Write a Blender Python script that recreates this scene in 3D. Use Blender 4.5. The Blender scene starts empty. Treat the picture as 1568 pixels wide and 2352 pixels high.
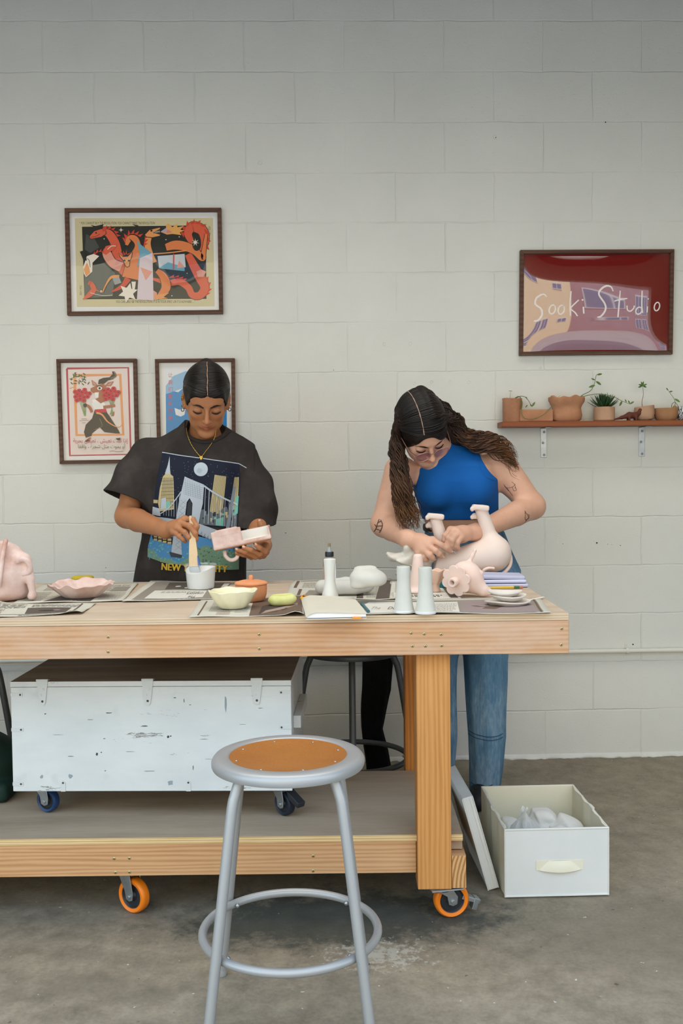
import bpy, bmesh, math, random
import numpy as np
from mathutils import Vector, Matrix, Quaternion, Euler
from mathutils.bvhtree import BVHTree
random.seed(7); RNG = np.random.RandomState(7)
PI = math.pi
scene = bpy.context.scene
COL = scene.collection

# ---------------------------------------------------------------- camera
F_PX = 2287.0
CAM_PITCH, CAM_YAW, CAM_ROLL, CAM_H, CAM_D = 0.04223, 0.02573, -0.01155, 1.2245, 4.123
_cp, _sp, _cy, _sy = math.cos(CAM_PITCH), math.sin(CAM_PITCH), math.cos(CAM_YAW), math.sin(CAM_YAW)
_fwd = Vector((_sy * _cp, _cy * _cp, -_sp)); _rt = Vector((_cy, -_sy, 0)); _up = _rt.cross(_fwd)
_cr, _sr = math.cos(CAM_ROLL), math.sin(CAM_ROLL)
CAM_R = _rt * _cr + _up * _sr; CAM_U = -_rt * _sr + _up * _cr; CAM_F = _fwd
CAM_O = Vector((0, -CAM_D, CAM_H))
cam_data = bpy.data.cameras.new('camera'); cam = bpy.data.objects.new('camera', cam_data); COL.objects.link(cam)
cam_data.sensor_fit = 'VERTICAL'; cam_data.sensor_height = 36.0; cam_data.lens = F_PX / 2352 * 36.0
cam_data.clip_start = 0.05; cam_data.clip_end = 200
cam.matrix_world = Matrix(((CAM_R.x, CAM_U.x, -CAM_F.x, CAM_O.x), (CAM_R.y, CAM_U.y, -CAM_F.y, CAM_O.y), (CAM_R.z, CAM_U.z, -CAM_F.z, CAM_O.z), (0, 0, 0, 1)))
scene.camera = cam

# ---------------------------------------------------------------- light
world = bpy.data.worlds.new('world'); scene.world = world; world.use_nodes = True
_wn = world.node_tree.nodes; _wl = world.node_tree.links
_bg = _wn['Background']; _tc = _wn.new('ShaderNodeTexCoord'); _sep = _wn.new('ShaderNodeSeparateXYZ'); _rmp = _wn.new('ShaderNodeValToRGB')
_wl.new(_tc.outputs['Generated'], _sep.inputs[0]); _wl.new(_sep.outputs['Z'], _rmp.inputs['Fac']); _wl.new(_rmp.outputs['Color'], _bg.inputs['Color'])
_rmp.color_ramp.elements[0].position = 0.0; _rmp.color_ramp.elements[0].color = (0.70, 0.86, 1.0, 1)
_rmp.color_ramp.elements[1].position = 0.9; _rmp.color_ramp.elements[1].color = (0.55, 0.74, 1.0, 1)
SKY = 3.3
_bg.inputs['Strength'].default_value = SKY
sun_d = bpy.data.lights.new('sun', 'SUN'); sun_d.energy = 9.0; sun_d.angle = 0.02; sun_d.color = (1.0, 0.93, 0.80)
sun = bpy.data.objects.new('sun', sun_d); COL.objects.link(sun); sun.rotation_euler = Vector((-0.35, -0.75, -0.75)).to_track_quat('-Z', 'Y').to_euler(); sun.location = (0, 6, 12)
OPEN_Y, OPEN_X0, OPEN_X1, OPEN_Z = -2.6, -4.6, 2.9, 2.68
por_d = bpy.data.lights.new('door_daylight', 'AREA'); por_d.shape = 'RECTANGLE'; por_d.size = OPEN_X1 - OPEN_X0; por_d.size_y = OPEN_Z; por_d.cycles.is_portal = True
por = bpy.data.objects.new('door_daylight', por_d); COL.objects.link(por); por.location = ((OPEN_X0 + OPEN_X1) / 2, OPEN_Y, OPEN_Z / 2); por.rotation_euler = (PI / 2, 0, 0)
OVH = (-0.3, -1.45, 3.55, 4.4, 1.1)   # unseen lamp added overhead to brighten the table top: centre, size
ovh_d = bpy.data.lights.new('overhead_fill', 'AREA'); ovh_d.shape = 'RECTANGLE'; ovh_d.size = OVH[3]; ovh_d.size_y = OVH[4]; ovh_d.energy = 34.0; ovh_d.spread = math.radians(106); ovh_d.color = (1.0, 0.95, 0.88)
ovh = bpy.data.objects.new('overhead_fill', ovh_d); COL.objects.link(ovh); ovh.location = OVH[:3]
scene.view_settings.view_transform = 'Standard'; scene.view_settings.look = 'None'; scene.view_settings.gamma = 1.0; scene.view_settings.use_curve_mapping = False
scene.view_settings.exposure = -0.1
scene.cycles.max_bounces = 7; scene.cycles.diffuse_bounces = 4; scene.cycles.glossy_bounces = 3; scene.cycles.transmission_bounces = 4; scene.cycles.transparent_max_bounces = 12
scene.cycles.use_denoising = True; scene.cycles.sample_clamp_indirect = 6.0; scene.cycles.caustics_reflective = False; scene.cycles.caustics_refractive = False

# ---------------------------------------------------------------- helpers
def pt(px, py, Y):
    """point of the place seen at that spot of the photograph, at depth plane y = Y"""
    d = CAM_F + CAM_R * ((px - 784) / F_PX) - CAM_U * ((py - 1176) / F_PX)
    return CAM_O + d * ((Y - CAM_O.y) / d.y)
def ptz(px, py, Z):
    d = CAM_F + CAM_R * ((px - 784) / F_PX) - CAM_U * ((py - 1176) / F_PX)
    return CAM_O + d * ((Z - CAM_O.z) / d.z)

def srgb(r, g=None, b=None):
    if g is None: r, g, b = (r >> 16) & 255, (r >> 8) & 255, r & 255
    f = lambda c: (c / 255 / 12.92) if c / 255 <= 0.04045 else ((c / 255 + 0.055) / 1.055) ** 2.4
    return (f(r), f(g), f(b), 1.0)

class NT:
    def __init__(s, name):
        s.m = bpy.data.materials.new(name); s.m.use_nodes = True; s.t = s.m.node_tree; s.b = s.t.nodes['Principled BSDF']; s.out = s.t.nodes['Material Output']
    def n(s, typ, **kw):
        nd = s.t.nodes.new('ShaderNode' + typ)
        for k, v in kw.items():
            if k.startswith('i_'): nd.inputs[int(k[2:]) if k[2:].isdigit() else k[2:]].default_value = v
            else: setattr(nd, k, v)
        return nd
    def l(s, a, b): s.t.links.new(a, b)
    def coord(s, scale=(1, 1, 1), kind='Object', rot=(0, 0, 0), loc=(0, 0, 0)):
        t = s.n('TexCoord'); m = s.n('Mapping'); m.inputs['Scale'].default_value = scale; m.inputs['Rotation'].default_value = rot; m.inputs['Location'].default_value = loc
        s.l(t.outputs[kind], m.inputs['Vector']); return m.outputs[0]
    def noise(s, vec, scale, detail=4, rough=0.55, dist=0.0):
        nd = s.n('TexNoise'); nd.inputs['Scale'].default_value = scale; nd.inputs['Detail'].default_value = detail; nd.inputs['Roughness'].default_value = rough; nd.inputs['Distortion'].default_value = dist
        s.l(vec, nd.inputs['Vector']); return nd.outputs['Fac']
    def ramp(s, fac, stops):
        r = s.n('ValToRGB'); e = r.color_ramp.elements
        while len(e) < len(stops): e.new(0.5)
        for el, (p, c) in zip(e, stops):
            el.position = p; el.color = c if len(c) == 4 else (*c, 1)
        s.l(fac, r.inputs['Fac']); return r.outputs['Color']
    def mix(s, fac, a, b, mode='MIX'):
        m = s.n('Mix', data_type='RGBA', blend_type=mode)
        for sock, v in ((m.inputs[0], fac), (m.inputs[6], a), (m.inputs[7], b)):
            if isinstance(v, (int, float)): sock.default_value = v
            elif isinstance(v, (tuple, list)): sock.default_value = v
            else: s.l(v, sock)
        return m.outputs[2]
    def math(s, op, a, b=0.0, c=None):
        m = s.n('Math', operation=op)
        for i, v in enumerate((a, b) if c is None else (a, b, c)):
            if isinstance(v, (int, float)): m.inputs[i].default_value = v
            else: s.l(v, m.inputs[i])
        return m.outputs[0]
    def bump(s, h, strength=0.3, dist=0.002):
        b = s.n('Bump'); b.inputs['Strength'].default_value = strength; b.inputs['Distance'].default_value = dist
        s.l(h, b.inputs['Height']); s.l(b.outputs[0], s.b.inputs['Normal']); return b
    def set(s, col=None, rough=None, metal=None, spec=None, **kw):
        if col is not None:
            if isinstance(col, tuple): s.b.inputs['Base Color'].default_value = col
            else: s.l(col, s.b.inputs['Base Color'])
        if rough is not None:
            if isinstance(rough, (int, float)): s.b.inputs['Roughness'].default_value = rough
            else: s.l(rough, s.b.inputs['Roughness'])
        if metal is not None: s.b.inputs['Metallic'].default_value = metal
        if spec is not None: s.b.inputs['Specular IOR Level'].default_value = spec
        for k, v in kw.items(): s.b.inputs[k.replace('_', ' ')].default_value = v
        return s

_flat = {}
def flat(hexc, rough=0.6, metal=0.0, spec=0.4, name=None):
    key = (hexc, rough, metal, spec)
    if key not in _flat:
        _flat[key] = NT(name or 'paint_%06x' % hexc).set(srgb(hexc), rough, metal, spec).m
    return _flat[key]
def mottled(name, c1, c2, scale=12, rough=0.8, bump=0.2, bscale=60, bdist=0.002, c3=None, spec=0.25, kind='Object'):
    t = NT(name); v = t.coord(kind=kind); f = t.noise(v, scale, 5, 0.6)
    st = [(0.32, srgb(c1)), (0.68, srgb(c2))] if c3 is None else [(0.3, srgb(c1)), (0.5, srgb(c2)), (0.7, srgb(c3))]
    t.set(t.ramp(f, st), rough, spec=spec)
    if bump: t.bump(t.noise(v, bscale, 4, 0.6), bump, bdist)
    return t.m

class MB:
    """collects shapes, builds ONE mesh object"""
    def __init__(s): s.v = []; s.f = []; s.fm = []; s.fs = []; s.mats = []
    def mi(s, m):
        if m not in s.mats: s.mats.append(m)
        return s.mats.index(m)
    def add(s, vs, fs, m=None, smooth=False, mtx=None):
        o = len(s.v)
        s.v += [tuple(mtx @ Vector(p)) if mtx is not None else tuple(p) for p in vs]
        k = s.mi(m)
        for q in fs: s.f.append([i + o for i in q]); s.fm.append(k); s.fs.append(smooth)
        return s
    def box(s, lo, hi, m=None, mtx=None):
        (a, b, c), (d, e, f) = lo, hi
        return s.add([(a, b, c), (d, b, c), (d, e, c), (a, e, c), (a, b, f), (d, b, f), (d, e, f), (a, e, f)],
                     [(3, 2, 1, 0), (4, 5, 6, 7), (0, 1, 5, 4), (1, 2, 6, 5), (2, 3, 7, 6), (3, 0, 4, 7)], m, False, mtx)
    def prism(s, poly, y0, y1, m=None, mtx=None):
        """polygon in x,z extruded along y"""
        n = len(poly); vs = [(x, y0, z) for x, z in poly] + [(x, y1, z) for x, z in poly]
        return s.add(vs, [list(range(n)), list(range(2 * n - 1, n - 1, -1))] + [[(i + 1) % n, i, n + i, n + (i + 1) % n] for i in range(n)], m, False, mtx)
    def lathe(s, prof, seg=32, m=None, mtx=None, wob=None, smooth=True):
        """prof: list of (r,z); closed at r=0 ends; wob(theta, i, r, z) -> (r, z)"""
        vs = []; fs = []; rings = []
        for i, (r, z) in enumerate(prof):
            if r < 1e-6: rings.append([len(vs)]); vs.append((0, 0, z)); continue
            ring = []
            for k in range(seg):
                th = 2 * PI * k / seg; rr, zz = (r, z) if wob is None else wob(th, i, r, z)
                ring.append(len(vs)); vs.append((rr * math.cos(th), rr * math.sin(th), zz))
            rings.append(ring)
        for a, b in zip(rings, rings[1:]):
            for k in range(seg):
                k2 = (k + 1) % seg
                if len(a) == 1 and len(b) == 1: continue
                if len(a) == 1: fs.append((a[0], b[k2], b[k]))
                elif len(b) == 1: fs.append((a[k], a[k2], b[0]))
                else: fs.append((a[k], a[k2], b[k2], b[k]))
        return s.add(vs, fs, m, smooth, mtx)
    def tube(s, path, rad, seg=10, m=None, closed=False, mtx=None, flatz=None, caps=True):
        P = [Vector(p) for p in path]; n = len(P); R = rad if isinstance(rad, list) else [rad] * n
        vs = []; fs = []; up = None
        for i in range(n):
            t = (P[(i + 1) % n] - P[i - 1]) if closed else (P[min(i + 1, n - 1)] - P[max(i - 1, 0)])
            t = t.normalized() if t.length > 1e-9 else Vector((0, 0, 1))
            if up is None: up = t.orthogonal().normalized() if flatz is None else Vector(flatz)
            up = (up - t * up.dot(t)); up = up.normalized() if up.length > 1e-6 else t.orthogonal().normalized()
            bn = t.cross(up); r = R[i]; ra, rb = r if isinstance(r, (tuple, list)) else (r, r)
            for k in range(seg):
                th = 2 * PI * k / seg; vs.append(P[i] + up * (ra * math.cos(th)) + bn * (rb * math.sin(th)))
        m_ = n if closed else n - 1
        for i in range(m_):
            a, b = i * seg, ((i + 1) % n) * seg
            for k in range(seg): fs.append((a + k, a + (k + 1) % seg, b + (k + 1) % seg, b + k))
        if not closed and caps: fs.append(list(range(seg - 1, -1, -1))); fs.append(list(range((n - 1) * seg, n * seg)))
        return s.add(vs, fs, m, True, mtx)
    def cyl(s, a, b, r, seg=20, m=None, r2=None, mtx=None):
        return s.tube([a, b], [r, r if r2 is None else r2], seg, m, mtx=mtx)
    def ball(s, c, r, m=None, seg=16, mtx=None):
        rx, ry, rz = r if isinstance(r, (tuple, list)) else (r, r, r); n = seg // 2
        M = Matrix.Translation(c) @ Matrix.Diagonal((rx, ry, rz, 1))
        if mtx is not None: M = mtx @ M
        return s.lathe([(math.sin(PI * i / n) if 0 < i < n else 0, -math.cos(PI * i / n)) for i in range(n + 1)], seg, m, M)
    def build(s, name, m=None, parent=None, bevel=0, bseg=2, sharp=40, subsurf=0, solid=0, loc=None):
        me = bpy.data.meshes.new(name); me.from_pydata(s.v, [], s.f)
        ms = [x if x is not None else m for x in s.mats]
        for x in ms: me.materials.append(x)
        me.polygons.foreach_set('material_index', s.fm); me.polygons.foreach_set('use_smooth', [True if bevel else q for q in s.fs])
        bm = bmesh.new(); bm.from_mesh(me); bmesh.ops.recalc_face_normals(bm, faces=bm.faces); bm.to_mesh(me); bm.free()
        if sharp and not bevel: me.set_sharp_from_angle(angle=math.radians(sharp))
        o = bpy.data.objects.new(name, me); COL.objects.link(o)
        if parent is not None: o.parent = parent
        if loc is not None: o.location = loc
        if solid:
            md = o.modifiers.new('solid', 'SOLIDIFY'); md.thickness = solid; md.offset = 0
        if bevel:
            md = o.modifiers.new('bevel', 'BEVEL'); md.width = bevel; md.segments = bseg; md.limit_method = 'ANGLE'; md.angle_limit = math.radians(35); md.harden_normals = True
        if subsurf:
            md = o.modifiers.new('sub', 'SUBSURF'); md.levels = md.render_levels = subsurf
        return o

def tag(o, label=None, cat=None, group=None, kind=None):
    if label: o['label'] = label
    if cat: o['category'] = cat
    if group: o['group'] = group
    if kind: o['kind'] = kind
    return o
def thing(name, label, cat, loc=(0, 0, 0), rotz=0.0, group=None):
    o = bpy.data.objects.new(name, None); COL.objects.link(o); o.empty_display_size = 0.05
    o.location = loc; o.rotation_euler = (0, 0, rotz); return tag(o, label, cat, group)
def struct(o): o['kind'] = 'structure'; return o
def kids(o): return [c for c in bpy.data.objects if c.parent is o]
def dup(root, loc, rotz, label=None):
    r = root.copy(); COL.objects.link(r); r.location = loc; r.rotation_euler = (0, 0, rotz)
    if label: r['label'] = label
    for ch in kids(root):
        c = ch.copy(); COL.objects.link(c); c.parent = r
        for g in kids(ch):
            d = g.copy(); COL.objects.link(d); d.parent = c
    return r
def multi(mb, name, parent, locs):
    o = mb.build(name, None, parent, loc=locs[0])
    for l in locs[1:]:
        c = o.copy(); COL.objects.link(c); c.parent = parent; c.location = l
    return o
def rotm(x=0, y=0, z=0): return Euler((x, y, z)).to_matrix().to_4x4()
def trs(loc, rot=(0, 0, 0), sc=1.0): return Matrix.Translation(loc) @ rotm(*rot) @ Matrix.Scale(sc, 4)
def spline(pts, n=8, closed=False):
    """Catmull-Rom through points (tuples of any length)"""
    P = [np.array(p, float) for p in pts]; N = len(P); out = []
    for i in range(N if closed else N - 1):
        g = (lambda k: P[k % N]) if closed else (lambda k: P[min(max(k, 0), N - 1)])
        a, b, c, d = g(i - 1), g(i), g(i + 1), g(i + 2)
        for k in range(n):
            t = k / n; out.append(0.5 * ((2 * b) + (c - a) * t + (2 * a - 5 * b + 4 * c - d) * t * t + (3 * b - a - 3 * c + d) * t ** 3))
    if not closed: out.append(P[-1])
    return [tuple(q) for q in out]

# ---------------------------------------------------------------- implicit surfaces (smooth unions -> one continuous mesh)
def smin(a, b, k):
    if k <= 0: return np.minimum(a, b)
    h = np.maximum(k - np.abs(a - b), 0) / k
    return np.minimum(a, b) - h * h * k * 0.25
def smax(a, b, k): return -smin(-a, -b, k)
class Vol:
    """list of primitives evaluated on demand over a box"""
    def __init__(s): s.ops = []
    def _op(s, mode, fn, lo, hi, k): s.ops.append((mode, fn, np.array(lo, float), np.array(hi, float), k)); return s
    def cone(s, a, b, ra, rb=None, k=0.01, mode='add'):
        rb = ra if rb is None else rb; a = np.array(a, float); b = np.array(b, float); R = max(ra, rb)
        ab = b - a; L = max(ab @ ab, 1e-12)
        def fn(P):
            t = np.clip(((P - a) @ ab) / L, 0, 1)
            q = P - a - t[..., None] * ab
            return np.sqrt((q * q).sum(-1)) - (ra + (rb - ra) * t)
        return s._op(mode, fn, np.minimum(a, b) - R, np.maximum(a, b) + R, k)
    def chain(s, pts, rad, k=0.01, mode='add'):
        R = rad if isinstance(rad, (list, tuple)) else [rad] * len(pts)
        for i in range(len(pts) - 1): s.cone(pts[i], pts[i + 1], R[i], R[i + 1], k if i == 0 else min(k, 0.006) if mode == 'add' else k, mode)
        return s
    def ell(s, c, r, rot=None, k=0.01, mode='add'):
        c = np.array(c, float); r = np.array((r, r, r) if isinstance(r, (int, float)) else r, float)
        M = np.eye(3) if rot is None else np.array(rot if not isinstance(rot, tuple) else Euler(rot).to_matrix())
        def fn(P):
            q = (P - c) @ M
            k0 = np.sqrt(((q / r) ** 2).sum(-1)); k1 = np.sqrt(((q / (r * r)) ** 2).sum(-1))
            return k0 * (k0 - 1) / np.maximum(k1, 1e-9)
        ext = np.sqrt(((M * r) ** 2).sum(1))
        return s._op(mode, fn, c - ext, c + ext, k)
    def box(s, c, half, rot=None, rnd=0.0, k=0.01, mode='add'):
        c = np.array(c, float); hf = np.array(half, float)
        M = np.eye(3) if rot is None else np.array(rot if not isinstance(rot, tuple) else Euler(rot).to_matrix())
        def fn(P):
            q = np.abs((P - c) @ M) - (hf - rnd)
            return np.sqrt((np.maximum(q, 0) ** 2).sum(-1)) + np.minimum(q.max(-1), 0) - rnd
        ext = np.abs(M) @ hf
        return s._op(mode, fn, c - ext, c + ext, k)
    def func(s, fn, lo, hi, k=0.01, mode='add'): return s._op(mode, fn, lo, hi, k)
    def xf(s, M, ops):
        """append another Vol's ops, moved by rigid matrix M (4x4)"""
        A = np.array(M)[:3, :3]; t = np.array(M)[:3, 3]
        sc = np.linalg.norm(A[:, 0]); Ai = np.linalg.inv(A)
        for mode, fn, lo, hi, k in ops:
            cs = np.array([[(lo, hi)[i >> j & 1][j] for j in range(3)] for i in range(8)]) @ A.T + t
            s.ops.append((mode, (lambda P, fn=fn: fn((P - t) @ Ai.T) * sc), cs.min(0), cs.max(0), k * sc))
        return s
    def evalgrid(s, lo, hi, h):
        n = np.ceil((np.array(hi) - lo) / h).astype(int) + 1
        F = np.full(n, 0.05, np.float32)
        ax = [lo[i] + h * np.arange(n[i]) for i in range(3)]
        for mode, fn, a, b, k in s.ops:
            pad = k + 2.5 * h + (0.0 if mode == 'add' else 0.004)
            i0 = [max(0, int((a[j] - pad - lo[j]) / h)) for j in range(3)]; i1 = [min(n[j], int((b[j] + pad - lo[j]) / h) + 2) for j in range(3)]
            if any(i1[j] <= i0[j] for j in range(3)): continue
            sl = tuple(slice(i0[j], i1[j]) for j in range(3))
            P = np.stack(np.meshgrid(*[ax[j][i0[j]:i1[j]] for j in range(3)], indexing='ij'), -1)
            d = fn(P).astype(np.float32)
            F[sl] = smin(F[sl], d, k) if mode == 'add' else smax(F[sl], -d if mode == 'sub' else d, k)
        return F
    def bounds(s):
        A = [o for o in s.ops if o[0] == 'add']
        return np.min([o[2] for o in A], 0), np.max([o[3] for o in A], 0)
    def mesh(s, h=0.004, lo=None, hi=None):
        if lo is None: lo, hi = s.bounds(); lo = lo - 0.01 - 2 * h; hi = hi + 0.01 + 2 * h
        lo = np.array(lo, float); hi = np.array(hi, float)
        return nets(s.evalgrid(lo, hi, h), lo, h)
def nets(F, lo, h):
    """naive surface nets"""
    I = F < 0; nx, ny, nz = F.shape
    c = [I[i:nx - 1 + i, j:ny - 1 + j, k:nz - 1 + k] for i in (0, 1) for j in (0, 1) for k in (0, 1)]
    anyv = c[0].copy(); allv = c[0].copy()
    for q in c[1:]: anyv |= q; allv &= q
    act = anyv & ~allv; idx = np.full(act.shape, -1, np.int64); cells = np.argwhere(act); idx[act] = np.arange(len(cells))
    if not len(cells): return np.zeros((0, 3)), np.zeros((0, 4), int)
    acc = np.zeros((len(cells), 3)); cnt = np.zeros(len(cells))
    cv = {}
    for i in (0, 1):
        for j in (0, 1):
            for k in (0, 1): cv[(i, j, k)] = F[cells[:, 0] + i, cells[:, 1] + j, cells[:, 2] + k].astype(float)
    for p in cv:
        for a in range(3):
            if p[a] == 0:
                q = list(p); q[a] = 1; q = tuple(q); f0, f1 = cv[p], cv[q]
                m = (f0 < 0) != (f1 < 0); t = np.where(m, f0 / np.where(m, f0 - f1, 1), 0)
                pos = np.array(p, float) + np.outer(t, np.eye(3)[a])
                acc += pos * m[:, None]; cnt += m
    V = np.array(lo) + (cells + acc / cnt[:, None]) * h
    quads = []
    for a in range(3):
        b, d = (a + 1) % 3, (a + 2) % 3
        s0 = [slice(1, F.shape[i] - 1) for i in range(3)]; s0[a] = slice(0, F.shape[a] - 1)
        s1 = list(s0); s1[a] = slice(1, F.shape[a])
        A, B = I[tuple(s0)], I[tuple(s1)]
        for flip, msk in ((False, A & ~B), (True, ~A & B)):
            e = np.argwhere(msk)
            if not len(e): continue
            off = np.array([1, 1, 1]); off[a] = 0; e = e + off
            def cell(db, dd):
                q = e.copy(); q[:, b] -= db; q[:, d] -= dd; return idx[q[:, 0], q[:, 1], q[:, 2]]
            Q = np.stack([cell(1, 1), cell(0, 1), cell(0, 0), cell(1, 0)], 1)
            quads.append(Q[:, ::-1] if flip else Q)
    return V, np.concatenate(quads) if quads else np.zeros((0, 4), int)
def npmesh(name, V, Q, m, parent=None, smooth_it=0, tint=None, loc=None):
    if smooth_it:
        V = V.copy(); E = np.concatenate([Q[:, [0, 1]], Q[:, [1, 2]], Q[:, [2, 3]], Q[:, [3, 0]]])
        for _ in range(smooth_it):
            S = np.zeros_like(V); C = np.zeros(len(V))
            for a, b in ((0, 1), (1, 0)):
                np.add.at(S, E[:, a], V[E[:, b]]); np.add.at(C, E[:, a], 1)
            V = V * 0.5 + 0.5 * S / np.maximum(C, 1)[:, None]
    me = bpy.data.meshes.new(name); n, q = len(V), len(Q)
    me.vertices.add(n); me.vertices.foreach_set('co', V.astype(np.float32).ravel())
    me.loops.add(q * 4); me.loops.foreach_set('vertex_index', Q.astype(np.int32).ravel())
    me.polygons.add(q); me.polygons.foreach_set('loop_start', np.arange(0, q * 4, 4, dtype=np.int32)); me.polygons.foreach_set('use_smooth', np.ones(q, bool))
    me.update(calc_edges=True); me.validate()
    for x in (m if isinstance(m, list) else [m]): me.materials.append(x)
    if tint is not None:
        at = me.color_attributes.new('tint', 'FLOAT_COLOR', 'POINT'); at.data.foreach_set('color', tint(V).astype(np.float32).ravel())
    o = bpy.data.objects.new(name, me); COL.objects.link(o)
    if parent is not None: o.parent = parent
    if loc is not None: o.location = loc
    return o
def sdf(name, vol, m, parent=None, h=0.004, sm=1, **kw):
    V, Q = vol.mesh(h); return npmesh(name, V, Q, m, parent, sm, **kw)
# ---------------------------------------------------------------- flat artwork (prints, posters, newsprint)
_fontcache = {}
def text_mesh(s):
    if s not in _fontcache:
        cu = bpy.data.curves.new('lettering', 'FONT'); cu.body = s; cu.size = 1.0; cu.resolution_u = 3
        ob = bpy.data.objects.new('lettering', cu); COL.objects.link(ob); dg = bpy.context.evaluated_depsgraph_get()
        me = bpy.data.meshes.new_from_object(ob.evaluated_get(dg)); v = [(p.co.x, p.co.y) for p in me.vertices]; f = [list(p.vertices) for p in me.polygons]
        bpy.data.objects.remove(ob); bpy.data.curves.remove(cu); bpy.data.meshes.remove(me); _fontcache[s] = (v, f)
    return _fontcache[s]
class Art:
    def __init__(s): s.items = []; s.z = 0; s.dz = 1
    def poly(s, pts, m): s.items.append(([tuple(p[:2]) for p in pts], [list(range(len(pts)))], m, s.z)); s.z += s.dz; return s
    def rect(s, x0, y0, x1, y1, m): return s.poly([(x0, y0), (x1, y0), (x1, y1), (x0, y1)], m)
    def frame(s, x0, y0, x1, y1, w, m):
        s.rect(x0, y0, x1, y0 + w, m); s.rect(x0, y1 - w, x1, y1, m); s.rect(x0, y0 + w, x0 + w, y1 - w, m); return s.rect(x1 - w, y0 + w, x1, y1 - w, m)
    def disc(s, x, y, r, m, n=24, ry=None, rot=0):
        ry = r if ry is None else ry; c, q = math.cos(rot), math.sin(rot)
        return s.poly([(x + r * math.cos(t) * c - ry * math.sin(t) * q, y + r * math.cos(t) * q + ry * math.sin(t) * c) for t in [2 * PI * k / n for k in range(n)]], m)
    def star(s, x, y, r, ri, n, m, rot=PI / 2):
        return s.poly([(x + (r if k % 2 == 0 else ri) * math.cos(rot + PI * k / n), y + (r if k % 2 == 0 else ri) * math.sin(rot + PI * k / n)) for k in range(2 * n)], m)
    def stroke(s, pts, w, m, smooth=6):
        """line of varying width through points; w number or one per point"""
        ws = list(w) if isinstance(w, (list, tuple)) else [w] * len(pts)
        P = [(p[0], p[1], q) for p, q in zip(pts, ws)]
        if smooth and len(P) > 2: P = spline(P, smooth)
        P = [(np.array(p[:2]), max(p[2], 0) / 2) for p in P]; vs = []; fs = []; n = len(P)
        for i, (p, h) in enumerate(P):
            t = P[min(i + 1, n - 1)][0] - P[max(i - 1, 0)][0]; t = t / max(np.linalg.norm(t), 1e-9); nn = np.array((-t[1], t[0])); vs += [tuple(p + nn * h), tuple(p - nn * h)]
        for i in range(n - 1): fs.append([2 * i, 2 * i + 1, 2 * i + 3, 2 * i + 2])
        s.items.append((vs, fs, m, s.z)); s.z += s.dz; return s
    def spikes(s, pts, h, m, n=8, side=1):
        """flame-like teeth along a path"""
        P = [np.array(p) for p in spline(pts, 8)]; N = len(P)
        for k in range(n):
            i = int(k * (N - 2) / n); j = min(N - 1, i + max(2, (N // n))); a, b = P[i], P[j]; t = b - a; nn = np.array((-t[1], t[0])) * side; L = np.linalg.norm(t)
            s.poly([tuple(a), tuple(b), tuple(b + t * .15 + nn / max(L, 1e-9) * h)], m)
        return s
    def text(s, st, x, y, size, m, align='L', sx=1.0, shear=0.0, rot=0.0, flipx=False):
        v, f = text_mesh(st)
        if not v: return s
        x0 = min(p[0] for p in v); x1 = max(p[0] for p in v); off = {'L': x0, 'C': (x0 + x1) / 2, 'R': x1}[align]; c, q = math.cos(rot), math.sin(rot); out = []
        for a, b in v:
            a = (a - off) * size * sx + shear * b * size; b = b * size
            if flipx: a = -a
            out.append((x + a * c - b * q, y + a * q + b * c))
        s.items.append((out, f, m, s.z)); s.z += s.dz; return s
    def lines(s, x0, y0, x1, y1, n, m, fill=.5, ragged=.1):
        """rows of illegible newsprint"""
        vs = []; fs = []; p = (y1 - y0) / n
        for k in range(n):
            xe = x1 - (x1 - x0) * ragged * random.random() ** 3; x = x0; y = y0 + k * p
            while x < xe:
                w = min((.02 + .05 * random.random()) * (x1 - x0) * 2, xe - x); b = len(vs); vs += [(x, y), (x + w, y), (x + w, y + p * fill), (x, y + p * fill)]; fs.append([b, b + 1, b + 2, b + 3]); x += w + .012 * (x1 - x0) * 2
        s.items.append((vs, fs, m, s.z)); s.z += s.dz; return s
    def build(s, name, mapf, parent=None, eps=.00012, maxlen=None, base=0.0):
        """mapf(u, v) -> (point, normal)"""
        mb = MB()
        for vs, fs, m, z in s.items:
            if maxlen:
                bm = bmesh.new(); bv = [bm.verts.new((x, y, 0)) for x, y in vs]
                for f in fs:
                    try: bm.faces.new([bv[i] for i in f])
                    except ValueError: pass
                bmesh.ops.triangulate(bm, faces=bm.faces[:])
                for _ in range(6):
                    E = [e for e in bm.edges if e.calc_length() > maxlen]
                    if not E: break
                    bmesh.ops.subdivide_edges(bm, edges=E, cuts=1); bmesh.ops.triangulate(bm, faces=[f for f in bm.faces if len(f.verts) > 3])
                bm.verts.index_update(); vs = [(v.co.x, v.co.y) for v in bm.verts]; fs = [[v.index for v in f.verts] for f in bm.faces]; bm.free()
            pts = []; bad = set()
            for i, (x, y) in enumerate(vs):
                r = mapf(x, y)
                if r is None: bad.add(i); pts.append((0, 0, 0)); continue
                p, n = r; pts.append(Vector(p) + Vector(n) * (base + eps * (z + 1)))
            mb.add(pts, [f for f in fs if not any(i in bad for i in f)] if bad else fs, m, bool(maxlen))
        me = bpy.data.meshes.new(name); me.from_pydata(mb.v, [], mb.f)
        for x in mb.mats: me.materials.append(x)
        me.polygons.foreach_set('material_index', mb.fm); me.polygons.foreach_set('use_smooth', mb.fs); o = bpy.data.objects.new(name, me); COL.objects.link(o)
        if parent is not None: o.parent = parent
        return o
def ink(h, rough=.7): return flat(h, rough, 0, .25, 'ink_%06x' % h)
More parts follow.
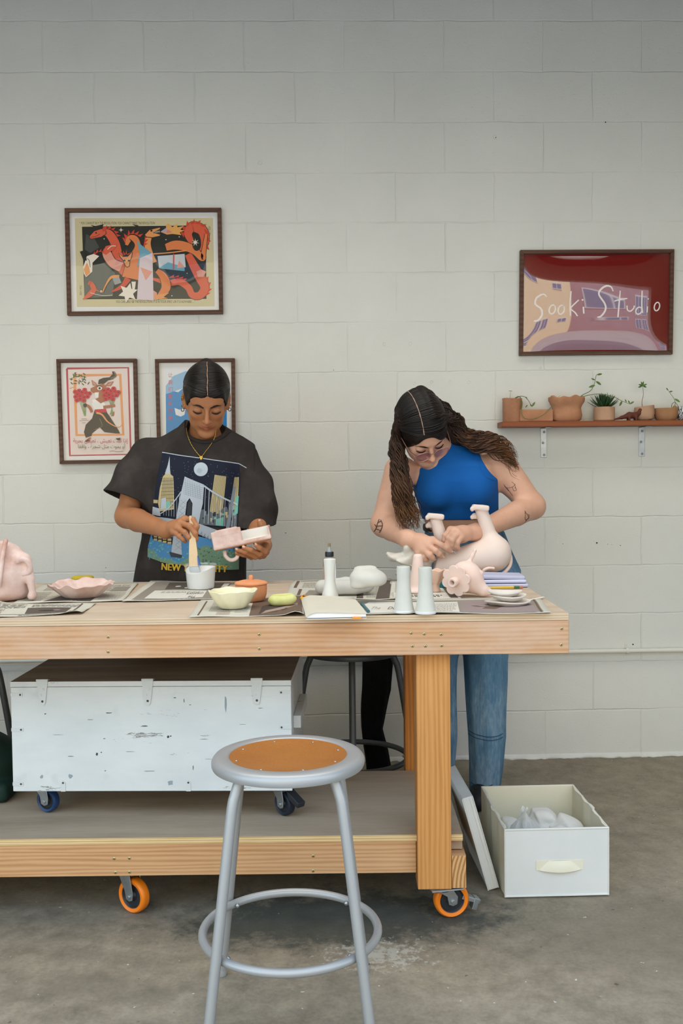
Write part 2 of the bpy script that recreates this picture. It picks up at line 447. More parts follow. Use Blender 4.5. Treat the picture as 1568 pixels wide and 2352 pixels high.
# ---------------------------------------------------------------- the room
WX0 = -1.07873
def wall_mat():
    t = NT('painted_block'); tc = t.n('TexCoord'); sp = t.n('SeparateXYZ'); t.l(tc.outputs['Object'], sp.inputs[0])
    nz = t.n('TexNoise'); nz.inputs['Scale'].default_value = 9; nz.inputs['Detail'].default_value = 3; t.l(tc.outputs['Object'], nz.inputs['Vector'])
    nc = t.n('SeparateXYZ'); t.l(nz.outputs['Color'], nc.inputs[0])
    u = t.math('ADD', t.math('ADD', sp.outputs['X'], -WX0 + 0.2032 - 0.006), t.math('MULTIPLY', nc.outputs['X'], 0.012))
    v = t.math('ADD', t.math('ADD', sp.outputs['Z'], -0.006), t.math('MULTIPLY', nc.outputs['Y'], 0.012))
    cb = t.n('CombineXYZ'); t.l(u, cb.inputs[0]); t.l(v, cb.inputs[1])
    br = t.n('TexBrick'); br.offset = 0.5; br.inputs['Scale'].default_value = 1; br.inputs['Mortar Size'].default_value = 0.0042; br.inputs['Mortar Smooth'].default_value = 0.75
    br.inputs['Brick Width'].default_value = 0.4064; br.inputs['Row Height'].default_value = 0.2032; br.inputs['Bias'].default_value = 0
    for i, c in (('Color1', 0.9), ('Color2', 1.0), ('Mortar', 0.95)): br.inputs[i].default_value = (c, c, c, 1)
    t.l(cb.outputs[0], br.inputs['Vector'])
    fade = t.ramp(t.noise(tc.outputs['Object'], 2.6, 3, 0.6), [(0.38, (0.12,) * 3), (0.72, (0.9,) * 3)])
    joint = t.math('MULTIPLY', br.outputs['Fac'], fade)
    pits = t.ramp(t.noise(t.coord((1, 1, 2.2)), 42, 4, 0.6), [(0.28, (0,) * 3), (0.42, (1,) * 3)])
    fine = t.noise(tc.outputs['Object'], 190, 3, 0.6); big = t.noise(tc.outputs['Object'], 7, 4, 0.6)
    h = t.math('ADD', t.math('MULTIPLY', joint, -1.0), t.math('ADD', t.math('MULTIPLY', pits, 0.16), t.math('ADD', t.math('MULTIPLY', fine, 0.22), t.math('MULTIPLY', big, 0.25))))
    t.bump(h, 0.55, 0.0060)
    tone = t.ramp(t.noise(tc.outputs['Object'], 1.7, 4, 0.6), [(0.3, srgb(0xd8d8d2)), (0.7, srgb(0xe0e0da))])
    col = t.mix(0.10, tone, br.outputs['Color'], 'MULTIPLY')
    grime = t.ramp(t.noise(t.coord((1, 1, 1.6)), 24, 6, 0.75), [(0.66, (0,) * 3), (0.78, (1,) * 3)])
    col = t.mix(t.math('MULTIPLY', grime, 0.10), col, srgb(0x9c988a))
    col = t.mix(t.math('MULTIPLY', joint, 0.05), col, srgb(0x9a978a))
    t.set(col, 0.55, spec=0.3); return t.m
M_WALL = wall_mat()
mb = MB(); mb.box((-5.2, 0, -0.05), (4.6, 0.2, 3.75), M_WALL)
M_DARKHOLE = flat(0x2a2824, 0.9, name='anchor_hole')
for (px, py, r) in ((1390, 281, .0028), (1453, 1480, .0032), (656, 1224, .002), (1370, 1247, .0035), (1395, 1250, .0014), (1404, 1251, .0012), (1424, 1253, .0018), (1292, 1249, .0016), (243, 1304, .0016), (766, 850, .0015), (1138, 316, .002)):
    p = pt(px, py, 0); mb.lathe([(0, 0), (r, 0)], 10, M_DARKHOLE, Matrix.Translation((p.x, -0.0012, p.z)) @ rotm(PI / 2), smooth=False)
for (px, py, s) in ((882, 790, .007), (942, 789, .007), (1240, 845, .005), (951, 880, .006), (991, 877, .006), (1033, 877, .006), (1076, 878, .006), (597, 374, .009), (1136, 315, .009)):
    p = pt(px, py, 0); mb.lathe([(s * .75, 0), (s * .9, .0012), (s, .0)], 14, M_WALL, Matrix.Translation((p.x, -0.0002, p.z)) @ rotm(PI / 2))
struct(mb.build('wall_back'))
M_SIDE = mottled('white_wall_paint', 0xc3bda8, 0xcac4b0, 3, 0.7, 0.1)
struct(MB().box((-5.4, -2.8, -0.05), (-5.2, 0.2, 3.75), M_SIDE).build('wall_left'))
struct(MB().box((4.4, -2.8, -0.05), (4.6, 0.0, 3.75), M_SIDE).build('wall_right'))
mb = MB(); mb.box((-5.4, -2.8, OPEN_Z), (4.6, -2.6, 3.75), M_SIDE).box((-5.4, -2.8, -0.05), (OPEN_X0, -2.6, OPEN_Z), M_SIDE).box((OPEN_X1, -2.8, -0.05), (4.6, -2.6, OPEN_Z), M_SIDE)
struct(mb.build('wall_front'))
M_CEIL = mottled('dark_timber_ceiling', 0x55402e, 0x6d533c, 4, 0.8, 0.2)
sx0, sx1, sy0, sy1 = OVH[0] - OVH[3] / 2 - .02, OVH[0] + OVH[3] / 2 + .02, OVH[1] - OVH[4] / 2 - .02, OVH[1] + OVH[4] / 2 + .02
mb = MB(); mb.box((-5.4, -2.8, 3.6), (4.6, sy0, 3.75), M_CEIL).box((-5.4, sy1, 3.6), (4.6, 0.2, 3.75), M_CEIL).box((-5.4, sy0, 3.6), (sx0, sy1, 3.75), M_CEIL).box((sx1, sy0, 3.6), (4.6, sy1, 3.75), M_CEIL)
for y in (-2.5, -2.2, -.7, -.4, -.1): mb.box((-5.2, y - .03, 3.45), (4.4, y + .03, 3.6), M_CEIL)
struct(mb.build('ceiling'))
mb = MB(); mb.box((sx0, sy0, 3.66), (sx1, sy1, 3.72), flat(0xe8ecee, .6, name='fill_panel_white'))
for x in np.linspace(sx0, sx1, 5): mb.box((x - .02, sy0, 3.60), (x + .02, sy1, 3.66), flat(0xcfd2d2, .5, name='fill_panel_bar'))
struct(mb.build('fill_panel'))  # made-up skylight panel and bars, dressing for the added overhead lamp
def floor_mat():
    t = NT('stained_concrete'); v = t.coord()
    a = t.noise(v, 2.2, 6, 0.65, 0.4); b = t.noise(v, 14, 6, 0.7); c = t.noise(v, 90, 3, 0.6)
    col = t.ramp(a, [(0.25, srgb(0x756d5f)), (0.5, srgb(0x918776)), (0.75, srgb(0xa99f8c))])
    col = t.mix(0.55, col, t.ramp(b, [(0.3, srgb(0x625a4d)), (0.55, srgb(0x938978)), (0.8, srgb(0xb5ab97))]))
    col = t.mix(0.25, col, t.ramp(c, [(0.3, srgb(0x4b473e)), (0.7, srgb(0xb7b19d))]), 'OVERLAY')
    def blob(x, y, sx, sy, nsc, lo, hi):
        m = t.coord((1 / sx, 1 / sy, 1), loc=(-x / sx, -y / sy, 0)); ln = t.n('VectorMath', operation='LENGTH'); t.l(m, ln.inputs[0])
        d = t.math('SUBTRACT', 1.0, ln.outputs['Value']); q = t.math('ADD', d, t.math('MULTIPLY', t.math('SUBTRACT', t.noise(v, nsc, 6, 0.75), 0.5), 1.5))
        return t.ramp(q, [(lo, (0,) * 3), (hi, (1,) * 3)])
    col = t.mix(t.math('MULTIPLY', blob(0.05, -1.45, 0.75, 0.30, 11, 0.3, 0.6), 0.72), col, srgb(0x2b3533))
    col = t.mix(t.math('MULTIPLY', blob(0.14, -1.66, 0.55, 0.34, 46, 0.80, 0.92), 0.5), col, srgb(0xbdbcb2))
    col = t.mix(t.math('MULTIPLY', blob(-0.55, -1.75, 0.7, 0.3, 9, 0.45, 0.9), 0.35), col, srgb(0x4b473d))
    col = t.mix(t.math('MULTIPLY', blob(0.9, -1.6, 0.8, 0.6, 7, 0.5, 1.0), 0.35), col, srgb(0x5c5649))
    spk = t.ramp(t.noise(v, 55, 2, 0.5), [(0.745, (0,) * 3), (0.765, (1,) * 3)]); col = t.mix(t.math('MULTIPLY', spk, 0.75), col, srgb(0xd8d6cc))
    spk2 = t.ramp(t.noise(t.coord(loc=(7, 3, 1)), 38, 2, 0.5), [(0.73, (0,) * 3), (0.76, (1,) * 3)]); col = t.mix(t.math('MULTIPLY', spk2, 0.6), col, srgb(0x35332c))
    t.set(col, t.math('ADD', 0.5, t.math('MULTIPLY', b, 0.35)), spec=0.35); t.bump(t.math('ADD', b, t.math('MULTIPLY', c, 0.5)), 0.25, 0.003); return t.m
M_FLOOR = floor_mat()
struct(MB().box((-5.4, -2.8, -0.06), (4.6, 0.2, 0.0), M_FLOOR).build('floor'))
# ragged lip of wall paint where the blocks meet the slab
mb = MB(); vs = []; n = 260
for i in range(n + 1):
    x = -1.6 + 3.6 * i / n; vs += [(x, 0.0, 0.02), (x, -0.004 - 0.006 * RNG.rand(), 0.004 + 0.008 * RNG.rand()), (x, -0.003 - 0.012 * RNG.rand() ** 2, 0.0005)]
mb.add(vs, [q for i in range(n) for q in ((3 * i, 3 * i + 3, 3 * i + 4, 3 * i + 1), (3 * i + 1, 3 * i + 4, 3 * i + 5, 3 * i + 2))], M_WALL, True)
struct(mb.build('trim_1', sharp=0))
# conduit
M_PIPE = mottled('pipe_paint', 0xd6d5ca, 0xdfded4, 6, 0.4, 0.0)
a = pt(1300, 1497.5, -0.02)
mb = MB(); mb.cyl((-4.0, -0.019, a.z), (4.2, -0.019, a.z), 0.0095, 14)
o = mb.build('conduit_pipe', M_PIPE); tag(o, 'white painted conduit pipe running level along the block wall', 'pipe')
for x in (pt(1437, 1497, 0).x, -2.2):
    m2 = MB(); m2.tube([(x, -0.019 + 0.0115 * math.cos(q), a.z + 0.0115 * math.sin(q)) for q in np.linspace(0, 2 * PI, 16)[:-1]], (0.006, 0.002), 6, closed=True, flatz=(1, 0, 0)); m2.box((x - .006, -.003, a.z + .008), (x + .006, 0, a.z + .03)); m2.ball((x, -.003, a.z + .023), .0035, None, 8); m2.build('pipe_strap', M_PIPE, o)

# ---------------------------------------------------------------- the street outside the open door (lights the room, seen mirrored in the glazing)
M_BEIGE = mottled('beige_stucco', 0xd8c8a4, 0xe2d3b2, 2, 0.9, 0.2); M_GREYB = mottled('grey_siding', 0x93848a, 0x9d8e92, 2, 0.8, 0.2)
M_PAVE = mottled('pavement', 0xa6a3a0, 0xb5b2ae, 1.2, 0.9, 0.1); M_WIN = flat(0x5f7f96, 0.15, name='street_window'); M_WFR = flat(0xd5d8da, 0.5, name='street_window_frame')
struct(MB().box((-40, -40, -0.2), (40, -2.8, -0.02), M_PAVE).build('ground_street'))
def facade(name, x0, x1, y, h, m, label, wins):
    r = thing(name, label, 'building', ((x0 + x1) / 2, y, 0)); w = (x1 - x0) / 2
    MB().box((-w, -6, -0.1), (w, 0, h)).build('wall', m, r)
    for (cx, cz, ww, wh) in wins:
        f = MB().box((cx - ww / 2 - .08, -.05, cz - wh / 2 - .08), (cx + ww / 2 + .08, .08, cz + wh / 2 + .08)).build('window', M_WFR, r)
        MB().box((cx - ww / 2, 0.0, cz - wh / 2), (cx - .04, .1, cz + wh / 2)).box((cx + .04, 0.0, cz - wh / 2), (cx + ww / 2, .1, cz + wh / 2)).build('pane', M_WIN, f)
    return r
facade('apartment_building', 5.1, 22.0, -19, 9.5, M_GREYB, 'grey clad building across the street, mirrored in the red sign', [(-6.4, 5.6, 1.3, .6), (-6.1, 3.3, 1.3, .6), (-3.9, 5.2, .9, 2.2), (-2.7, 5.2, .9, 2.2), (-3.9, 2.2, .9, 2.0), (-2.7, 2.2, .9, 2.0)])
facade('stucco_building', -9.0, 5.1, -18, 9.5, M_BEIGE, 'beige stucco building across the street, mirrored in the red sign', [(5.2, 5.7, 1.3, .6), (5.9, 3.5, 1.1, .6), (3.2, 3.4, .9, 1.6), (2.0, 3.4, .9, 1.6), (1.2, 6.6, 1.6, 1.8), (-1.5, 6.6, 1.6, 1.8)])
# ---------------------------------------------------------------- woods, metals
def wood(name, c1, c2, c3, axis=0, ring=26.0, stretch=0.06, rough=0.6, dirt=None, dirt_lo=0.5, knots=True):
    t = NT(name); sc = [1, 1, 1]; sc[axis] = stretch
    v = t.coord(tuple(sc)); n1 = t.noise(v, 7, 4, 0.55, 0.3); n2 = t.noise(v, 90, 4, 0.6)
    w = t.n('TexWave', wave_type='BANDS', bands_direction='Z' if axis != 2 else 'X', wave_profile='SIN'); w.inputs['Scale'].default_value = ring; w.inputs['Distortion'].default_value = 7.0; w.inputs['Detail'].default_value = 3; w.inputs['Detail Scale'].default_value = 1.1
    t.l(v, w.inputs['Vector'])
    g = t.math('ADD', t.math('MULTIPLY', w.outputs['Fac'], 0.24), t.math('ADD', t.math('MULTIPLY', n1, 0.50), t.math('MULTIPLY', n2, 0.30)))
    col = t.ramp(g, [(0.25, srgb(c3)), (0.5, srgb(c2)), (0.8, srgb(c1))])
    if dirt is not None:
        d = t.ramp(t.noise(t.coord((0.5, 1, 1.4)), 5.0, 6, 0.65), [(dirt_lo - 0.1, (0,) * 3), (dirt_lo + 0.14, (1,) * 3)]); col = t.mix(t.math('MULTIPLY', d, 0.6), col, srgb(dirt))
    t.set(col, rough, spec=0.3); t.bump(g, 0.12, 0.001); return t.m
M_FIR = wood('fir_beam', 0xd2a67c, 0xc4946a, 0xad7a50, 0, dirt=0xd0b8a4, dirt_lo=0.52)
M_FIRL = wood('fir_rail', 0xd8ae84, 0xc99a6c, 0xae7c50, 0)
M_FIRV = wood('fir_post', 0xd39a5c, 0xc48748, 0xa66b33, 2)
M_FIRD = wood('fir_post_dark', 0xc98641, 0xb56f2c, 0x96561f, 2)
M_ENDG = NT('end_grain'); _v = M_ENDG.coord(); _w = M_ENDG.n('TexWave', wave_type='RINGS', rings_direction='Y', wave_profile='SIN'); _w.inputs['Scale'].default_value = 30; _w.inputs['Distortion'].default_value = 1.2
_mp = M_ENDG.coord(loc=(0.03, 0, -0.09)); M_ENDG.l(_mp, _w.inputs['Vector']); M_ENDG.set(M_ENDG.ramp(_w.outputs['Fac'], [(0.2, srgb(0xa4713f)), (0.7, srgb(0xd0a26c))]), 0.8); M_ENDG = M_ENDG.m
def top_mat():
    t = NT('worn_table_ply'); v = t.coord((0.25, 1, 1)); col = t.ramp(t.noise(v, 14, 5, 0.6), [(0.3, srgb(0xb59f87)), (0.6, srgb(0xc6b199)), (0.8, srgb(0xcfbca5))])
    d = t.ramp(t.noise(t.coord(), 6, 6, 0.7), [(0.45, (0,) * 3), (0.75, (1,) * 3)]); col = t.mix(t.math('MULTIPLY', d, 0.4), col, srgb(0xd2c6b6))
    t.set(col, 0.65, spec=0.25); return t.m
M_TOP = top_mat()
def ply_edge(name, c1, c2):
    t = NT(name); w = t.n('TexWave', wave_type='BANDS', bands_direction='Z', wave_profile='SIN'); w.inputs['Scale'].default_value = 45; w.inputs['Distortion'].default_value = 1.0; t.l(t.coord((0.1, 0.1, 1)), w.inputs['Vector'])
    col = t.mix(0.4, t.ramp(w.outputs['Fac'], [(0.3, srgb(c2)), (0.7, srgb(c1))]), t.ramp(t.noise(t.coord((0.4, 1, 6)), 20, 4), [(0.3, srgb(c2)), (0.7, srgb(c1))]))
    t.set(col, 0.7, spec=0.2); return t.m
M_PLYE = ply_edge('ply_edge_top', 0xd8c2a4, 0xbb9c7a); M_PLYE2 = ply_edge('ply_edge_shelf', 0xe3cb9a, 0xc19a64)
M_SHELFPLY = wood('shelf_ply', 0xc0ae98, 0xab9881, 0x978369, 0, ring=6, stretch=0.15)
M_SCREW = flat(0xb9a878, 0.35, 0.8, name='screw_brass'); M_DARK = flat(0x1a1916, 0.8, name='dark_gap')
M_ZINC = mottled('zinc', 0x9aa0a2, 0xb0b5b6, 30, 0.35, 0.05); M_ZINC.node_tree.nodes['Principled BSDF'].inputs['Metallic'].default_value = 0.85
M_ORANGE = flat(0xf08018, 0.4, name='orange_polyurethane'); M_BLKPL = flat(0x23262a, 0.5, name='black_plastic'); M_NAVY = flat(0x1f3c66, 0.45, name='blue_tyre'); M_NAVYD = flat(0x1b2433, 0.5, name='dark_blue_tyre')

def caster(parent, loc, rz, R, width, H, mt, mh, plate=0.05, brake=False, sub=None):
    """swivel caster: top of plate at z = H above the ground it rolls on"""
    M = Matrix.Translation(loc) @ rotm(0, 0, rz)
    c = MB(); c.box((-plate, -plate, H - .004), (plate, plate, H), None, M); c.lathe([(0, H - .004), (.024, H - .004), (.026, H - .012), (.02, H - .018), (0, H - .018)], 20, None, M)
    off = R * 0.45
    for s in (-1, 1):
        x = s * (width / 2 + .004)
        pr = [(-.02, H - .014), (.024, H - .014), (off + .014, R + .012), (off + .012, R - .008), (off, R - .013), (off - .012, R - .008), (off - .016, R + .014)]
        c.add([(x - .0015, q, z) for q, z in pr] + [(x + .0015, q, z) for q, z in pr], [list(range(7)), list(range(13, 6, -1))] + [[i, (i + 1) % 7, 7 + (i + 1) % 7, 7 + i] for i in range(7)], None, False, M)
    c.box((-width / 2 - .005, -.02, H - .018), (width / 2 + .005, .024, H - .012), None, M)
    c.cyl((-width / 2 - .010, off, R), (width / 2 + .010, off, R), .006, 12, None, mtx=M)
    if brake is True: c.box((-.012, .03, H - .03), (.012, R + .035, H - .018), None, M @ rotm(-.35)); c.box((-.014, R + .02, H - .052), (.014, R + .034, H - .02), None, M @ rotm(-.3))
    cb = c.build('caster', M_ZINC, parent, bevel=.0012)
    W = M @ Matrix.Translation((0, off, R)) @ rotm(0, PI / 2, 0)
    w = MB(); a = width / 2; w.lathe([(R * .70, -a * .8), (R * .9, -a), (R * .98, -a * .75), (R, -a * .4), (R, a * .4), (R * .98, a * .75), (R * .9, a), (R * .70, a * .8)], 40, mt, W)
    w.build('wheel_tyre', None, cb)
    w = MB(); w.lathe([(0, -a * .55), (R * .2, -a * .9), (R * .3, -a * .5), (R * .62, -a * .5), (R * .72, -a * .85), (R * .72, a * .85), (R * .62, a * .5), (R * .3, a * .5), (R * .2, a * .9), (0, a * .55)], 36, mh, W); w.build('wheel_hub', None, cb)
    if brake == 'black':
        k = MB(); k.add([(-.014, off + .02, H - .006), (.014, off + .02, H - .006), (.014, off + .075, H - .034), (-.014, off + .075, H - .034), (-.014, off + .03, H - .032), (.014, off + .03, H - .032), (.014, off + .07, H - .05), (-.014, off + .07, H - .05)], [(0, 1, 2, 3), (4, 7, 6, 5), (0, 4, 5, 1), (1, 5, 6, 2), (2, 6, 7, 3), (3, 7, 4, 0)], None, False, M); k.build('brake_pedal', M_BLKPL, cb, bevel=.003)
    return cb
# ---------------------------------------------------------------- work table (origin: right front corner on the floor, x along the front, y back)
TROT = -0.027; TOP = 0.8435; TX = pt(1305, 1416, -1.55).x
table = thing('work_table', 'long rolling wooden work table with plywood top and orange wheeled casters', 'table', (TX, -1.55, 0), TROT)
TL, TD = 2.45, 0.855
mb = MB(); mb.box((-TL, 0.0, TOP - .018), (0, TD, TOP), M_PLYE); mb.fm[1] = mb.mi(M_TOP)
mb.build('tabletop', None, table)
def screws(o, pts, y, r=.0042):
    mb = MB(); mb.lathe([(0, .0012), (r * .6, .0014), (r, .0006), (r * 1.1, 0)], 12, M_SCREW, rotm(PI / 2)); mb.lathe([(0, .0017), (r * .35, .0017)], 8, M_DARK, rotm(PI / 2))
    multi(mb, 'screw', o, [(x, y, z) for x, z in pts])
def tl(px, py, yl=0.0):
    """photo spot on the table's own front plane (y = yl) -> table coordinates"""
    Mi = table_inv; o = Mi @ CAM_O; d = (CAM_F + CAM_R * ((px - 784) / F_PX) - CAM_U * ((py - 1176) / F_PX)); d = Mi.to_3x3() @ d
    return o + d * ((yl - o.y) / d.y)
table_inv = (Matrix.Translation((TX, -1.55, 0)) @ rotm(0, 0, TROT)).inverted()
def ttop(px, py, z=0.0):
    """photo spot on the table top (+z) -> world point"""
    return ptz(px, py, TOP + z)
AZ1 = TOP - .018; AZ0 = AZ1 - .0885
o = MB().box((-TL, .002, AZ0), (.002, .04, AZ1 - .0008)).build('apron', M_FIR, table, bevel=.0025)
q = [tl(*p) for p in ((248, 1463), (248, 1497), (595, 1457), (595, 1490), (944, 1454), (974, 1456), (1013, 1457), (947, 1484), (977, 1484), (1014, 1483), (1290, 1444), (1289, 1481))]
screws(o, [(p.x, p.z) for p in q], .002)
MB().box((-TL, TD - .04, AZ0), (0, TD - .002, AZ1)).build('apron', M_FIR, table, bevel=.0025)
for x in (-.04, -TL + .002): MB().box((x, .04, AZ0), (x + .038, TD - .04, AZ1)).build('apron', M_FIR, table, bevel=.0025)
PX0 = tl(957, 1800, .05).x; PX1 = tl(1035, 1800, .05).x; PZ0 = tl(996, 2042, .05).z
MB().box((PX0, .045, PZ0), (PX1, .134, AZ0 + .0)).build('leg', M_FIRV, table, bevel=.003)
MB().box((-TL + .1, .045, PZ0), (-TL + .19, .134, AZ0)).build('leg', M_FIRV, table, bevel=.003)
rx0 = tl(930, 1650, .655).x
MB().box((rx0, .655, PZ0), (rx0 + .089, .744, AZ0)).build('leg', M_FIRD, table, bevel=.003)
MB().box((-TL + .1, .655, PZ0), (-TL + .19, .744, AZ0)).build('leg', M_FIRD, table, bevel=.003)
SH = 0.2324
mb = MB(); mb.box((-TL + .06, .075, SH - .018), (PX1 + .034, .652, SH), M_PLYE2); mb.fm[1] = mb.mi(M_SHELFPLY); mb.build('lower_shelf', None, table)
o = MB().box((-TL + .19, .078, SH - .018 - .0885), (PX0 - .001, .116, SH - .0185)).build('shelf_rail', M_FIRL, table, bevel=.002)
q = [tl(*p, .078) for p in ((262, 1972), (297, 1971), (265, 2004), (297, 2003), (719, 1966), (719, 2000))]; screws(o, [(p.x, p.z) for p in q], .078)
MB().box((-TL + .19, .612, SH - .107), (PX0, .65, SH - .0185)).build('shelf_rail', M_FIRL, table, bevel=.002)
mb = MB(); mb.box((PX1 + .0015, .05, PZ0 + .002), (PX1 + .0395, .652, PZ0 + .0905), M_FIRL); mb.fm[2] = mb.mi(M_ENDG); mb.build('shelf_rail', None, table)
MB().box((PX1 + .001, .09, SH - .046), (PX1 + .034, .645, SH - .0185)).build('shelf_rail', flat(0xa08a74, .8, name='grey_wood'), table)
CX = tl(1020, 2100, .06).x
caster(table, (CX, .085, 0), math.radians(-78), .0485, .03, PZ0, M_ORANGE, M_BLKPL, .045, True)
cl = tl(290, 2090, .12)
caster(table, (cl.x, .15, 0), math.radians(-122), .0485, .03, SH - .106, M_ORANGE, M_BLKPL, .045, False)
caster(table, (CX - .02, .69, 0), .4, .0485, .03, PZ0, M_ORANGE, M_BLKPL, .045, False)
caster(table, (-TL + .15, .69, 0), .4, .0485, .03, PZ0, M_ORANGE, M_BLKPL, .045, False)

# ---------------------------------------------------------------- white crate on blue casters
CRT = -0.055
c0 = ptz(110, 1873, SH); cbl = pt(30, 1818, -1.30); cbr = pt(672, 1820, -1.335); ctl = pt(22, 1566, -1.30)
CW = (cbr - cbl).length; CH0 = cbl.z; CH1 = ctl.z; CDP = 0.46
crate = thing('storage_crate', 'long white-painted wooden crate on blue casters under the table', 'crate', (cbl.x, cbl.y, 0), CRT)
def crate_mat():
    t = NT('chipped_white_paint'); v = t.coord((0.18, 1, 1.2)); s = t.noise(v, 22, 7, 0.8)
    col = t.ramp(t.noise(t.coord((0.4, 1, 1)), 9, 5, 0.6), [(0.3, srgb(0xc6c9c6)), (0.7, srgb(0xd4d6d2))])
    chip = t.ramp(s, [(0.625, (0,) * 3), (0.65, (1,) * 3)]); col = t.mix(t.math('MULTIPLY', chip, .85), col, srgb(0x5d574d))
    sm = t.ramp(t.noise(t.coord(loc=(3, 1, 2)), 7, 3, 0.6), [(0.60, (0,) * 3), (0.72, (1,) * 3)]); col = t.mix(t.math('MULTIPLY', sm, .28), col, srgb(0x8d979a))
    t.set(col, 0.55, spec=0.3); t.bump(t.noise(t.coord((.1, 1, 1)), 60, 4), 0.15, 0.001); return t.m
M_CRATE = crate_mat(); M_CTOP = wood('grey_crate_top', 0xa99b8b, 0x8c8072, 0x6b6155, 0, ring=8, stretch=.12)
M_PAINTW = flat(0xc8cbc8, 0.5, name='white_paint_metal'); M_CHIP = flat(0x4a453d, 0.9, name='bare_chip')
MB().box((0, 0, CH0), (CW, CDP, CH1 - .016)).build('body', M_CRATE, crate, bevel=.002)
mb = MB(); mb.box((0.0, -.001, CH1 - .0145), (CW, CDP, CH1), M_CRATE); mb.fm[1] = mb.mi(M_CTOP); mb.build('lid', None, crate)
for px in (98, 342, 592):
    x = (pt(px, 1560, cbl.y) - cbl).x * 1.0 + .0; mb = MB()
    prf = [(-.0165, .004), (.0165, .004), (.008, -.062), (.004, -.068), (-.004, -.068), (-.008, -.062)]
    mb.prism([(x + a, CH1 + b) for a, b in prf], -.0032, -.0004); mb.tube([(x - .0165, -.001, CH1 + .004), (x + .0165, -.001, CH1 + .004)], .0035, 10); mb.box((x - .0165, 0, CH1 + .0006), (x + .0165, .02, CH1 + .0022))
    for dx, dz in ((.003, -.022), (-.004, -.038), (.0, -.056)): mb.lathe([(0, .0016), (.003, .001), (.0035, 0)], 10, M_CHIP if dz < -.05 else None, Matrix.Translation((x + dx, -.0032, CH1 + dz)) @ rotm(PI / 2))
    mb.build('hinge', M_PAINTW, crate)
for px, py in ((147, 1800), (541, 1800), (950 / 2.178, 1802)):
    p = pt(px, py, cbl.y); x = (p - cbl).x; mb = MB(); mb.prism([(x - .0065, CH0), (x + .0065, CH0), (x + .0065, CH0 + .026), (x, CH0 + .032), (x - .0065, CH0 + .026)], -.0018, 0); mb.lathe([(0, .0012), (.003, .0006)], 8, M_CHIP, Matrix.Translation((x, -.0018, CH0 + .025)) @ rotm(PI / 2)); mb.build('strap', M_PAINTW, crate)
for x0, x1, z in ((0, .034, CH1 - .037), (0, .034, CH1 - .137), (CW - .034, CW, CH1 - .034), (CW - .034, CW, CH1 - .133), (0, .03, CH0 + .022)):
    mb = MB(); mb.box((x0, -.0018, z - .005), (x1, 0, z + .005)); xx = x1 - .006 if x0 == 0 else x0 + .006; mb.lathe([(0, .0012), (.003, .0006)], 8, M_CHIP, Matrix.Translation((xx, -.0018, z)) @ rotm(PI / 2)); mb.build('strap', M_PAINTW, crate)
rc = np.random.RandomState(5); mb = MB()
def crate_mark(px, py, w, h, m):
    p = pt(px, py, (cbl.y + cbr.y) / 2); q = Matrix.Rotation(-CRT, 4, 'Z') @ (p - Vector((cbl.x, cbl.y, 0))); n = 9; s = depth_px; pts = []
    for k in range(n): a = 2 * PI * k / n; r = .6 + .5 * rc.rand(); pts.append((q.x + w * s * r * math.cos(a) / 2, -.0004, q.z + h * s * r * math.sin(a) / 2))
    mb.add(pts, [list(range(n))], m)
depth_px = (2.84) / F_PX; GRY = flat(0x8f999c, .8, name='rubbed_grey')
for px, py, w, h in ((250, 1638, 18, 2.5), (333, 1667, 22, 3), (387, 1691, 7, 8), (393, 1689, 4, 4), (222, 1733, 7, 7), (232, 1729, 4, 3), (403, 1601, 8, 2), (438, 1617, 6, 2), (424, 1607, 2, 10), (101, 1642, 6, 3), (239, 1697, 6, 2), (241, 1771, 6, 2), (205, 1654, 16, 1.2), (340, 1689, 40, 1), (300, 1726, 30, 1), (470, 1695, 24, 1.2), (345, 1770, 30, 1.4), (445, 1760, 2, 14), (160, 1739, 18, 1.4), (600, 1622, 14, 1.4), (560, 1660, 20, 1), (130, 1690, 30, .9), (480, 1740, 26, .9)): crate_mark(px, py, w, h, M_CHIP)
for px, py, w, h in ((160, 1785, 11, 12), (92, 1787, 8, 9), (392, 1796, 16, 14), (520, 1615, 6, 40)): crate_mark(px, py, w, h, GRY)
mb.build('paint_chips', None, crate, sharp=0)['kind'] = 'stuff'
hz = (pt(684, 1661, cbl.y)).z
MB().box((CW, .06, hz - .018), (CW + .022, .34, hz + .018)).build('handle', M_CRATE, crate, bevel=.002)
for (px, py, rz, mt, br) in ((98, 1873, math.radians(-112), M_NAVY, False), (644, 1885, math.radians(-135), M_NAVYD, 'black')):
    p = ptz(px, py - 6, SH); q = Matrix.Rotation(-CRT, 4, 'Z') @ (p - Vector((cbl.x, cbl.y, 0)))
    cb = caster(crate, (q.x, max(q.y, .05) + .015, SH + .0012), rz, .0345, .026, CH0 - SH - .0012, mt, M_BLKPL, .035, br)
for x in (.08, CW - .08): caster(crate, (x, CDP - .07, SH + .0012), .5, .0345, .026, CH0 - SH - .0012, M_NAVY, M_BLKPL, .035, False)

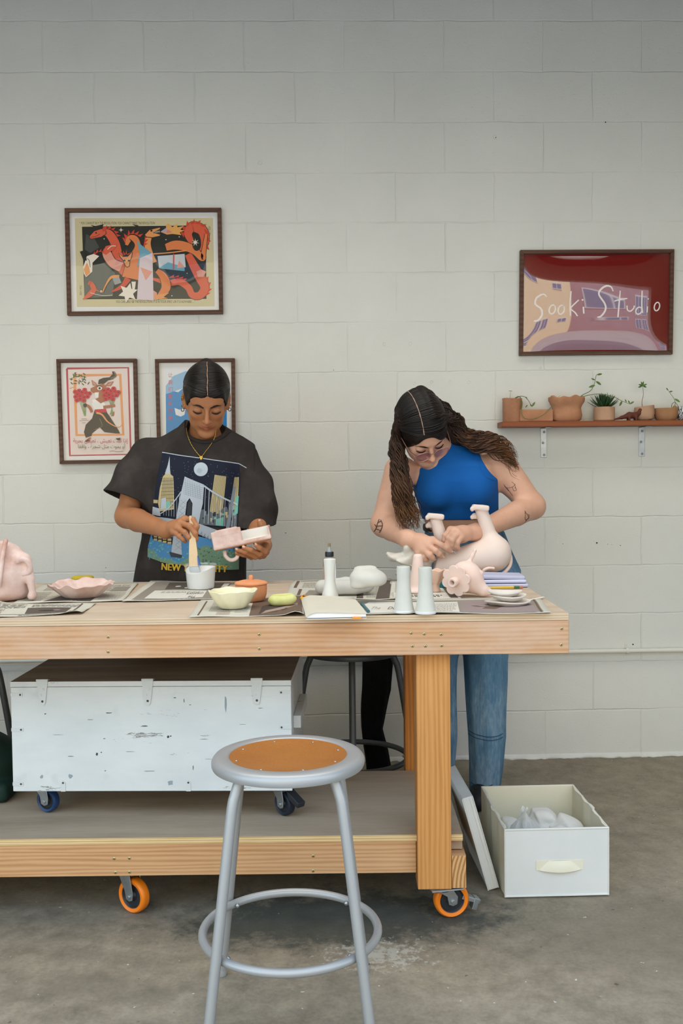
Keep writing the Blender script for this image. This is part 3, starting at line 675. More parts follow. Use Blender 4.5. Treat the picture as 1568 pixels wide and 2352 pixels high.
# ---------------------------------------------------------------- stools
def paint_metal(name, c, rough=.42):
    t = NT(name); t.set(srgb(c), rough, 0.35, 0.5); t.bump(t.noise(t.coord(), 260, 2), 0.08, 0.0006); return t.m
M_STEEL = paint_metal('grey_enamel', 0xa3a3a1); M_GUN = paint_metal('gunmetal_enamel', 0x55595a)
def masonite():
    t = NT('masonite'); col = t.ramp(t.noise(t.coord(), 6, 5, .6), [(.3, srgb(0x935620)), (.7, srgb(0xaa6c2e))]); col = t.mix(.25, col, t.ramp(t.noise(t.coord(), 220, 3, .7), [(.3, srgb(0x703e12)), (.7, srgb(0xbb7f42))]))
    t.set(col, .5, spec=.4); return t.m
M_MASON = masonite()
def stool(name, label, loc, rz, m, mseat, seat_r, z_seat, spread_t, spread_b, ring_z, ring_r, group, lean=0.0):
    s = thing(name, label, 'stool', loc, rz, group); R = seat_r
    prof = [(R * .755, z_seat - .012), (R * .765, z_seat - .003), (R * .80, z_seat + .0002), (R * .92, z_seat - .0005), (R * .965, z_seat - .003), (R * .99, z_seat - .008), (R, z_seat - .012), (R, z_seat - .021), (R * .988, z_seat - .0255), (R * .95, z_seat - .026), (R * .93, z_seat - .018), (R * .76, z_seat - .016)]
    mb = MB(); mb.lathe(prof + [prof[0]], 72, m); mb.build('seat_rim', None, s, sharp=60)
    mb = MB(); mb.lathe([(0, z_seat - .0095), (R * .4, z_seat - .009), (R * .62, z_seat - .006), (R * .775, z_seat - .0025), (R * .775, z_seat - .016), (0, z_seat - .02)], 64, mseat)
    seat = mb.build('seat', None, s)
    mb = MB(); mb.ball((0, 0, 0), (.0035, .0035, .0012), M_ZINC, 8)
    multi(mb, 'rivet', seat, [(R * .69 * math.cos(2 * PI * k / 8 + .3), R * .69 * math.sin(2 * PI * k / 8 + .3), z_seat - .0042) for k in range(8)])
    for i, (sx, sy) in enumerate(((-1, -1), (1, -1), (1, 1), (-1, 1))):
        a = Vector((sx * spread_t, sy * spread_t, z_seat - .021)); b = Vector((sx * spread_b, sy * spread_b, 0.006))
        k = a + (b - a) * .06 + Vector((-sx * .004, -sy * .004, 0))
        leg = MB().tube(spline([a + Vector((-sx * .012, -sy * .012, 0)), k, a + (b - a) * .14, a + (b - a) * .5, b], 5), .0118, 14).build('leg', m, s)
        MB().lathe([(0, 0), (.0125, 0), (.0135, .012), (.0122, .018)], 14, m, Matrix.Translation((b.x, b.y, 0))).build('foot', None, leg)
    t = (ring_z - .006) / (z_seat - .036); ri = (spread_b + (spread_t - spread_b) * t) * math.sqrt(2)
    mb = MB(); mb.tube([(ring_r * math.cos(q), ring_r * math.sin(q), ring_z) for q in np.linspace(0, 2 * PI, 73)[:-1]], .0098, 12, closed=True); mb.build('foot_ring', m, s)
    mb = MB(); mb.ball((0, 0, 0), .0055, M_ZINC, 10); q = ring_r * .707 - .010
    multi(mb, 'bolt', s, [(sx * q, sy * q, ring_z) for sx, sy in ((-1, -1), (1, -1), (1, 1), (-1, 1))])
    return s
SCX, SCY = -0.069, -1.915
stool1 = stool('work_stool', 'grey metal work stool with brown hardboard seat in front of the table', (SCX, SCY, 0), 0.0, M_STEEL, M_MASON, .171, .592, .110, .1745, .190, .197, None)
stool2 = stool('work_stool', 'dark gunmetal stool pushed under the back edge of the table beside the crate', (pt(808, 1520, -.57).x, -.57, 0), .75, M_GUN, M_MASON, .171, .592, .110, .1745, .190, .197, None)
stool3 = dup(stool2, (-1.30, -.57, 0), PI / 4, 'dark stool at the far left behind the white crate, mostly cut off')
# ---------------------------------------------------------------- fabric storage box and its lid
def fabric(name, c1, c2, sc=900, bump=.12):
    t = NT(name); v = t.coord(); col = t.ramp(t.noise(v, 5, 4), [(.3, srgb(c1)), (.7, srgb(c2))]); t.set(col, .85, spec=.15)
    w = t.n('TexChecker'); w.inputs['Scale'].default_value = sc; t.l(v, w.inputs['Vector']); t.bump(t.math('ADD', t.math('MULTIPLY', w.outputs['Fac'], .4), t.noise(v, 25, 4)), bump, .002); return t.m
M_FAB = fabric('white_box_fabric', 0xd3d3cd, 0xdbdad4); M_FABIN = fabric('cream_box_lining', 0xdcd5bd, 0xe6e0ca)
bl, br = ptz(1160, 2064, 0), ptz(1397, 2055, 0); BW = .296; BD = .385; BH = .2
BRZ = math.atan2(br.y - bl.y, br.x - bl.x) - .03
fbox = thing('storage_box', 'open white fabric storage box on the floor right of the table', 'box', (bl.x, bl.y, 0), BRZ)
tw = .006
MB().box((0, 0, .002), (BW, tw, BH)).build('front_panel', M_FAB, fbox, bevel=.002)
MB().box((0, BD - tw, .002), (BW, BD, BH)).build('back_panel', M_FABIN, fbox, bevel=.002)
for x in (0, BW - tw):
    mb = MB(); n = 14; vs = []
    for j in range(2):
        for i in range(n + 1):
            yy = tw + (BD - 2 * tw) * i / n; fold = -.006 * math.exp(-((i - n * .45) / 1.2) ** 2) + .003 * math.sin(i * 1.7)
            for z in (.002, BH): vs.append((x + (0 if j == 0 else tw) + (fold if z > .1 or True else 0) * (1 if z > .1 else .3) * (1 if x == 0 else -1), yy, z))
    st = 2 * (n + 1); fs = []
    for i in range(n):
        a = 2 * i; fs += [(a, a + 1, a + 3, a + 2), (st + a, st + a + 2, st + a + 3, st + a + 1), (a + 1, st + a + 1, st + a + 3, a + 3), (a, a + 2, st + a + 2, st + a)]
    mb.add(vs, fs, None, True); mb.build('side_panel', M_FABIN, fbox, sharp=50)
MB().box((tw, tw, .002), (BW - tw, BD - tw, .006)).build('base', M_FABIN, fbox)
mb = MB()
for z in (BH - .002, .006): mb.tube([(0, 0, z), (BW, 0, z)], .0028, 8); 
for x in (0, BW): mb.tube([(x, 0, BH - .002), (x, BD, BH - .002)], .0025, 8); mb.tube([(x, 0, .004), (x, 0, BH)], .0025, 8)
mb.tube([(0, BD, BH - .002), (BW, BD, BH - .002)], .0025, 8); mb.build('piping', M_FAB, fbox)
h = MB(); h.box((.088, -.0016, .080), (.224, 0, .108)); vs = []; n = 16
for i in range(n + 1):
    u = i / n; bu = .011 * math.sin(PI * u) ** .7
    for k, z in enumerate((.1075, .099, .090, .0805)): x = (.125 - .010 * k) + ((.187 + .010 * k) - (.125 - .010 * k)) * u; vs.append((x, -.0020 - bu * (.25, .7, 1, 1)[k], z - .004 * math.sin(PI * u) * (k == 3)))
h.add(vs, [(4 * i + j, 4 * i + j + 1, 4 * i + j + 5, 4 * i + j + 4) for i in range(n) for j in range(3)], None, True); h.build('handle', M_FABIN, fbox)
# lid: slab leaning on the table's side
pb = ptz(1134, 2046, 0); pb_top = pt(1072, 1831, pb.y)
lid = thing('box_lid', 'white fabric box lid leaning against the right end of the table', 'lid', (pb.x, pb.y, 0), 0)
ang = math.atan2(pb_top.x - pb.x, pb_top.z); L = (pb_top - pb).length
mb = MB(); M = rotm(0, ang, .03); mb.box((-.0155, 0, .004), (.0155, .30, L), None, M); lid_o = mb.build('panel', M_FAB, lid, bevel=.004, bseg=3)
mb = MB()
for z in (.006, L - .002): mb.tube([(.0155, 0.0, z), (.0155, .30, z)], .0018, 6, None, mtx=M)
for x in (.0155, -.0155): mb.tube([(x, .0, .006), (x, .0, L - .002)], .0018, 6, None, mtx=M)
mb.tube([(.006, -.0005, .006), (.006, -.0005, L - .002)], .0008, 6, None, mtx=M); mb.build('piping', M_FAB, lid)
# ---------------------------------------------------------------- things on the table top
def clay(name, c1, c2, c3=None, rough=.85, bump=.25, sc=9): return mottled(name, c1, c2, sc, rough, bump, 70, .0015, c3, .2)
M_PINK = clay('pink_slip_clay', 0xb98c7a, 0xdfc6bc, 0xcaa595, .85, .35, 7); M_PINKP = clay('pale_pink_clay', 0xe2c4b4, 0xecd2c5, None, .8, .08); M_PINKO = clay('peach_clay', 0xdcb69e, 0xe8c6b0, None, .85, .1)
M_WHITEC = clay('white_clay', 0xc2bcb1, 0xcfcac0, None, .85, .12); M_TERRA = clay('terracotta', 0xd2875a, 0xe09a6c, None, .85, .15, 6); M_CREAM = clay('cream_clay', 0xddd3ac, 0xeae2c2, 0xe4dab5, .85, .25)
M_GLAZE = mottled('grey_white_glaze', 0xc4c2b6, 0xd0cec3, 7, .55, .05, 40, .0008); M_CHALK = flat(0xd8d8d4, .7, name='chalk_white'); M_BROWNC = clay('brown_clay', 0x9c6748, 0xad7757)
M_PAPER = mottled('newsprint', 0xbdb8a8, 0xcac5b6, 5, .9, .1, 30, .001)
N_DK = ink(0x5b5148); N_MID = ink(0x8d8578); N_TX = ink(0x9d988b); N_BLK = ink(0x38342f); N_LT = ink(0xd3cfc2); N_MAUVE = ink(0x948480); N_BR = ink(0x6a5648)
def depth_of(P): return (P - CAM_O).dot(CAM_F)
def base(px, py, z=0.0):
    P = ttop(px, py, z); return P, depth_of(P) / F_PX
def sheet(label, fl, fr, br, bl, art, seed, curl=None, lift=0.0, n=(26, 12), amp=.0012):
    """newspaper sheet lying on the table: corners as seen, art in (u, v) 0..1 from front left"""
    C = [ttop(*q) for q in (fl, fr, br, bl)]; rr = np.random.RandomState(seed); ph = rr.rand(6) * 6
    def mp(u, v):
        p = C[0] * (1 - u) * (1 - v) + C[1] * u * (1 - v) + C[2] * u * v + C[3] * (1 - u) * v
        e = min(u, 1 - u, v, 1 - v); h = amp * (1 + math.sin(9 * u + ph[0]) * math.sin(5 * v + ph[1])) + .0022 * math.exp(-max(e, 0) / .05) * (.6 + .5 * math.sin(11 * (u + v) + ph[2])) + lift
        if curl: h += curl(u, v)
        return Vector((p.x, p.y, TOP + .0009 + h)), Vector((0, 0, 1))
    nu, nv = n; mb = MB(); vs = [mp(i / nu, j / nv)[0] for j in range(nv + 1) for i in range(nu + 1)]
    mb.add(vs, [(j * (nu + 1) + i, j * (nu + 1) + i + 1, (j + 1) * (nu + 1) + i + 1, (j + 1) * (nu + 1) + i) for j in range(nv) for i in range(nu)], M_PAPER, True)
    o = mb.build('newspaper', None, None, sharp=0, solid=.0006); tag(o, label, 'newspaper', 'newspaper sheets covering the table')
    art.build('print', lambda u, v: (mp(u, v)[0] + Vector((0, 0, .0006)), Vector((0, 0, 1))), o, eps=.00005, maxlen=.06); return o
a = Art(); a.rect(.0, .12, .55, .16, N_MID); a.poly([(.50, .18), (.84, .17), (.84, .62), (.48, .62)], N_DK); a.disc(.66, .38, .07, ink(0x3a332c), 16, .05); a.disc(.74, .42, .03, ink(0x948879), 12); a.lines(.02, .25, .3, .6, 5, ink(0x9c8271), .5); a.lines(.46, .03, .85, .14, 3, N_TX); a.lines(.5, .68, .9, .9, 4, N_TX); a.rect(.885, .05, .90, .95, N_BR); a.lines(-.0, .65, .45, .95, 6, N_TX)
sheet('newspaper sheet nearest the front at the left end of the table', (-90, 1423), (188, 1412), (221, 1387), (-60, 1390), a, 1, lambda u, v: .010 * math.exp(-((u - .93) ** 2 + (v - .02) ** 2) / .006) + .02 * math.exp(-((u - .1) / .12) ** 2 - ((v - 1) / .35) ** 2))
a = Art(); a.poly([(.25, .06), (.70, .02), (.72, .42), (.42, .5)], N_DK); a.lines(.75, .08, .96, .5, 7, N_TX); a.lines(.45, .55, .95, .9, 9, N_TX); a.poly([(.78, .52), (.95, .52), (.96, .75), (.8, .76)], N_MID); a.lines(.06, .1, .22, .55, 6, N_TX); a.lines(.1, .62, .4, .9, 6, N_TX)
sheet('newspaper sheet under the ruffled pink dish', (30, 1388), (282, 1383), (318, 1341), (100, 1344), a, 2, lift=.0006)
a = Art(); a.poly([(.08, .02), (.93, .02), (.93, .97), (.08, .97)], N_MID); a.poly([(.2, .10), (.82, .10), (.80, .48), (.2, .50)], N_LT); a.poly([(.30, .55), (.92, .54), (.93, .92), (.26, .92)], N_DK); a.disc(.42, .70, .035, N_LT, 10, .03); a.disc(.55, .62, .04, N_LT, 10, .04); a.disc(.7, .75, .06, N_MID, 12, .05); a.lines(.3, .36, .78, .46, 3, N_TX)
a.text('creators', .79, .36, .165, N_BLK, 'L', .34, 0, PI); a.text('The', .74, .20, .165, N_BLK, 'L', .34, 0, PI)
sheet('newspaper sheet with an upside-down headline under the white tub', (280, 1385), (500, 1379), (530, 1340), (346, 1337), a, 3, lift=.0012)
a = Art(); a.rect(.06, .08, .075, .85, N_BR); a.lines(.14, .3, .32, .85, 9, N_TX); a.lines(.22, .12, .34, .3, 4, ink(0xa98d7b)); a.lines(.38, .2, .5, .6, 6, N_TX); a.poly([(.52, .02), (.99, .02), (.99, .96), (.52, .96)], N_BR); a.poly([(.6, .08), (.86, .3), (.8, .7), (.62, .5)], ink(0x4a3d34)); a.poly([(.62, .1), (.95, .5), (.95, .62), (.66, .26)], ink(0xa08a7c))
sheet('newspaper sheet under the cream bowl and the yellow ring', (434, 1420), (698, 1417), (694, 1371), (463, 1378), a, 4, lambda u, v: .012 * math.exp(-((u - .93) / .08) ** 2 - (v / .3) ** 2))
a = Art(); a.rect(.04, .52, .07, .95, N_BR); a.rect(.08, .9, .9, .93, N_MID); a.lines(.12, .55, .4, .85, 6, N_TX); a.rect(.1, .08, .13, .46, N_BR); a.poly([(.16, .1), (.4, .08), (.4, .42), (.2, .42)], N_MID); a.rect(.66, .04, .72, .96, N_DK); a.lines(.75, .1, .95, .9, 14, N_TX)
sheet('newspaper sheet under the white clay mushroom pieces', (652, 1378), (905, 1379), (898, 1331), (674, 1334), a, 5)
a = Art(); a.rect(0, .03, .16, .97, N_DK); a.poly([(.17, .08), (.87, .05), (.86, .92), (.17, .94)], N_LT); a.lines(.3, .12, .82, .25, 2, N_BLK, .6); a.rect(.88, .03, .97, .9, N_DK); a.lines(.22, .35, .8, .9, 9, N_TX)
sheet('newspaper sheet under the pink cone and goblet', (862, 1380), (1060, 1379), (1026, 1341), (876, 1334), a, 6, lift=.001)
a = Art(); a.poly([(.04, .03), (.97, .03), (.97, .92), (.06, .92)], N_MID); a.poly([(.12, .06), (.42, .06), (.42, .8), (.14, .84)], N_LT); a.poly([(.44, .06), (.60, .08), (.58, .8), (.43, .8)], N_LT); a.lines(.45, .14, .58, .74, 7, N_TX); a.poly([(.61, .06), (.95, .06), (.93, .88), (.60, .88)], N_MAUVE); a.poly([(.7, .3), (.76, .26), (.80, .42), (.72, .44)], N_BR); a.stroke([(.66, .5), (.7, .42), (.78, .44)], .03, N_BR); a.text('The', .185, .3, .24, N_TX, 'L', .12); a.text('Designs', .265, .3, .24, N_DK, 'L', .13); a.rect(.955, .04, .965, .94, N_BR)
sheet('long newspaper sheet along the right front edge of the table', (742, 1414), (1266, 1412), (1240, 1377), (790, 1383), a, 7, lift=.0018)

# sizes below are measured in the photograph's pixels at each thing's own depth
def mk(px, py, z=0.003): return base(px, py, z)
# big pink vessel, left edge
P, s = mk(20, 1376); v = Vol()
v.ell((-12 * s, 0, 62 * s), (66 * s, 60 * s, 66 * s), k=.02).ell((-30 * s, 0, 88 * s), (58 * s, 50 * s, 44 * s), k=.03).ell((-10 * s, 0, 16 * s), (58 * s, 52 * s, 20 * s), k=.03)
v.chain([(42 * s, -20 * s, 90 * s), (58 * s, -30 * s, 50 * s), (64 * s, -30 * s, 14 * s)], [18 * s, 10 * s, 7 * s], k=.02)
v.ell((62 * s, -30 * s, 10 * s), (10 * s, 16 * s, 9 * s), k=.008)
v.box((0, 0, -.03), (.3, .3, .03), k=.004, mode='sub')
pv = sdf('clay_vessel', v, M_PINK, None, .004, 2, loc=P); tag(pv, 'large round pink clay vessel with looped handles at the left edge of the table', 'vessel')
hb = MB(); hb.tube(spline([(-2 * s, -62 * s, 36 * s), (2 * s, -64 * s, 60 * s), (6 * s, -58 * s, 100 * s), (9 * s, -44 * s, 132 * s), (8 * s, -36 * s, 136 * s), (4 * s, -32 * s, 126 * s), (4 * s, -30 * s, 108 * s)], 6), 5.2 * s, 12); hb.build('handle', M_PINK, pv)
hb = MB(); hb.tube(spline([(34 * s, -44 * s, 90 * s), (46 * s, -52 * s, 96 * s), (58 * s, -52 * s, 94 * s), (63 * s, -46 * s, 82 * s), (60 * s, -40 * s, 68 * s), (48 * s, -36 * s, 62 * s), (38 * s, -30 * s, 58 * s)], 6), 6.5 * s, 12); hb.build('handle', M_PINK, pv)
# ruffled dish
P, s = mk(188, 1372); ph = RNG.rand(8) * 6
def ruf(th, i, r, z):
    w = max(0, (i - 2) / 8.0); d = .5 * math.sin(5 * th + ph[0]) + .6 * math.sin(8 * th + ph[1]) + .4 * math.sin(13 * th + ph[2])
    m_ = .45 + .55 * math.sin(2 * th + ph[5]) * math.sin(3 * th + ph[6]); return r * (1 + .055 * w * d), z + .008 * w * (math.sin(6 * th + ph[3] + math.sin(3 * th)) * m_ + .6 * math.sin(15 * th + ph[4] + 2 * math.sin(2 * th)) * (.4 + .6 * abs(m_))) + .010 * w * max(0, math.sin(th))
prof = [(0, .0), (34 * s, .0), (40 * s, 2 * s), (50 * s, 10 * s), (60 * s, 20 * s), (68 * s, 27 * s), (75 * s, 31 * s), (74 * s, 33 * s), (66 * s, 30 * s), (56 * s, 23 * s), (44 * s, 12 * s), (30 * s, 6 * s), (0, 5 * s)]
o = MB().lathe(prof, 96, M_PINK, None, lambda th, i, r, z: ruf(th, min(i, 12 - i) * 1.4, r, z) if r > 0 else (r, z)).build('ruffled_dish', None, loc=P, subsurf=1); tag(o, 'low pink clay dish with a ruffled petal rim', 'dish')
# sponge behind
P, s = mk(190, 1346); v = Vol(); v.box((0, 0, 12 * s), (24 * s, 16 * s, 12 * s), None, 7 * s); o = sdf('sponge', v, mottled('olive_sponge', 0xb59f2f, 0xc4ae3c, 40, .95, .5, 200, .002), None, .0025, loc=P); tag(o, 'olive yellow sponge block behind the ruffled dish', 'sponge')
# tub of slip
P, s = mk(461, 1352); P_TUB = P; S_TUB = s
tub = thing('plastic_tub', 'clear plastic tub of white slip with a brush standing in it', 'tub', P)
def clearmat(name, col, alpha):
    t = NT(name); tr = t.n('BsdfTransparent'); gl = t.n('BsdfGlossy'); gl.inputs['Roughness'].default_value = .12; df = t.n('BsdfDiffuse'); df.inputs['Color'].default_value = srgb(col); lw = t.n('LayerWeight'); lw.inputs['Blend'].default_value = .5; fr = t.math('ADD', .04, t.math('MULTIPLY', t.math('POWER', lw.outputs['Facing'], 5.0), .8))
    m1 = t.n('MixShader'); m1.inputs[0].default_value = alpha; t.l(tr.outputs[0], m1.inputs[1]); t.l(df.outputs[0], m1.inputs[2]); m2 = t.n('MixShader'); t.l(fr, m2.inputs[0]); t.l(m1.outputs[0], m2.inputs[1]); t.l(gl.outputs[0], m2.inputs[2]); t.l(m2.outputs[0], t.out.inputs['Surface']); return t.m
M_CLEAR = clearmat('clear_plastic', 0xe6e6e2, .16); M_SLIP = mottled('white_slip', 0xe4e2dc, 0xecebe6, 8, .45, .15, 20, .002)
MB().lathe([(0, 0), (29 * s, 0), (31 * s, 2 * s), (35 * s, 52 * s), (37 * s, 53 * s), (37.5 * s, 56 * s), (36 * s, 57 * s), (35 * s, 54 * s)], 48, M_CLEAR).build('wall', None, tub)
MB().lathe([(0, .0008), (28.5 * s, .0008), (30.4 * s, 2.4 * s), (33.2 * s, 40 * s), (34.2 * s, 50 * s), (33.2 * s, 50 * s), (31 * s, 40 * s), (29 * s, 36 * s), (0, 35 * s)], 48, M_SLIP, None, lambda th, i, r, z: (r, z - (12 * s * max(0, -math.sin(th + .6)) if i in (4, 5) else 0) - (6 * s * max(0, -math.sin(th + .6)) if i in (3, 6) else 0))).build('slip', None, tub)
# lidded terracotta pot
P, s = mk(577, 1380); pot = thing('lidded_pot', 'orange terracotta pot with a knobbed lid', 'pot', P)
wob = lambda th, i, r, z: (r * (1 + .06 * math.cos(4 * th) * .5 + .012 * math.sin(3 * th)), z)
MB().lathe([(0, 0), (26 * s, 0), (30 * s, 3 * s), (34 * s, 14 * s), (35.5 * s, 30 * s), (35 * s, 37 * s), (33 * s, 38 * s), (32 * s, 30 * s), (0, 10 * s)], 48, M_TERRA, None, wob).build('body', None, pot)
lid2 = MB().lathe([(0, 36 * s), (33 * s, 37.5 * s), (37 * s, 39 * s), (36.5 * s, 42 * s), (32 * s, 45 * s), (20 * s, 48 * s), (0, 49 * s)], 48, M_TERRA, None, wob).build('lid', None, pot)
MB().lathe([(6 * s, 46 * s), (5 * s, 52 * s), (5.6 * s, 56 * s), (4 * s, 59 * s), (0, 60 * s)], 20, M_TERRA).build('knob', None, lid2)
# cream bowl
P, s = mk(535, 1397); ph = RNG.rand(8) * 6
def crb(th, i, r, z): return r * (1 + .018 * math.sin(6 * th + ph[0]) + .014 * math.sin(11 * th + ph[1] + z * 60)), z + (.0016 * math.sin(4 * th + ph[2]) + .0011 * math.sin(9 * th + ph[3])) * min(1, z / .03)
t = NT('cream_clay_rusty'); _c = t.ramp(t.noise(t.coord(), 12, 5), [(.3, srgb(0xdcd2aa)), (.7, srgb(0xeae2c2))]); t.set(t.mix(t.ramp(t.noise(t.coord(loc=(2, 2, 2)), 26, 5, .7), [(.69, (0,) * 3), (.74, (1,) * 3)]), _c, srgb(0x9c6a3c)), .85, spec=.2); t.bump(t.noise(t.coord(), 45, 4), .5, .003)
o = MB().lathe([(0, 0), (26 * s, 0), (32 * s, 3 * s), (44 * s, 18 * s), (53 * s, 34 * s), (57 * s, 42 * s), (54.5 * s, 43.5 * s), (50 * s, 36 * s), (40 * s, 20 * s), (26 * s, 8 * s), (0, 6 * s)], 72, t.m, None, crb).build('clay_bowl', None, loc=P, subsurf=1); tag(o, 'rough cream clay bowl with rust specks beside the terracotta pot', 'bowl')
# yellow ring
P, s = mk(649, 1390); v = Vol(); v.ell((0, 0, 13 * s), (33 * s, 22 * s, 13 * s), None, k=.004).box((0, 0, 13 * s), (28 * s, 17 * s, 11 * s), None, 10 * s, k=.01).ell((2 * s, -2 * s, 27 * s), (22 * s, 12 * s, 16 * s), k=.004, mode='sub')
o = sdf('sponge', v, mottled('pale_yellow_sponge', 0xc9c87e, 0xd6d590, 30, .95, .4, 250, .0015), None, .0022, loc=P); o.rotation_euler = (0, -.06, .1); tag(o, 'pale yellow oval sponge with a hollow middle beside the sketchbook', 'sponge')
# sketchbook
P, s = mk(770, 1416, .001); bk = thing('sketchbook', 'cream sketchbook with orange elastic lying open at the front of the table', 'book', P, -.05)
q = [ttop(703, 1425), ttop(842, 1422), ttop(812, 1384), ttop(692, 1384)]; q = [Matrix.Rotation(.05, 4, 'Z') @ (p - P) for p in q]
def bmap(u, v, z): p = q[0] * (1 - u) * (1 - v) + q[1] * u * (1 - v) + q[2] * u * v + q[3] * (1 - u) * v; return Vector((p.x, p.y, z))
def block(name, m, zf0, zf1, ins, n=20):
    mb = MB(); vs = []
    for zf in (zf0, zf1):
        for j in (0, .5, 1):
            for i in range(n + 1): u = ins + (1 - 2 * ins) * i / n; vv = ins + (1 - 2 * ins) * j; vs.append(bmap(u, vv, zf(u)))
    st = 3 * (n + 1); fs = []
    for i in range(n):
        for j in (0, 1): a = j * (n + 1) + i; fs += [(a, a + n + 1, a + n + 2, a + 1), (st + a, st + a + 1, st + a + n + 2, st + a + n + 1)]
        fs += [(i, i + 1, st + i + 1, st + i), (2 * (n + 1) + i + 1, 2 * (n + 1) + i, st + 2 * (n + 1) + i, st + 2 * (n + 1) + i + 1)]
    for e in (0, n):
        for j in (0, 1): a = j * (n + 1) + e; fs.append((a, st + a, st + a + n + 1, a + n + 1))
    mb.add(vs, fs, m, False); return mb.build(name, None, bk, sharp=40)
bulge = lambda u: .0125 * math.sqrt(max(0, min(1, u / .16))) * (1 - .55 * max(0, (u - .2)) ** 1.2)
block('back_cover', flat(0xcfc4ac, .8), lambda u: .0005, lambda u: .003, -.0)
block('endpaper', flat(0x26346b, .6), lambda u: .003, lambda u: .0045, .012)
block('pages', flat(0xf0eee6, .8), lambda u: .0045, lambda u: .0058 + bulge(u), .01)
block('front_cover', mottled('cream_cover', 0xc9c2ae, 0xd1cab8, 5, .85, .1), lambda u: .006 + bulge(u), lambda u: .0075 + bulge(u), -.004)
mb = MB(); mb.tube(spline([bmap(.05, 1.0, .006), bmap(.0, 1.06, .012), bmap(.05, 1.12, .014), bmap(.12, 1.04, .012)], 6), (.004, .0012), 8, flat(0xf0a326, .6)); mb.build('elastic', None, bk)
mb = MB(); a_ = bmap(.83, -.03, .0); mb.box((a_.x - .011, a_.y - .003, .0012), (a_.x + .011, a_.y + .01, .0055), flat(0xe88f2a, .6)); mb.build('ribbon', None, bk)
P, s = mk(838, 1401, .0); pen = thing('pen', 'short teal pen lying beside the sketchbook', 'pen', P, 0)
a_ = ttop(831, 1394) - P; b_ = ttop(846, 1411) - P; up_ = Vector((0, 0, .008)); MB().tube([a_ + up_, b_ + up_], 3.6 * s, 12, flat(0x2f6470, .4)).build('barrel', None, pen); MB().tube([a_ * 1.25 + up_, a_ + up_], [2.2 * s, 3.8 * s], 12, flat(0x24505c, .4)).build('cap', None, pen)
# bottle vases
def vase(px, py, prof, label, group, m, sc, foot=None):
    P, s = mk(px, py); o = MB().lathe([(r * s * sc, z * s * sc) for r, z in prof], 48, m).build('bud_vase', None, loc=P); tag(o, label, 'vase', group)
    return o
vp = [(0, 0), (19, 0), (20.5, 2), (19, 12), (15, 28), (12.5, 42), (11.8, 56), (12.8, 76), (14, 92), (14, 95), (12, 96), (10.5, 93), (10, 80), (0, 60)]
o = vase(758, 1379, vp, 'white narrow-waisted bud vase standing behind the sketchbook', None, flat(0xd8d5cc, .6), 1.0)
vp2 = [(0, 0), (23, 0), (24, 2), (23.4, 7), (21, 20), (18, 42), (16, 60), (15.2, 76), (15.6, 100), (15.2, 106), (13.5, 107), (12.6, 103), (12, 80), (0, 60)]
for px, py, lb in ((927, 1407, 'grey-white tall clay vase, the left one of a matching pair'), (977, 1409, 'grey-white tall clay vase, the right one of a matching pair')):
    o = vase(px, py, vp2, lb, 'pair of tall clay vases', M_GLAZE, 1.0); P, s = mk(px, py); MB().lathe([(23.2 * s, .1 * s), (24.4 * s, 1.5 * s), (24 * s, 6 * s), (22.8 * s, 7 * s)], 48, M_CHALK).build('foot', None, o)
# applicator bottle
P, s = mk(757, 1344); bt = thing('applicator_bottle', 'translucent brown applicator bottle with black collar and clear tip', 'bottle', P)
MB().lathe([(0, 0), (14 * s, 0), (15 * s, 2 * s), (15 * s, 44 * s), (0, 44 * s)], 32, mottled('bottle_lower', 0xb89c86, 0xc6ad98, 4, .4, 0)).lathe([(15 * s, 44 * s), (15 * s, 60 * s), (13 * s, 63 * s), (9 * s, 65 * s), (8 * s, 67 * s), (0, 67 * s)], 32, flat(0x8f8580, .35)).build('body', None, bt)
MB().box((8 * s, -12.6 * s, 6 * s), (14.2 * s, -11 * s, 52 * s), flat(0xdfe6ee, .5)).build('label', None, bt)
MB().lathe([(9.6 * s, 66 * s), (9.8 * s, 67 * s), (9.8 * s, 76 * s), (9 * s, 77 * s), (0, 77 * s)], 28, M_BLKPL).build('collar', None, bt)
MB().lathe([(6 * s, 77 * s), (4.5 * s, 82 * s), (3 * s, 88 * s), (2.6 * s, 96 * s), (0, 97 * s)], 20, flat(0x9aa0a2, .3)).build('nozzle', None, bt); MB().lathe([(3.2 * s, 88.5 * s), (3 * s, 96 * s), (0, 97.5 * s)], 16, flat(0x8a7a5a, .5)).build('tip_cap', None, bt)
# white mushroom pieces
P, s = mk(795, 1366); v = Vol(); v.chain([(-55 * s, 0, 18 * s), (-20 * s, -10 * s, 17 * s), (20 * s, -10 * s, 18 * s), (48 * s, 0, 22 * s)], [17 * s, 17 * s, 17.5 * s, 17 * s], k=.01).ell((-48 * s, 14 * s, 20 * s), (18 * s, 26 * s, 13 * s), k=.01).chain([(-44 * s, 34 * s, 22 * s), (0, 44 * s, 24 * s), (46 * s, 30 * s, 24 * s)], [11 * s, 12 * s, 13 * s], k=.01); v.box((0, 0, -.02), (.2, .2, .022), k=.006, mode='sub')
o = sdf('clay_form', v, M_WHITEC, None, .0028, 1, loc=P); tag(o, 'long white clay trough shape lying on newspaper', 'sculpture')
P, s = mk(846, 1350, .045); v = Vol(); v.ell((0, 0, 22 * s), (43 * s, 36 * s, 24 * s), (0, .08, 0), k=.01).ell((-22 * s, -4 * s, 6 * s), (20 * s, 20 * s, 12 * s), k=.015).ell((-16 * s, 6 * s, 44 * s), (16 * s, 14 * s, 6 * s), k=.012).ell((8 * s, 4 * s, 46 * s), (10 * s, 8 * s, 4 * s), k=.012).box((10 * s, 0, -12 * s), (60 * s, 60 * s, 12 * s), (0, -.08, 0), k=.012, mode='sub')
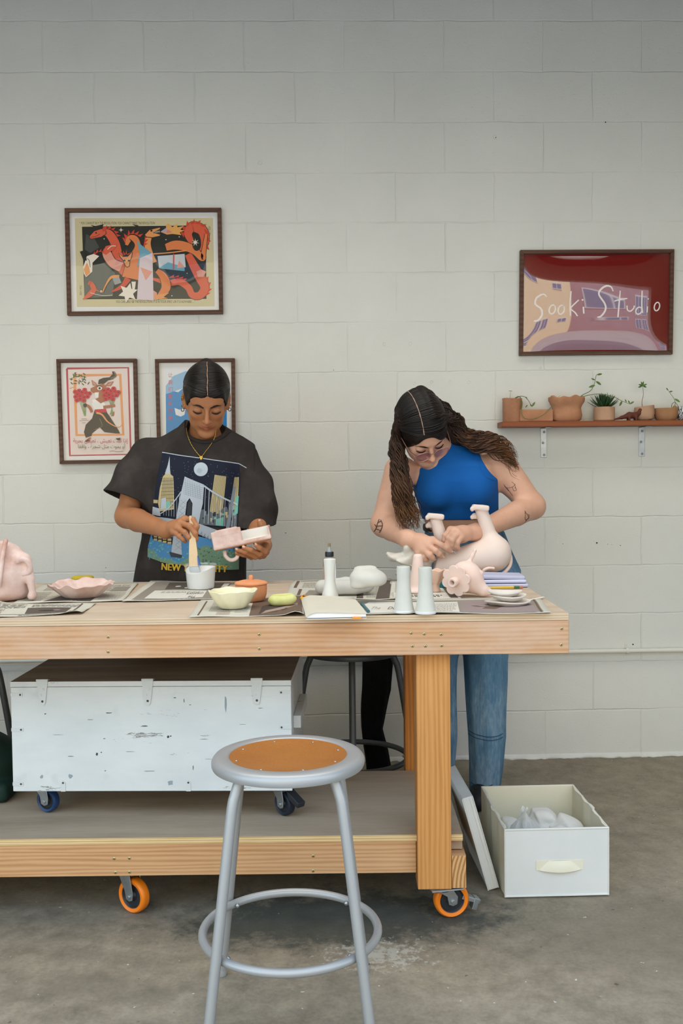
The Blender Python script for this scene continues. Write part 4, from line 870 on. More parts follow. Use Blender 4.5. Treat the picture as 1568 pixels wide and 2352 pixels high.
o = sdf('clay_mushroom_cap', v, M_WHITEC, None, .0026, 1, loc=P); tag(o, 'rounded white clay mushroom cap propped on the trough shape', 'sculpture')
# pink cone & goblet
P, s = mk(958, 1362); v = Vol(); v.chain([(0, 0, 12 * s), (2 * s, 0, 82 * s)], [19 * s, 11 * s], k=.004).ell((-4 * s, -4 * s, 5 * s), (24 * s, 22 * s, 6 * s), k=.012); v.box((0, 0, -.02), (.1, .1, .02), k=.003, mode='sub').box((0, 0, 98 * s), (.04, .04, 8 * s), k=.003, mode='sub')
o = sdf('clay_cone', v, M_PINKP, None, .0024, 1, loc=P); tag(o, 'tall pale pink clay cone standing behind the vase pair', 'sculpture')
P, s = mk(1000, 1360); ph = RNG.rand(4) * 6
o = MB().lathe([(0, 0), (11 * s, 0), (13 * s, 2 * s), (9 * s, 10 * s), (8 * s, 18 * s), (14 * s, 26 * s), (21 * s, 38 * s), (25 * s, 52 * s), (23 * s, 53 * s), (18 * s, 40 * s), (10 * s, 30 * s), (0, 28 * s)], 40, M_PINKO, None, lambda th, i, r, z: (r * (1 + .03 * math.sin(5 * th + ph[0])), z + (.003 * math.sin(6 * th) if i > 4 else 0))).build('clay_goblet', None, loc=P, subsurf=1); tag(o, 'peach clay goblet with a lobed rim behind the right vase', 'goblet')
P, s = mk(1012, 1350); o = MB().box((-10 * s, -6 * s, 0), (12 * s, 6 * s, 26 * s), flat(0x1d7076, .5)).build('teal_case', None, loc=P, bevel=.003); tag(o, 'small teal box half hidden behind the flower faced creature', 'box')
# flower faced creature
P, s = mk(1072, 1368); v = Vol()
v.ell((-2 * s, 0, 44 * s), (36 * s, 36 * s, 36 * s), k=.01).cone((10 * s, -6 * s, 34 * s), (34 * s, -14 * s, 14 * s), 24 * s, 15 * s, k=.02).ell((48 * s, -16 * s, 10 * s), (9 * s, 8 * s, 8 * s), k=.008).ell((30 * s, -12 * s, 52 * s), (7 * s, 7 * s, 7 * s), k=.006).chain([(6 * s, 6 * s, 76 * s), (14 * s, 4 * s, 92 * s), (20 * s, 2 * s, 104 * s)], [5 * s, 4.5 * s, 4 * s], k=.008)
cr = sdf('clay_creature', v, M_PINKP, None, .0026, 1, loc=P); tag(cr, 'pale pink clay creature with a flower face and tube snout', 'sculpture')
fd = Vector((-.55, -.80, -.12)).normalized(); fq = fd.to_track_quat('Z', 'Y').to_matrix().to_4x4(); fc = Vector((-27 * s, -26 * s, 38 * s))
pb_ = MB()
pb_.lathe([(0, 0), (22 * s, 0), (23 * s, 2.5 * s), (22 * s, 5 * s), (0, 6 * s)], 32, None, Matrix.Translation(fc) @ fq); pb_.build('face_disc', M_PINKP, cr)
pb_ = MB(); pb_.lathe([(0, 0), (11.5 * s, 0), (12.5 * s, 2.5 * s), (11.5 * s, 5 * s), (0, 5.5 * s)], 24, M_PINKP)
for k in range(8):
    o = pb_.build('petal', None, cr); t_ = 2 * PI * k / 8 + .2; o.matrix_local = Matrix.Translation(fc) @ fq @ Matrix.Translation((24 * s * math.cos(t_), 24 * s * math.sin(t_), 0)); 
sn = MB(); sn.lathe([(9 * s, 3 * s), (10.5 * s, 8 * s), (11 * s, 16 * s), (11 * s, 23 * s), (9.5 * s, 25 * s), (6 * s, 24.5 * s), (4.6 * s, 20 * s), (4 * s, 8 * s), (0, 8 * s)], 28, None, Matrix.Translation(fc) @ fq); sn.build('snout', M_PINKP, cr)
# lavender pads, pencil, plates
P, s = mk(1152, 1349, .0); nb = thing('folded_pouch', 'lavender folded fabric pouch at the back right of the table', 'pouch', P, -.05)
def pillow(lo, hi, m, name, par, r, rot=0):
    v = Vol(); c = [(a + b) / 2 for a, b in zip(lo, hi)]; h_ = [(b - a) / 2 for a, b in zip(lo, hi)]; v.box(c, h_, (0, rot, 0), r); return sdf(name, v, m, par, .003, 1)
M_LAV = mottled('lavender_cloth', 0xb3b4c9, 0xc1c2d6, 6, .8, .15, 25, .003)
pillow((-52 * s, -.02, .001), (60 * s, .10, 9 * s), M_LAV, 'lower_fold', nb, 4 * s); pillow((-58 * s, -.015, 10 * s), (56 * s, .10, 18 * s), mottled('lavender_cloth_light', 0xc3c4da, 0xd0d1e4, 6, .8, .1), 'middle_fold', nb, 4 * s); pillow((-60 * s, -.01, 18 * s), (54 * s, .10, 28 * s), M_LAV, 'upper_fold', nb, 5 * s, .03)
a_ = ttop(1086, 1351.5, .006); b_ = ttop(1200, 1348.5, .006); pc = thing('pencil', 'yellow pencil with green ferrule lying before the lavender pouch', 'pencil', a_)
d_ = b_ - a_; MB().tube([d_ * 0, d_ * .82], .0042, 6, flat(0xd6b23c, .45)).build('shaft', None, pc, sharp=20); MB().tube([d_ * .82, d_ * .93], .0045, 12, flat(0x3f6b3c, .4)).build('ferrule', None, pc); MB().tube([d_ * .93, d_], .0042, 12, flat(0xc2785c, .8)).build('eraser', None, pc)
P0, s = mk(1163, 1391)
for k, (dx, z, rx, ry, lb) in enumerate(((0, 0, 50, 40, 'bottom white clay plate of the stack of three'), (3, 13, 42, 36, 'middle white clay plate of the stack of three'), (-4, 22, 39, 35, 'top white clay plate of the stack of three'))):
    def wb(th, i, r, z, k=k): return r * (1 + .02 * math.sin(3 * th + k) + (.12 * max(0, math.cos(th)) ** 6 if k == 0 else 0)), z + .002 * math.sin(2 * th + k)
    o = MB().lathe([(0, 1 * s), (rx * .55 * s, 0), (rx * .75 * s, 2 * s), (rx * s, 9.5 * s), (rx * 1.0 * s, 12 * s), (rx * .93 * s, 12 * s), (rx * .7 * s, 6 * s), (0, 4.5 * s)], 64, mottled('bisque_white_%d' % k, 0xdad0c4, 0xe0d7cc, 6, .8, .08), Matrix.Diagonal((1, ry / rx, 1, 1)), wb).build('clay_plate', None, loc=P0 + Vector((dx * s, 0, z * s))); tag(o, lb, 'plate', 'stack of white clay plates')
a_ = ttop(1213, 1380, .003); b_ = ttop(1247, 1373, .003); d_ = b_ - a_; o = MB().tube([(0, 0, 0), d_], (.0052, .0014), 8, flat(0xd9d3c6, .8), flatz=(0, 1, 0)).build('wooden_stick', None, loc=a_ + Vector((0, 0, .002))); tag(o, 'thin pale stick pointing right from under the plates', 'stick')
# ---------------------------------------------------------------- framed posters
M_WALNUT = wood('walnut_frame', 0x6b4c3c, 0x57392b, 0x422a1f, 0, ring=14, stretch=.2, rough=.5)
def glassmat(name, rough=.01, ior=1.5, k=1.0, tint=None):
    t = NT(name); tr = t.n('BsdfTransparent'); gl = t.n('BsdfGlossy'); gl.inputs['Roughness'].default_value = rough; lw = t.n('LayerWeight'); lw.inputs['Blend'].default_value = .5
    if tint: tr.inputs['Color'].default_value = tint
    fr = t.math('ADD', .04, t.math('MULTIPLY', t.math('POWER', lw.outputs['Facing'], 5.0), .9))
    m = t.n('MixShader'); t.l(t.math('MULTIPLY', fr, k), m.inputs[0]); t.l(tr.outputs[0], m.inputs[1]); t.l(gl.outputs[0], m.inputs[2]); t.l(m.outputs[0], t.out.inputs['Surface']); return t.m
M_GLASS = glassmat('poster_glazing'); M_MAT = flat(0xe6e4e2, .8, name='white_mount')
class Frame:
    def __init__(s, name, label, tl_, tr_, br_, bl_, w, glass=True):
        s.C = [pt(*q, -.014) for q in (tl_, tr_, br_, bl_)]; s.o = thing(name, label, 'picture', (s.C[0] + s.C[1] + s.C[2] + s.C[3]) / 4 + Vector((0, .014, 0)))
        s.c0 = s.o.location.copy(); s.px = (tl_, tr_, br_, bl_); C = [c - s.c0 for c in s.C]; cen = Vector((0, 0, 0))
        s.q = [c + Vector((0, .003, 0)) for c in C]; L = (C[1] - C[0]).length; hL = (C[3] - C[0]).length; iu = w / L; iv = w / hL; s.iu, s.iv = iu, iv
        In = [s.m(iu, iv), s.m(1 - iu, iv), s.m(1 - iu, 1 - iv), s.m(iu, 1 - iv)]; Out = [s.m(0, 0), s.m(1, 0), s.m(1, 1), s.m(0, 1)]
        for i in range(4):
            j = (i + 1) % 4; q = [Out[i], Out[j], In[j], In[i]]; mb = MB(); vs = [Vector((p.x, -.022, p.z)) for p in q] + [Vector((p.x, -.0005, p.z)) for p in q]
            mb.add(vs, [(0, 1, 2, 3), (7, 6, 5, 4), (0, 4, 5, 1), (1, 5, 6, 2), (2, 6, 7, 3), (3, 7, 4, 0)]); mb.build('frame_bar', M_WALNUT, s.o, bevel=.0012)
        mb = MB(); mb.add([Vector((p.x, -.006, p.z)) for p in In] + [Vector((p.x, -.001, p.z)) for p in In], [(0, 1, 2, 3), (7, 6, 5, 4), (0, 4, 5, 1), (1, 5, 6, 2), (2, 6, 7, 3), (3, 7, 4, 0)]); mb.build('mount', M_MAT, s.o); s.In = In
        if glass:
            mb = MB(); g = 10; vs = []; rr = np.random.RandomState(len(label))
            for j in range(g + 1):
                for i in range(g + 1): p = s.m(iu + (1 - 2 * iu) * i / g, iv + (1 - 2 * iv) * j / g); vs.append((p.x, -.0165 + .0010 * math.sin(i * .9 + j * .4 + rr.rand() * .0), p.z))
            mb.add(vs, [(j * (g + 1) + i, j * (g + 1) + i + 1, (j + 1) * (g + 1) + i + 1, (j + 1) * (g + 1) + i) for j in range(g) for i in range(g)], M_GLASS, True); mb.build('glazing', None, s.o, sharp=0)
    def m(s, u, v): q = s.q; return q[0] * (1 - u) * (1 - v) + q[1] * u * (1 - v) + q[2] * u * v + q[3] * (1 - u) * v
    def uv(s, x, y):
        """photo pixel -> (u, v) inside the frame"""
        a, b, c, d = s.px; v = .5; u = .5
        for _ in range(6):
            xl = a[0] + (d[0] - a[0]) * v; xr = b[0] + (c[0] - b[0]) * v; u = (x - xl) / (xr - xl); yt = a[1] + (b[1] - a[1]) * u; yb = d[1] + (c[1] - d[1]) * u; v = (y - yt) / (yb - yt)
        return u, v
    def crop(s, ox, oy, sc):
        """map for art drawn in a zoomed crop's coordinates (x right, y up = -row)"""
        def f(x, y):
            p = s.m(*s.uv(ox + x / sc, oy - y / sc)); return Vector((p.x, -.0065, p.z)), Vector((0, -1, 0))
        return f
def P_(*a): return [(a[i], -a[i + 1]) for i in range(0, len(a), 2)]
# --- the many-headed dragon print
F1 = Frame('framed_poster', 'wide framed print of orange dragons on black above the other two posters', (149, 479), (508, 478), (512, 721), (155, 725), .0155)
A = Art(); BE = ink(0xcfc39c); BK = ink(0x2a2a26); OR = ink(0xe0804a); OR2 = ink(0xe5995a); RD = ink(0xdb5f43); RE = ink(0xd0442f); PK = ink(0xe39a86); CR = ink(0xefe3d2); TXT = ink(0x3b372e); GR = ink(0x5e625f); BL = ink(0x6ea2b4)
A.poly(P_(158, 157, 1405, 154, 1420, 952, 178, 957), BE); A.poly(P_(224, 234, 1340, 221, 1346, 884, 246, 888), BK)
A.poly(P_(246, 600, 420, 560, 520, 650, 500, 860, 246, 880), GR); A.poly(P_(260, 300, 330, 330, 380, 420, 300, 470, 250, 440), ink(0x4a4c48))
A.text('\u201c YOU CANNOT BUY THE REVOLUTION. YOU CANNOT MAKE THE REVOLUTION.', 198, -212, 33, TXT, 'L', .56, .15); A.text('YOU CAN ONLY BE THE REVOLUTION. IT IS IN YOUR SPIRIT, OR IT IS NOWHERE\u2026.\u201d', 526, -921, 33, TXT, 'L', .57, .15)
A.text('4722 // 2024', 1362, -228, 28, TXT, 'L', .62, .1, -PI / 2); A.text('2024 // 4722', 222, -852, 28, TXT, 'L', .62, .1, PI / 2)
def body(pts, ws, m, out=5): A.stroke(pts, [w + 2 * out for w in ws], BK); A.stroke(pts, ws, m)
# right tail coils
body(P_(1260, 440, 1330, 380, 1310, 270, 1220, 235, 1180, 300, 1230, 400), [50, 70, 90, 90, 70, 40], RD); A.spikes(P_(1140, 330, 1160, 240, 1230, 205, 1310, 230, 1345, 330, 1330, 450), 42, RE, 9, 1)
body(P_(850, 700, 1000, 740, 1100, 730, 1180, 780, 1220, 850, 1290, 850, 1330, 780, 1290, 690, 1240, 600, 1180, 480), [20, 50, 60, 60, 60, 70, 80, 90, 80, 60], RD)
A.spikes(P_(960, 700, 1080, 690, 1160, 720), 24, RE, 5, 1); A.spikes(P_(1340, 860, 1370, 780, 1340, 690), 26, RE, 4, -1)
body(P_(980, 420, 1060, 400, 1150, 410, 1240, 450, 1310, 520, 1320, 470, 1345, 300), [60, 80, 80, 70, 50, 40, 22], OR)
A.disc(1258, -392, 40, BK, 20, 60); A.star(1245, -375, 36, 11, 7, CR); A.disc(980, -350, 5, CR, 8); A.disc(1100, -325, 5, CR, 8)
# middle necks
body(P_(640, 640, 560, 560, 540, 470, 520, 380, 470, 300, 420, 280), [120, 120, 90, 80, 72, 50], RD); A.spikes(P_(420, 250, 500, 262, 545, 330), 34, RE, 5, 1)
A.poly(P_(290, 320, 330, 270, 400, 248, 440, 262, 445, 300, 400, 330, 310, 348, 288, 340), BK); A.poly(P_(296, 320, 334, 276, 400, 254, 436, 266, 438, 298, 400, 324, 312, 342, 294, 336), RD); A.poly(P_(408, 280, 412, 240, 440, 236, 444, 268), RE); A.poly(P_(300, 218, 345, 228, 420, 212, 405, 240, 350, 250), BK); A.disc(352, -290, 8, BK, 10); A.stroke(P_(300, 330, 350, 322, 385, 300), 4, BK)
body(P_(660, 700, 690, 560, 720, 440, 700, 350, 650, 345, 625, 400), [150, 130, 80, 66, 54, 26], OR); A.spikes(P_(610, 380, 640, 310, 700, 300, 752, 330), 40, RE, 6, 1)
A.stroke(P_(590, 470, 600, 400, 560, 330), [26, 22, 2], BK); A.stroke(P_(650, 470, 690, 400, 650, 340), [26, 24, 2], BK)
A.poly(P_(552, 470, 590, 500, 640, 498, 682, 455, 676, 510, 660, 540, 655, 592, 632, 604, 612, 590, 592, 540, 566, 510), BK); A.poly(P_(558, 476, 592, 506, 638, 504, 676, 464, 668, 508, 654, 538, 648, 588, 632, 596, 618, 586, 598, 538, 572, 508), OR2); A.disc(608, -540, 9, BK, 10); A.disc(645, -540, 9, BK, 10); A.spikes(P_(600, 495, 625, 480, 640, 492), 40, RE, 3, 1)
# fire-breathing head
body(P_(870, 560, 830, 460, 815, 380, 830, 310), [60, 56, 56, 56], OR2); A.spikes(P_(775, 420, 790, 340, 790, 300), 34, RE, 4, -1)
A.poly(P_(785, 310, 830, 258, 930, 238, 936, 258, 880, 288, 935, 300, 930, 322, 860, 338, 800, 330), BK); A.poly(P_(792, 308, 834, 264, 926, 243, 928, 254, 862, 290, 928, 306, 924, 316, 860, 330, 806, 324), OR2); A.disc(850, -270, 10, BK, 10)
for k in range(4): A.poly(P_(880 + 12 * k, 282 - 3 * k, 888 + 12 * k, 279 - 3 * k, 884 + 12 * k, 294), CR)
A.poly(P_(676, 212, 730, 222, 760, 262, 790, 300, 740, 250), BK)
A.poly(P_(930, 280, 985, 262, 980, 222, 1000, 205, 1040, 240, 1080, 208, 1085, 240, 1140, 230, 1110, 262, 1150, 270, 1105, 285, 1120, 310, 1040, 300, 990, 306), ink(0xe6a85e)); A.poly(P_(950, 282, 1000, 262, 1040, 282, 1000, 295), ink(0xd98477)); A.poly(P_(930, 282, 990, 240, 985, 290), ink(0xb9a3b4))
# lower left heads, tail, legs
body(P_(580, 600, 500, 560, 450, 480, 450, 430), [90, 80, 80, 40], PK); A.poly(P_(405, 470, 440, 410, 520, 390, 545, 400, 520, 430, 440, 490), RD); A.spikes(P_(320, 500, 380, 460, 420, 470), 24, RE, 4, 1); A.stroke(P_(455, 440, 490, 410, 530, 408), 6, CR)
A.poly(P_(236, 600, 270, 500, 330, 480, 380, 500, 320, 560, 318, 640, 262, 690, 244, 660), CR); A.poly(P_(240, 620, 270, 560, 290, 600, 300, 650, 262, 684), OR2); A.poly(P_(206, 460, 250, 445, 270, 540, 240, 540), BK); A.stroke(P_(270, 520, 290, 540, 300, 600), 5, BK)
body(P_(560, 690, 490, 690, 440, 760, 410, 830), [40, 24, 14, 10], OR2, 3); A.disc(398, -818, 16, BK, 16); A.disc(398, -818, 12, ink(0xd9b08e), 16)
A.stroke(P_(235, 890, 290, 850, 330, 800, 300, 740, 280, 760), [10, 44, 48, 34, 6], RD); A.stroke(P_(330, 790, 380, 820), [20, 4], RD)
A.poly(P_(500, 700, 560, 690, 580, 740, 520, 760), ink(0x9a9da0)); body(P_(640, 700, 600, 760, 540, 800, 490, 820), [60, 40, 26, 10], RE, 3)
A.star(640, -830, 90, 46, 6, CR, .3); A.stroke(P_(690, 730, 690, 790, 680, 850), [40, 24, 6], CR); A.stroke(P_(300, 830, 400, 855, 500, 852), 4, CR)
body(P_(900, 880, 980, 790, 960, 690, 900, 630), [30, 80, 70, 40], OR); A.poly(P_(750, 830, 840, 790, 900, 830, 900, 870, 780, 872), PK); A.poly(P_(800, 900, 900, 850, 1010, 830, 960, 870, 1000, 880), OR2)
A.poly(P_(720, 360, 760, 400, 850, 470, 720, 600, 745, 480), BL); A.poly(P_(745, 520, 860, 470, 870, 900, 720, 890), ink(0xdcc9cf)); A.poly(P_(750, 600, 860, 640, 800, 720), PK)
A.poly(P_(905, 500, 1150, 480, 1160, 600, 920, 610), ink(0xc9ccd0)); A.poly(P_(915, 610, 1000, 555, 1150, 600, 1150, 636), BL); A.stroke(P_(1052, 480, 1050, 620), 12, RE, 0); A.poly(P_(1080, 610, 1100, 540, 1150, 600), PK); A.stroke(P_(870, 480, 1010, 470, 1170, 450), 10, OR2)
A.star(577, -265, 22, 6, 4, CR); A.disc(425, -345, 5, CR, 8); A.disc(1035, -858, 5, CR, 8); A.disc(1172, -655, 4, CR, 8); A.poly(P_(1255, 640, 1300, 620, 1345, 640, 1320, 690, 1270, 690), PK)
A.build('print', F1.crop(130, 460, 3.92), F1.o, eps=.00004)
# --- the goat print
def arab(s):
    base = {'ا': 0xFE8D, 'إ': 0xFE87, 'أ': 0xFE83, 'ب': 0xFE8F, 'ة': 0xFE93, 'ت': 0xFE95, 'ث': 0xFE99, 'ج': 0xFE9D, 'ح': 0xFEA1, 'ذ': 0xFEAB, 'ر': 0xFEAD, 'ش': 0xFEB5, 'ع': 0xFEC9, 'ف': 0xFED1, 'ق': 0xFED5, 'ك': 0xFED9, 'ل': 0xFEDD, 'م': 0xFEE1, 'ن': 0xFEE5, 'و': 0xFEED, 'ي': 0xFEF1}
    two = 'اإأةذرو'; out = []
    for i, c in enumerate(s):
        if c not in base: out.append(c); continue
        pv = i > 0 and s[i - 1] in base and s[i - 1] not in two; nx = i + 1 < len(s) and s[i + 1] in base and c not in two
        out.append(chr(base[c] + (3 if pv and nx else 1 if pv else 2 if nx else 0)))
    return ''.join(reversed(out))
F2 = Frame('framed_poster', 'framed print of a dancing goat with red poppies left of the standing person in black', (130, 825), (314, 824), (319, 1063), (138, 1066), .0145)
A = Art(); PB = ink(0xe3d3cd); MG = ink(0xb93a4c); OG = ink(0xe39a63); BRN = ink(0xa8684a); DKB = ink(0x3a3028); GN = ink(0x54643f); GN2 = ink(0x7f9a6a); CRM = ink(0xc4283c); WH = ink(0xf0ebe6)
A.poly(P_(146, 160, 640, 153, 660, 850, 172, 860), PB); A.frame(0, 0, 0, 0, 0, PB)
for a, b, w in (((148, 160, 640, 154, 660, 848, 172, 858), None, 13),):
    q = P_(*a); A.stroke(q + [q[0]], 16, MG, 0)
q = P_(210, 215, 575, 210, 600, 690, 225, 693); A.stroke(q + [q[0]], 24, OG, 0)
A.stroke(P_(170, 320, 215, 300, 250, 240, 290, 200), [8, 6, 5, 3], OG)
for k in range(26): x, y = 180 + 150 * random.random(), 200 + 95 * random.random(); A.disc(x, -y - (x - 250) * 0.1, 14, GN, 10, 5, random.random() * 3)
for cx, cy in ((265, 375), (500, 365)):
    for k in range(5): A.stroke(P_(cx - 20 + 14 * k, cy + 30, cx + 25 + (2 if cx < 400 else -8) * k, cy + 165), 5, GN2, 0)
A.poly(P_(350, 410, 400, 400, 455, 440, 440, 500, 370, 490), WH); A.poly(P_(345, 440, 380, 420, 440, 450, 430, 495, 372, 495), ink(0xe9e6e2))
A.poly(P_(372, 490, 450, 485, 490, 540, 560, 650, 575, 680, 540, 680, 450, 670, 410, 630, 350, 680, 345, 700, 300, 715, 285, 670, 300, 610, 350, 560), DKB); A.stroke(P_(410, 560, 430, 620, 370, 650), 3, ink(0x8a7a68))
A.poly(P_(372, 488, 460, 482, 470, 510, 375, 515), CRM); A.stroke(P_(385, 515, 430, 530, 480, 590, 560, 630, 595, 600), [16, 14, 10, 6, 3], OG)
A.stroke(P_(440, 470, 500, 462, 535, 455), [24, 22, 22], BRN); A.stroke(P_(350, 510, 330, 470, 300, 450), [22, 24, 18], BRN); A.disc(295, -455, 16, DKB, 14)
A.poly(P_(500, 540, 530, 500, 525, 540), BRN)
A.poly(P_(338, 320, 375, 300, 440, 280, 465, 300, 455, 420, 420, 440, 375, 405, 400, 395, 405, 350, 360, 356, 338, 340), BRN); A.poly(P_(372, 352, 404, 350, 402, 392, 378, 396), WH); A.poly(P_(345, 250, 380, 275, 400, 300, 355, 295), BRN); A.poly(P_(450, 300, 480, 270, 525, 262, 500, 300), BRN); A.poly(P_(352, 258, 378, 280, 385, 295, 360, 288), ink(0xc78f78)); A.poly(P_(470, 295, 490, 275, 515, 268, 495, 295), ink(0xc78f78))
A.disc(411, -318, 19, WH, 16, 15); A.disc(411, -318, 10, DKB, 12); A.stroke(P_(388, 302, 412, 298, 432, 308), 5, DKB)
A.poly(P_(398, 285, 405, 250, 440, 235, 490, 230, 515, 205, 510, 185, 525, 182, 535, 215, 520, 245, 480, 255, 450, 280), DKB); A.stroke(P_(500, 240, 540, 220, 530, 182), [14, 12, 2], ink(0x6b5f52))
for cx, cy, n in ((268, 375, 15), (500, 365, 15)):
    for k in range(n):
        t_ = k * 2.4; r = 14 * math.sqrt(k); x, y = cx + r * 1.25 * math.cos(t_), cy + r * math.sin(t_) - 4; A.disc(x, -y, 19, CRM, 12, 17); A.disc(x, -y, 6, ink(0x6a1420), 8, 5)
A.poly(P_(298, 735, 330, 712, 345, 712, 330, 740), BRN); A.poly(P_(292, 742, 320, 728, 335, 738, 300, 748), DKB); A.poly(P_(540, 720, 580, 715, 570, 738, 552, 732), DKB)
A.text(arab('إذا كنت تعيش ، تعيش بحرية'), 418, -752, 44, MG, 'C', .86); A.text(arab('أو يموت مثل شجرة ، واقفا'), 428, -798, 42, ink(0x6f6d4a), 'C', .86)
A.stroke(P_(490, 826, 520, 820, 550, 828, 600, 822), 4, ink(0x9c7a74), 4); A.stroke(P_(250, 580, 300, 574, 325, 580), 3, ink(0x9c7a74), 3); A.stroke(P_(272, 597, 300, 596), 3, ink(0x9c7a74), 0); A.stroke(P_(265, 565, 310, 563), 3, ink(0x9c7a74), 0)
A.build('print', F2.crop(110, 800, 3.484), F2.o, eps=.00004)
# --- the blue print
F3 = Frame('framed_poster', 'framed blue print with red Chinese characters behind the standing person in black', (356, 825), (539, 823), (541, 1062), (362, 1065), .0145)
A = Art(); PW = ink(0xe2e2e6); SB = ink(0x2f86c4); SB2 = ink(0x8fb8d8); RC = ink(0xd0505a)
A.poly(P_(930, 150, 1425, 150, 1430, 850, 945, 850), PW); A.poly(P_(940, 360, 1000, 340, 1040, 350, 1100, 300, 1200, 260, 1428, 280, 1430, 850, 945, 850), SB); A.poly(P_(940, 300, 1000, 220, 1100, 180, 1200, 220, 1300, 150, 1400, 200, 1425, 320, 1100, 310, 1000, 345, 940, 365), SB2)
A.poly(P_(1010, 475, 1050, 490, 1100, 470, 1090, 530, 1060, 545, 1020, 530), PW); A.star(1300, -560, 60, 25, 5, PW)
for k, c in enumerate('让我们重新开始'): A.text(c, 978, -228 - 57 * k, 40, RC, 'C')
A.build('print', F3.crop(110, 800, 3.484), F3.o, eps=.00004)
# --- the red mirror-like poster
F4 = Frame('framed_sign', 'framed glossy red sign lettered Sooki Studio above the plant shelf', (1194, 575), (1547, 573), (1543, 814), (1192, 817), .0155, glass=False)
def redfilm():
    t = NT('red_film'); t.set(srgb(0x7c211f), .03, 0, .5); t.b.inputs['IOR'].default_value = 2.35; return t.m
M_RED = redfilm(); M_CHALKW = flat(0xf0e6e2, .6, name='white_marker')
def bulge4(u, v):
    a, b = 2 * u - 1, 2 * v - 1
    return .021 * (1 - abs(a) ** 3.2) * (1 - abs(b) ** 3.0) + .0016 * math.sin(5.5 * u + 2 * v) * (1 - a * a) + .0012 * math.sin(7 * v + 3 * u + 1) * (1 - b * b)
def f4(u, v):
    p = F4.m(F4.iu + (1 - 2 * F4.iu) * u, F4.iv + (1 - 2 * F4.iv) * v); return Vector((p.x, -.008 - bulge4(u, v), p.z))
n4 = 72; mb = MB(); mb.add([f4(i / n4, j / n4) for j in range(n4 + 1) for i in range(n4 + 1)], [(j * (n4 + 1) + i, j * (n4 + 1) + i + 1, (j + 1) * (n4 + 1) + i + 1, (j + 1) * (n4 + 1) + i) for j in range(n4) for i in range(n4)], M_RED, True); mb.build('film', None, F4.o, sharp=0)
A = Art(); W = 12
A.stroke(P_(470, 462, 440, 442, 390, 470, 380, 520, 425, 560, 430, 610, 400, 650, 368, 655), [8, 12, 14, 12, 14, 14, 12, 8], M_CHALKW)
for cx, cy, rx, ry in ((512, 565, 24, 36), (582, 568, 24, 36), (1205, 575, 24, 28), (1355, 540, 22, 34)):
    q = [(cx + rx * math.cos(t_) + 6 * math.sin(t_), -(cy - ry * math.sin(t_))) for t_ in np.linspace(0.9, 2 * PI + 1.1, 14)]; A.stroke(q, 10, M_CHALKW, 4)
A.stroke(P_(660, 420, 652, 520, 655, 618), 11, M_CHALKW); A.stroke(P_(722, 490, 680, 530, 658, 560, 690, 590, 712, 620), 10, M_CHALKW); A.stroke(P_(758, 545, 762, 600), 12, M_CHALKW); A.disc(752, -490, 8, M_CHALKW, 10)
A.stroke(P_(998, 420, 980, 385, 940, 378, 895, 410, 885, 450, 930, 520, 935, 570, 900, 620, 870, 628), [8, 12, 15, 15, 14, 14, 15, 14, 9], M_CHALKW)
A.stroke(P_(1055, 415, 1045, 520, 1035, 630), [9, 13, 11], M_CHALKW); A.stroke(P_(1005, 500, 1060, 485, 1112, 478), [9, 13, 8], M_CHALKW); A.stroke(P_(1108, 535, 1112, 570, 1135, 580, 1160, 560, 1168, 535), 10, M_CHALKW); A.stroke(P_(1232, 415, 1228, 520, 1235, 595), 11, M_CHALKW); A.stroke(P_(1275, 540, 1272, 590), 10, M_CHALKW); A.disc(1282, -480, 6, M_CHALKW, 10)
def m4(x, y):
    U, V = F4.uv(1120 + x / 3.5, 550 - y / 3.5); u = (U - F4.iu) / (1 - 2 * F4.iu); v = (V - F4.iv) / (1 - 2 * F4.iv); e = .01; a, b, c = f4(u, v), f4(u + e, v), f4(u, v + e); nn = (b - a).cross(c - a).normalized(); nn = nn if nn.y < 0 else -nn; return a, nn
A.build('lettering', m4, F4.o, eps=.00006, maxlen=14)
# ---------------------------------------------------------------- plant shelf
M_REDWOOD = wood('redwood_shelf', 0x9c5a34, 0x874a28, 0x6d381d, 0, ring=10, stretch=.1, rough=.5)
SZ = pt(1300, 967, -.105).z; SX0 = pt(1152, 970, -.105).x
shf = thing('wall_shelf', 'red-brown wooden wall shelf on two zinc brackets', 'shelf', (SX0, 0, SZ)); MB().box((0, -.108, -.0225), (.95, -.004, 0)).build('board', M_REDWOOD, shf, bevel=.002)
for px in (1248, 1473):
    x = pt(px, 1010, -.002).x - SX0; br = MB(); br.box((x - .0125, -.0035, -.145), (x + .0125, -.0005, -.0235)).box((x - .0125, -.09, -.0265), (x + .0125, -.0035, -.0235)); b_ = br.build('bracket', M_ZINC, shf, bevel=.001)
    mb = MB(); mb.lathe([(0, .001), (.003, .0022), (.005, .0018), (.0055, 0)], 12, flat(0x777b7b, .4, .7), rotm(PI / 2)); multi(mb, 'screw', b_, [(x + .002, -.0036, -.04), (x - .003, -.0036, -.085), (x + .002, -.0036, -.135)])
T1 = mottled('terracotta_pot', 0xa06e50, 0xbb8868, 9, .85, .3, 50, .002, 0xae7859); T2 = mottled('pale_terracotta', 0xb08a6e, 0xc29c80, 8, .85, .15); T3 = mottled('brown_terracotta', 0x94694a, 0xae845f, 8, .8, .2); M_SOIL = flat(0x4a3a2c, .95, name='soil')
M_LEAF = mottled('leaf_green', 0x4c6a36, 0x6c8a4a, 14, .5, .1); M_LEAFD = mottled('aloe_green', 0x2c4a2a, 0x3f6238, 14, .5, .1); M_STEM = flat(0x6f7d48, .6, name='stem_green'); M_STEMB = flat(0x7a5a44, .7, name='stem_brown')
sS = depth_of(pt(1350, 967, -.055)) / F_PX; SY = -.055
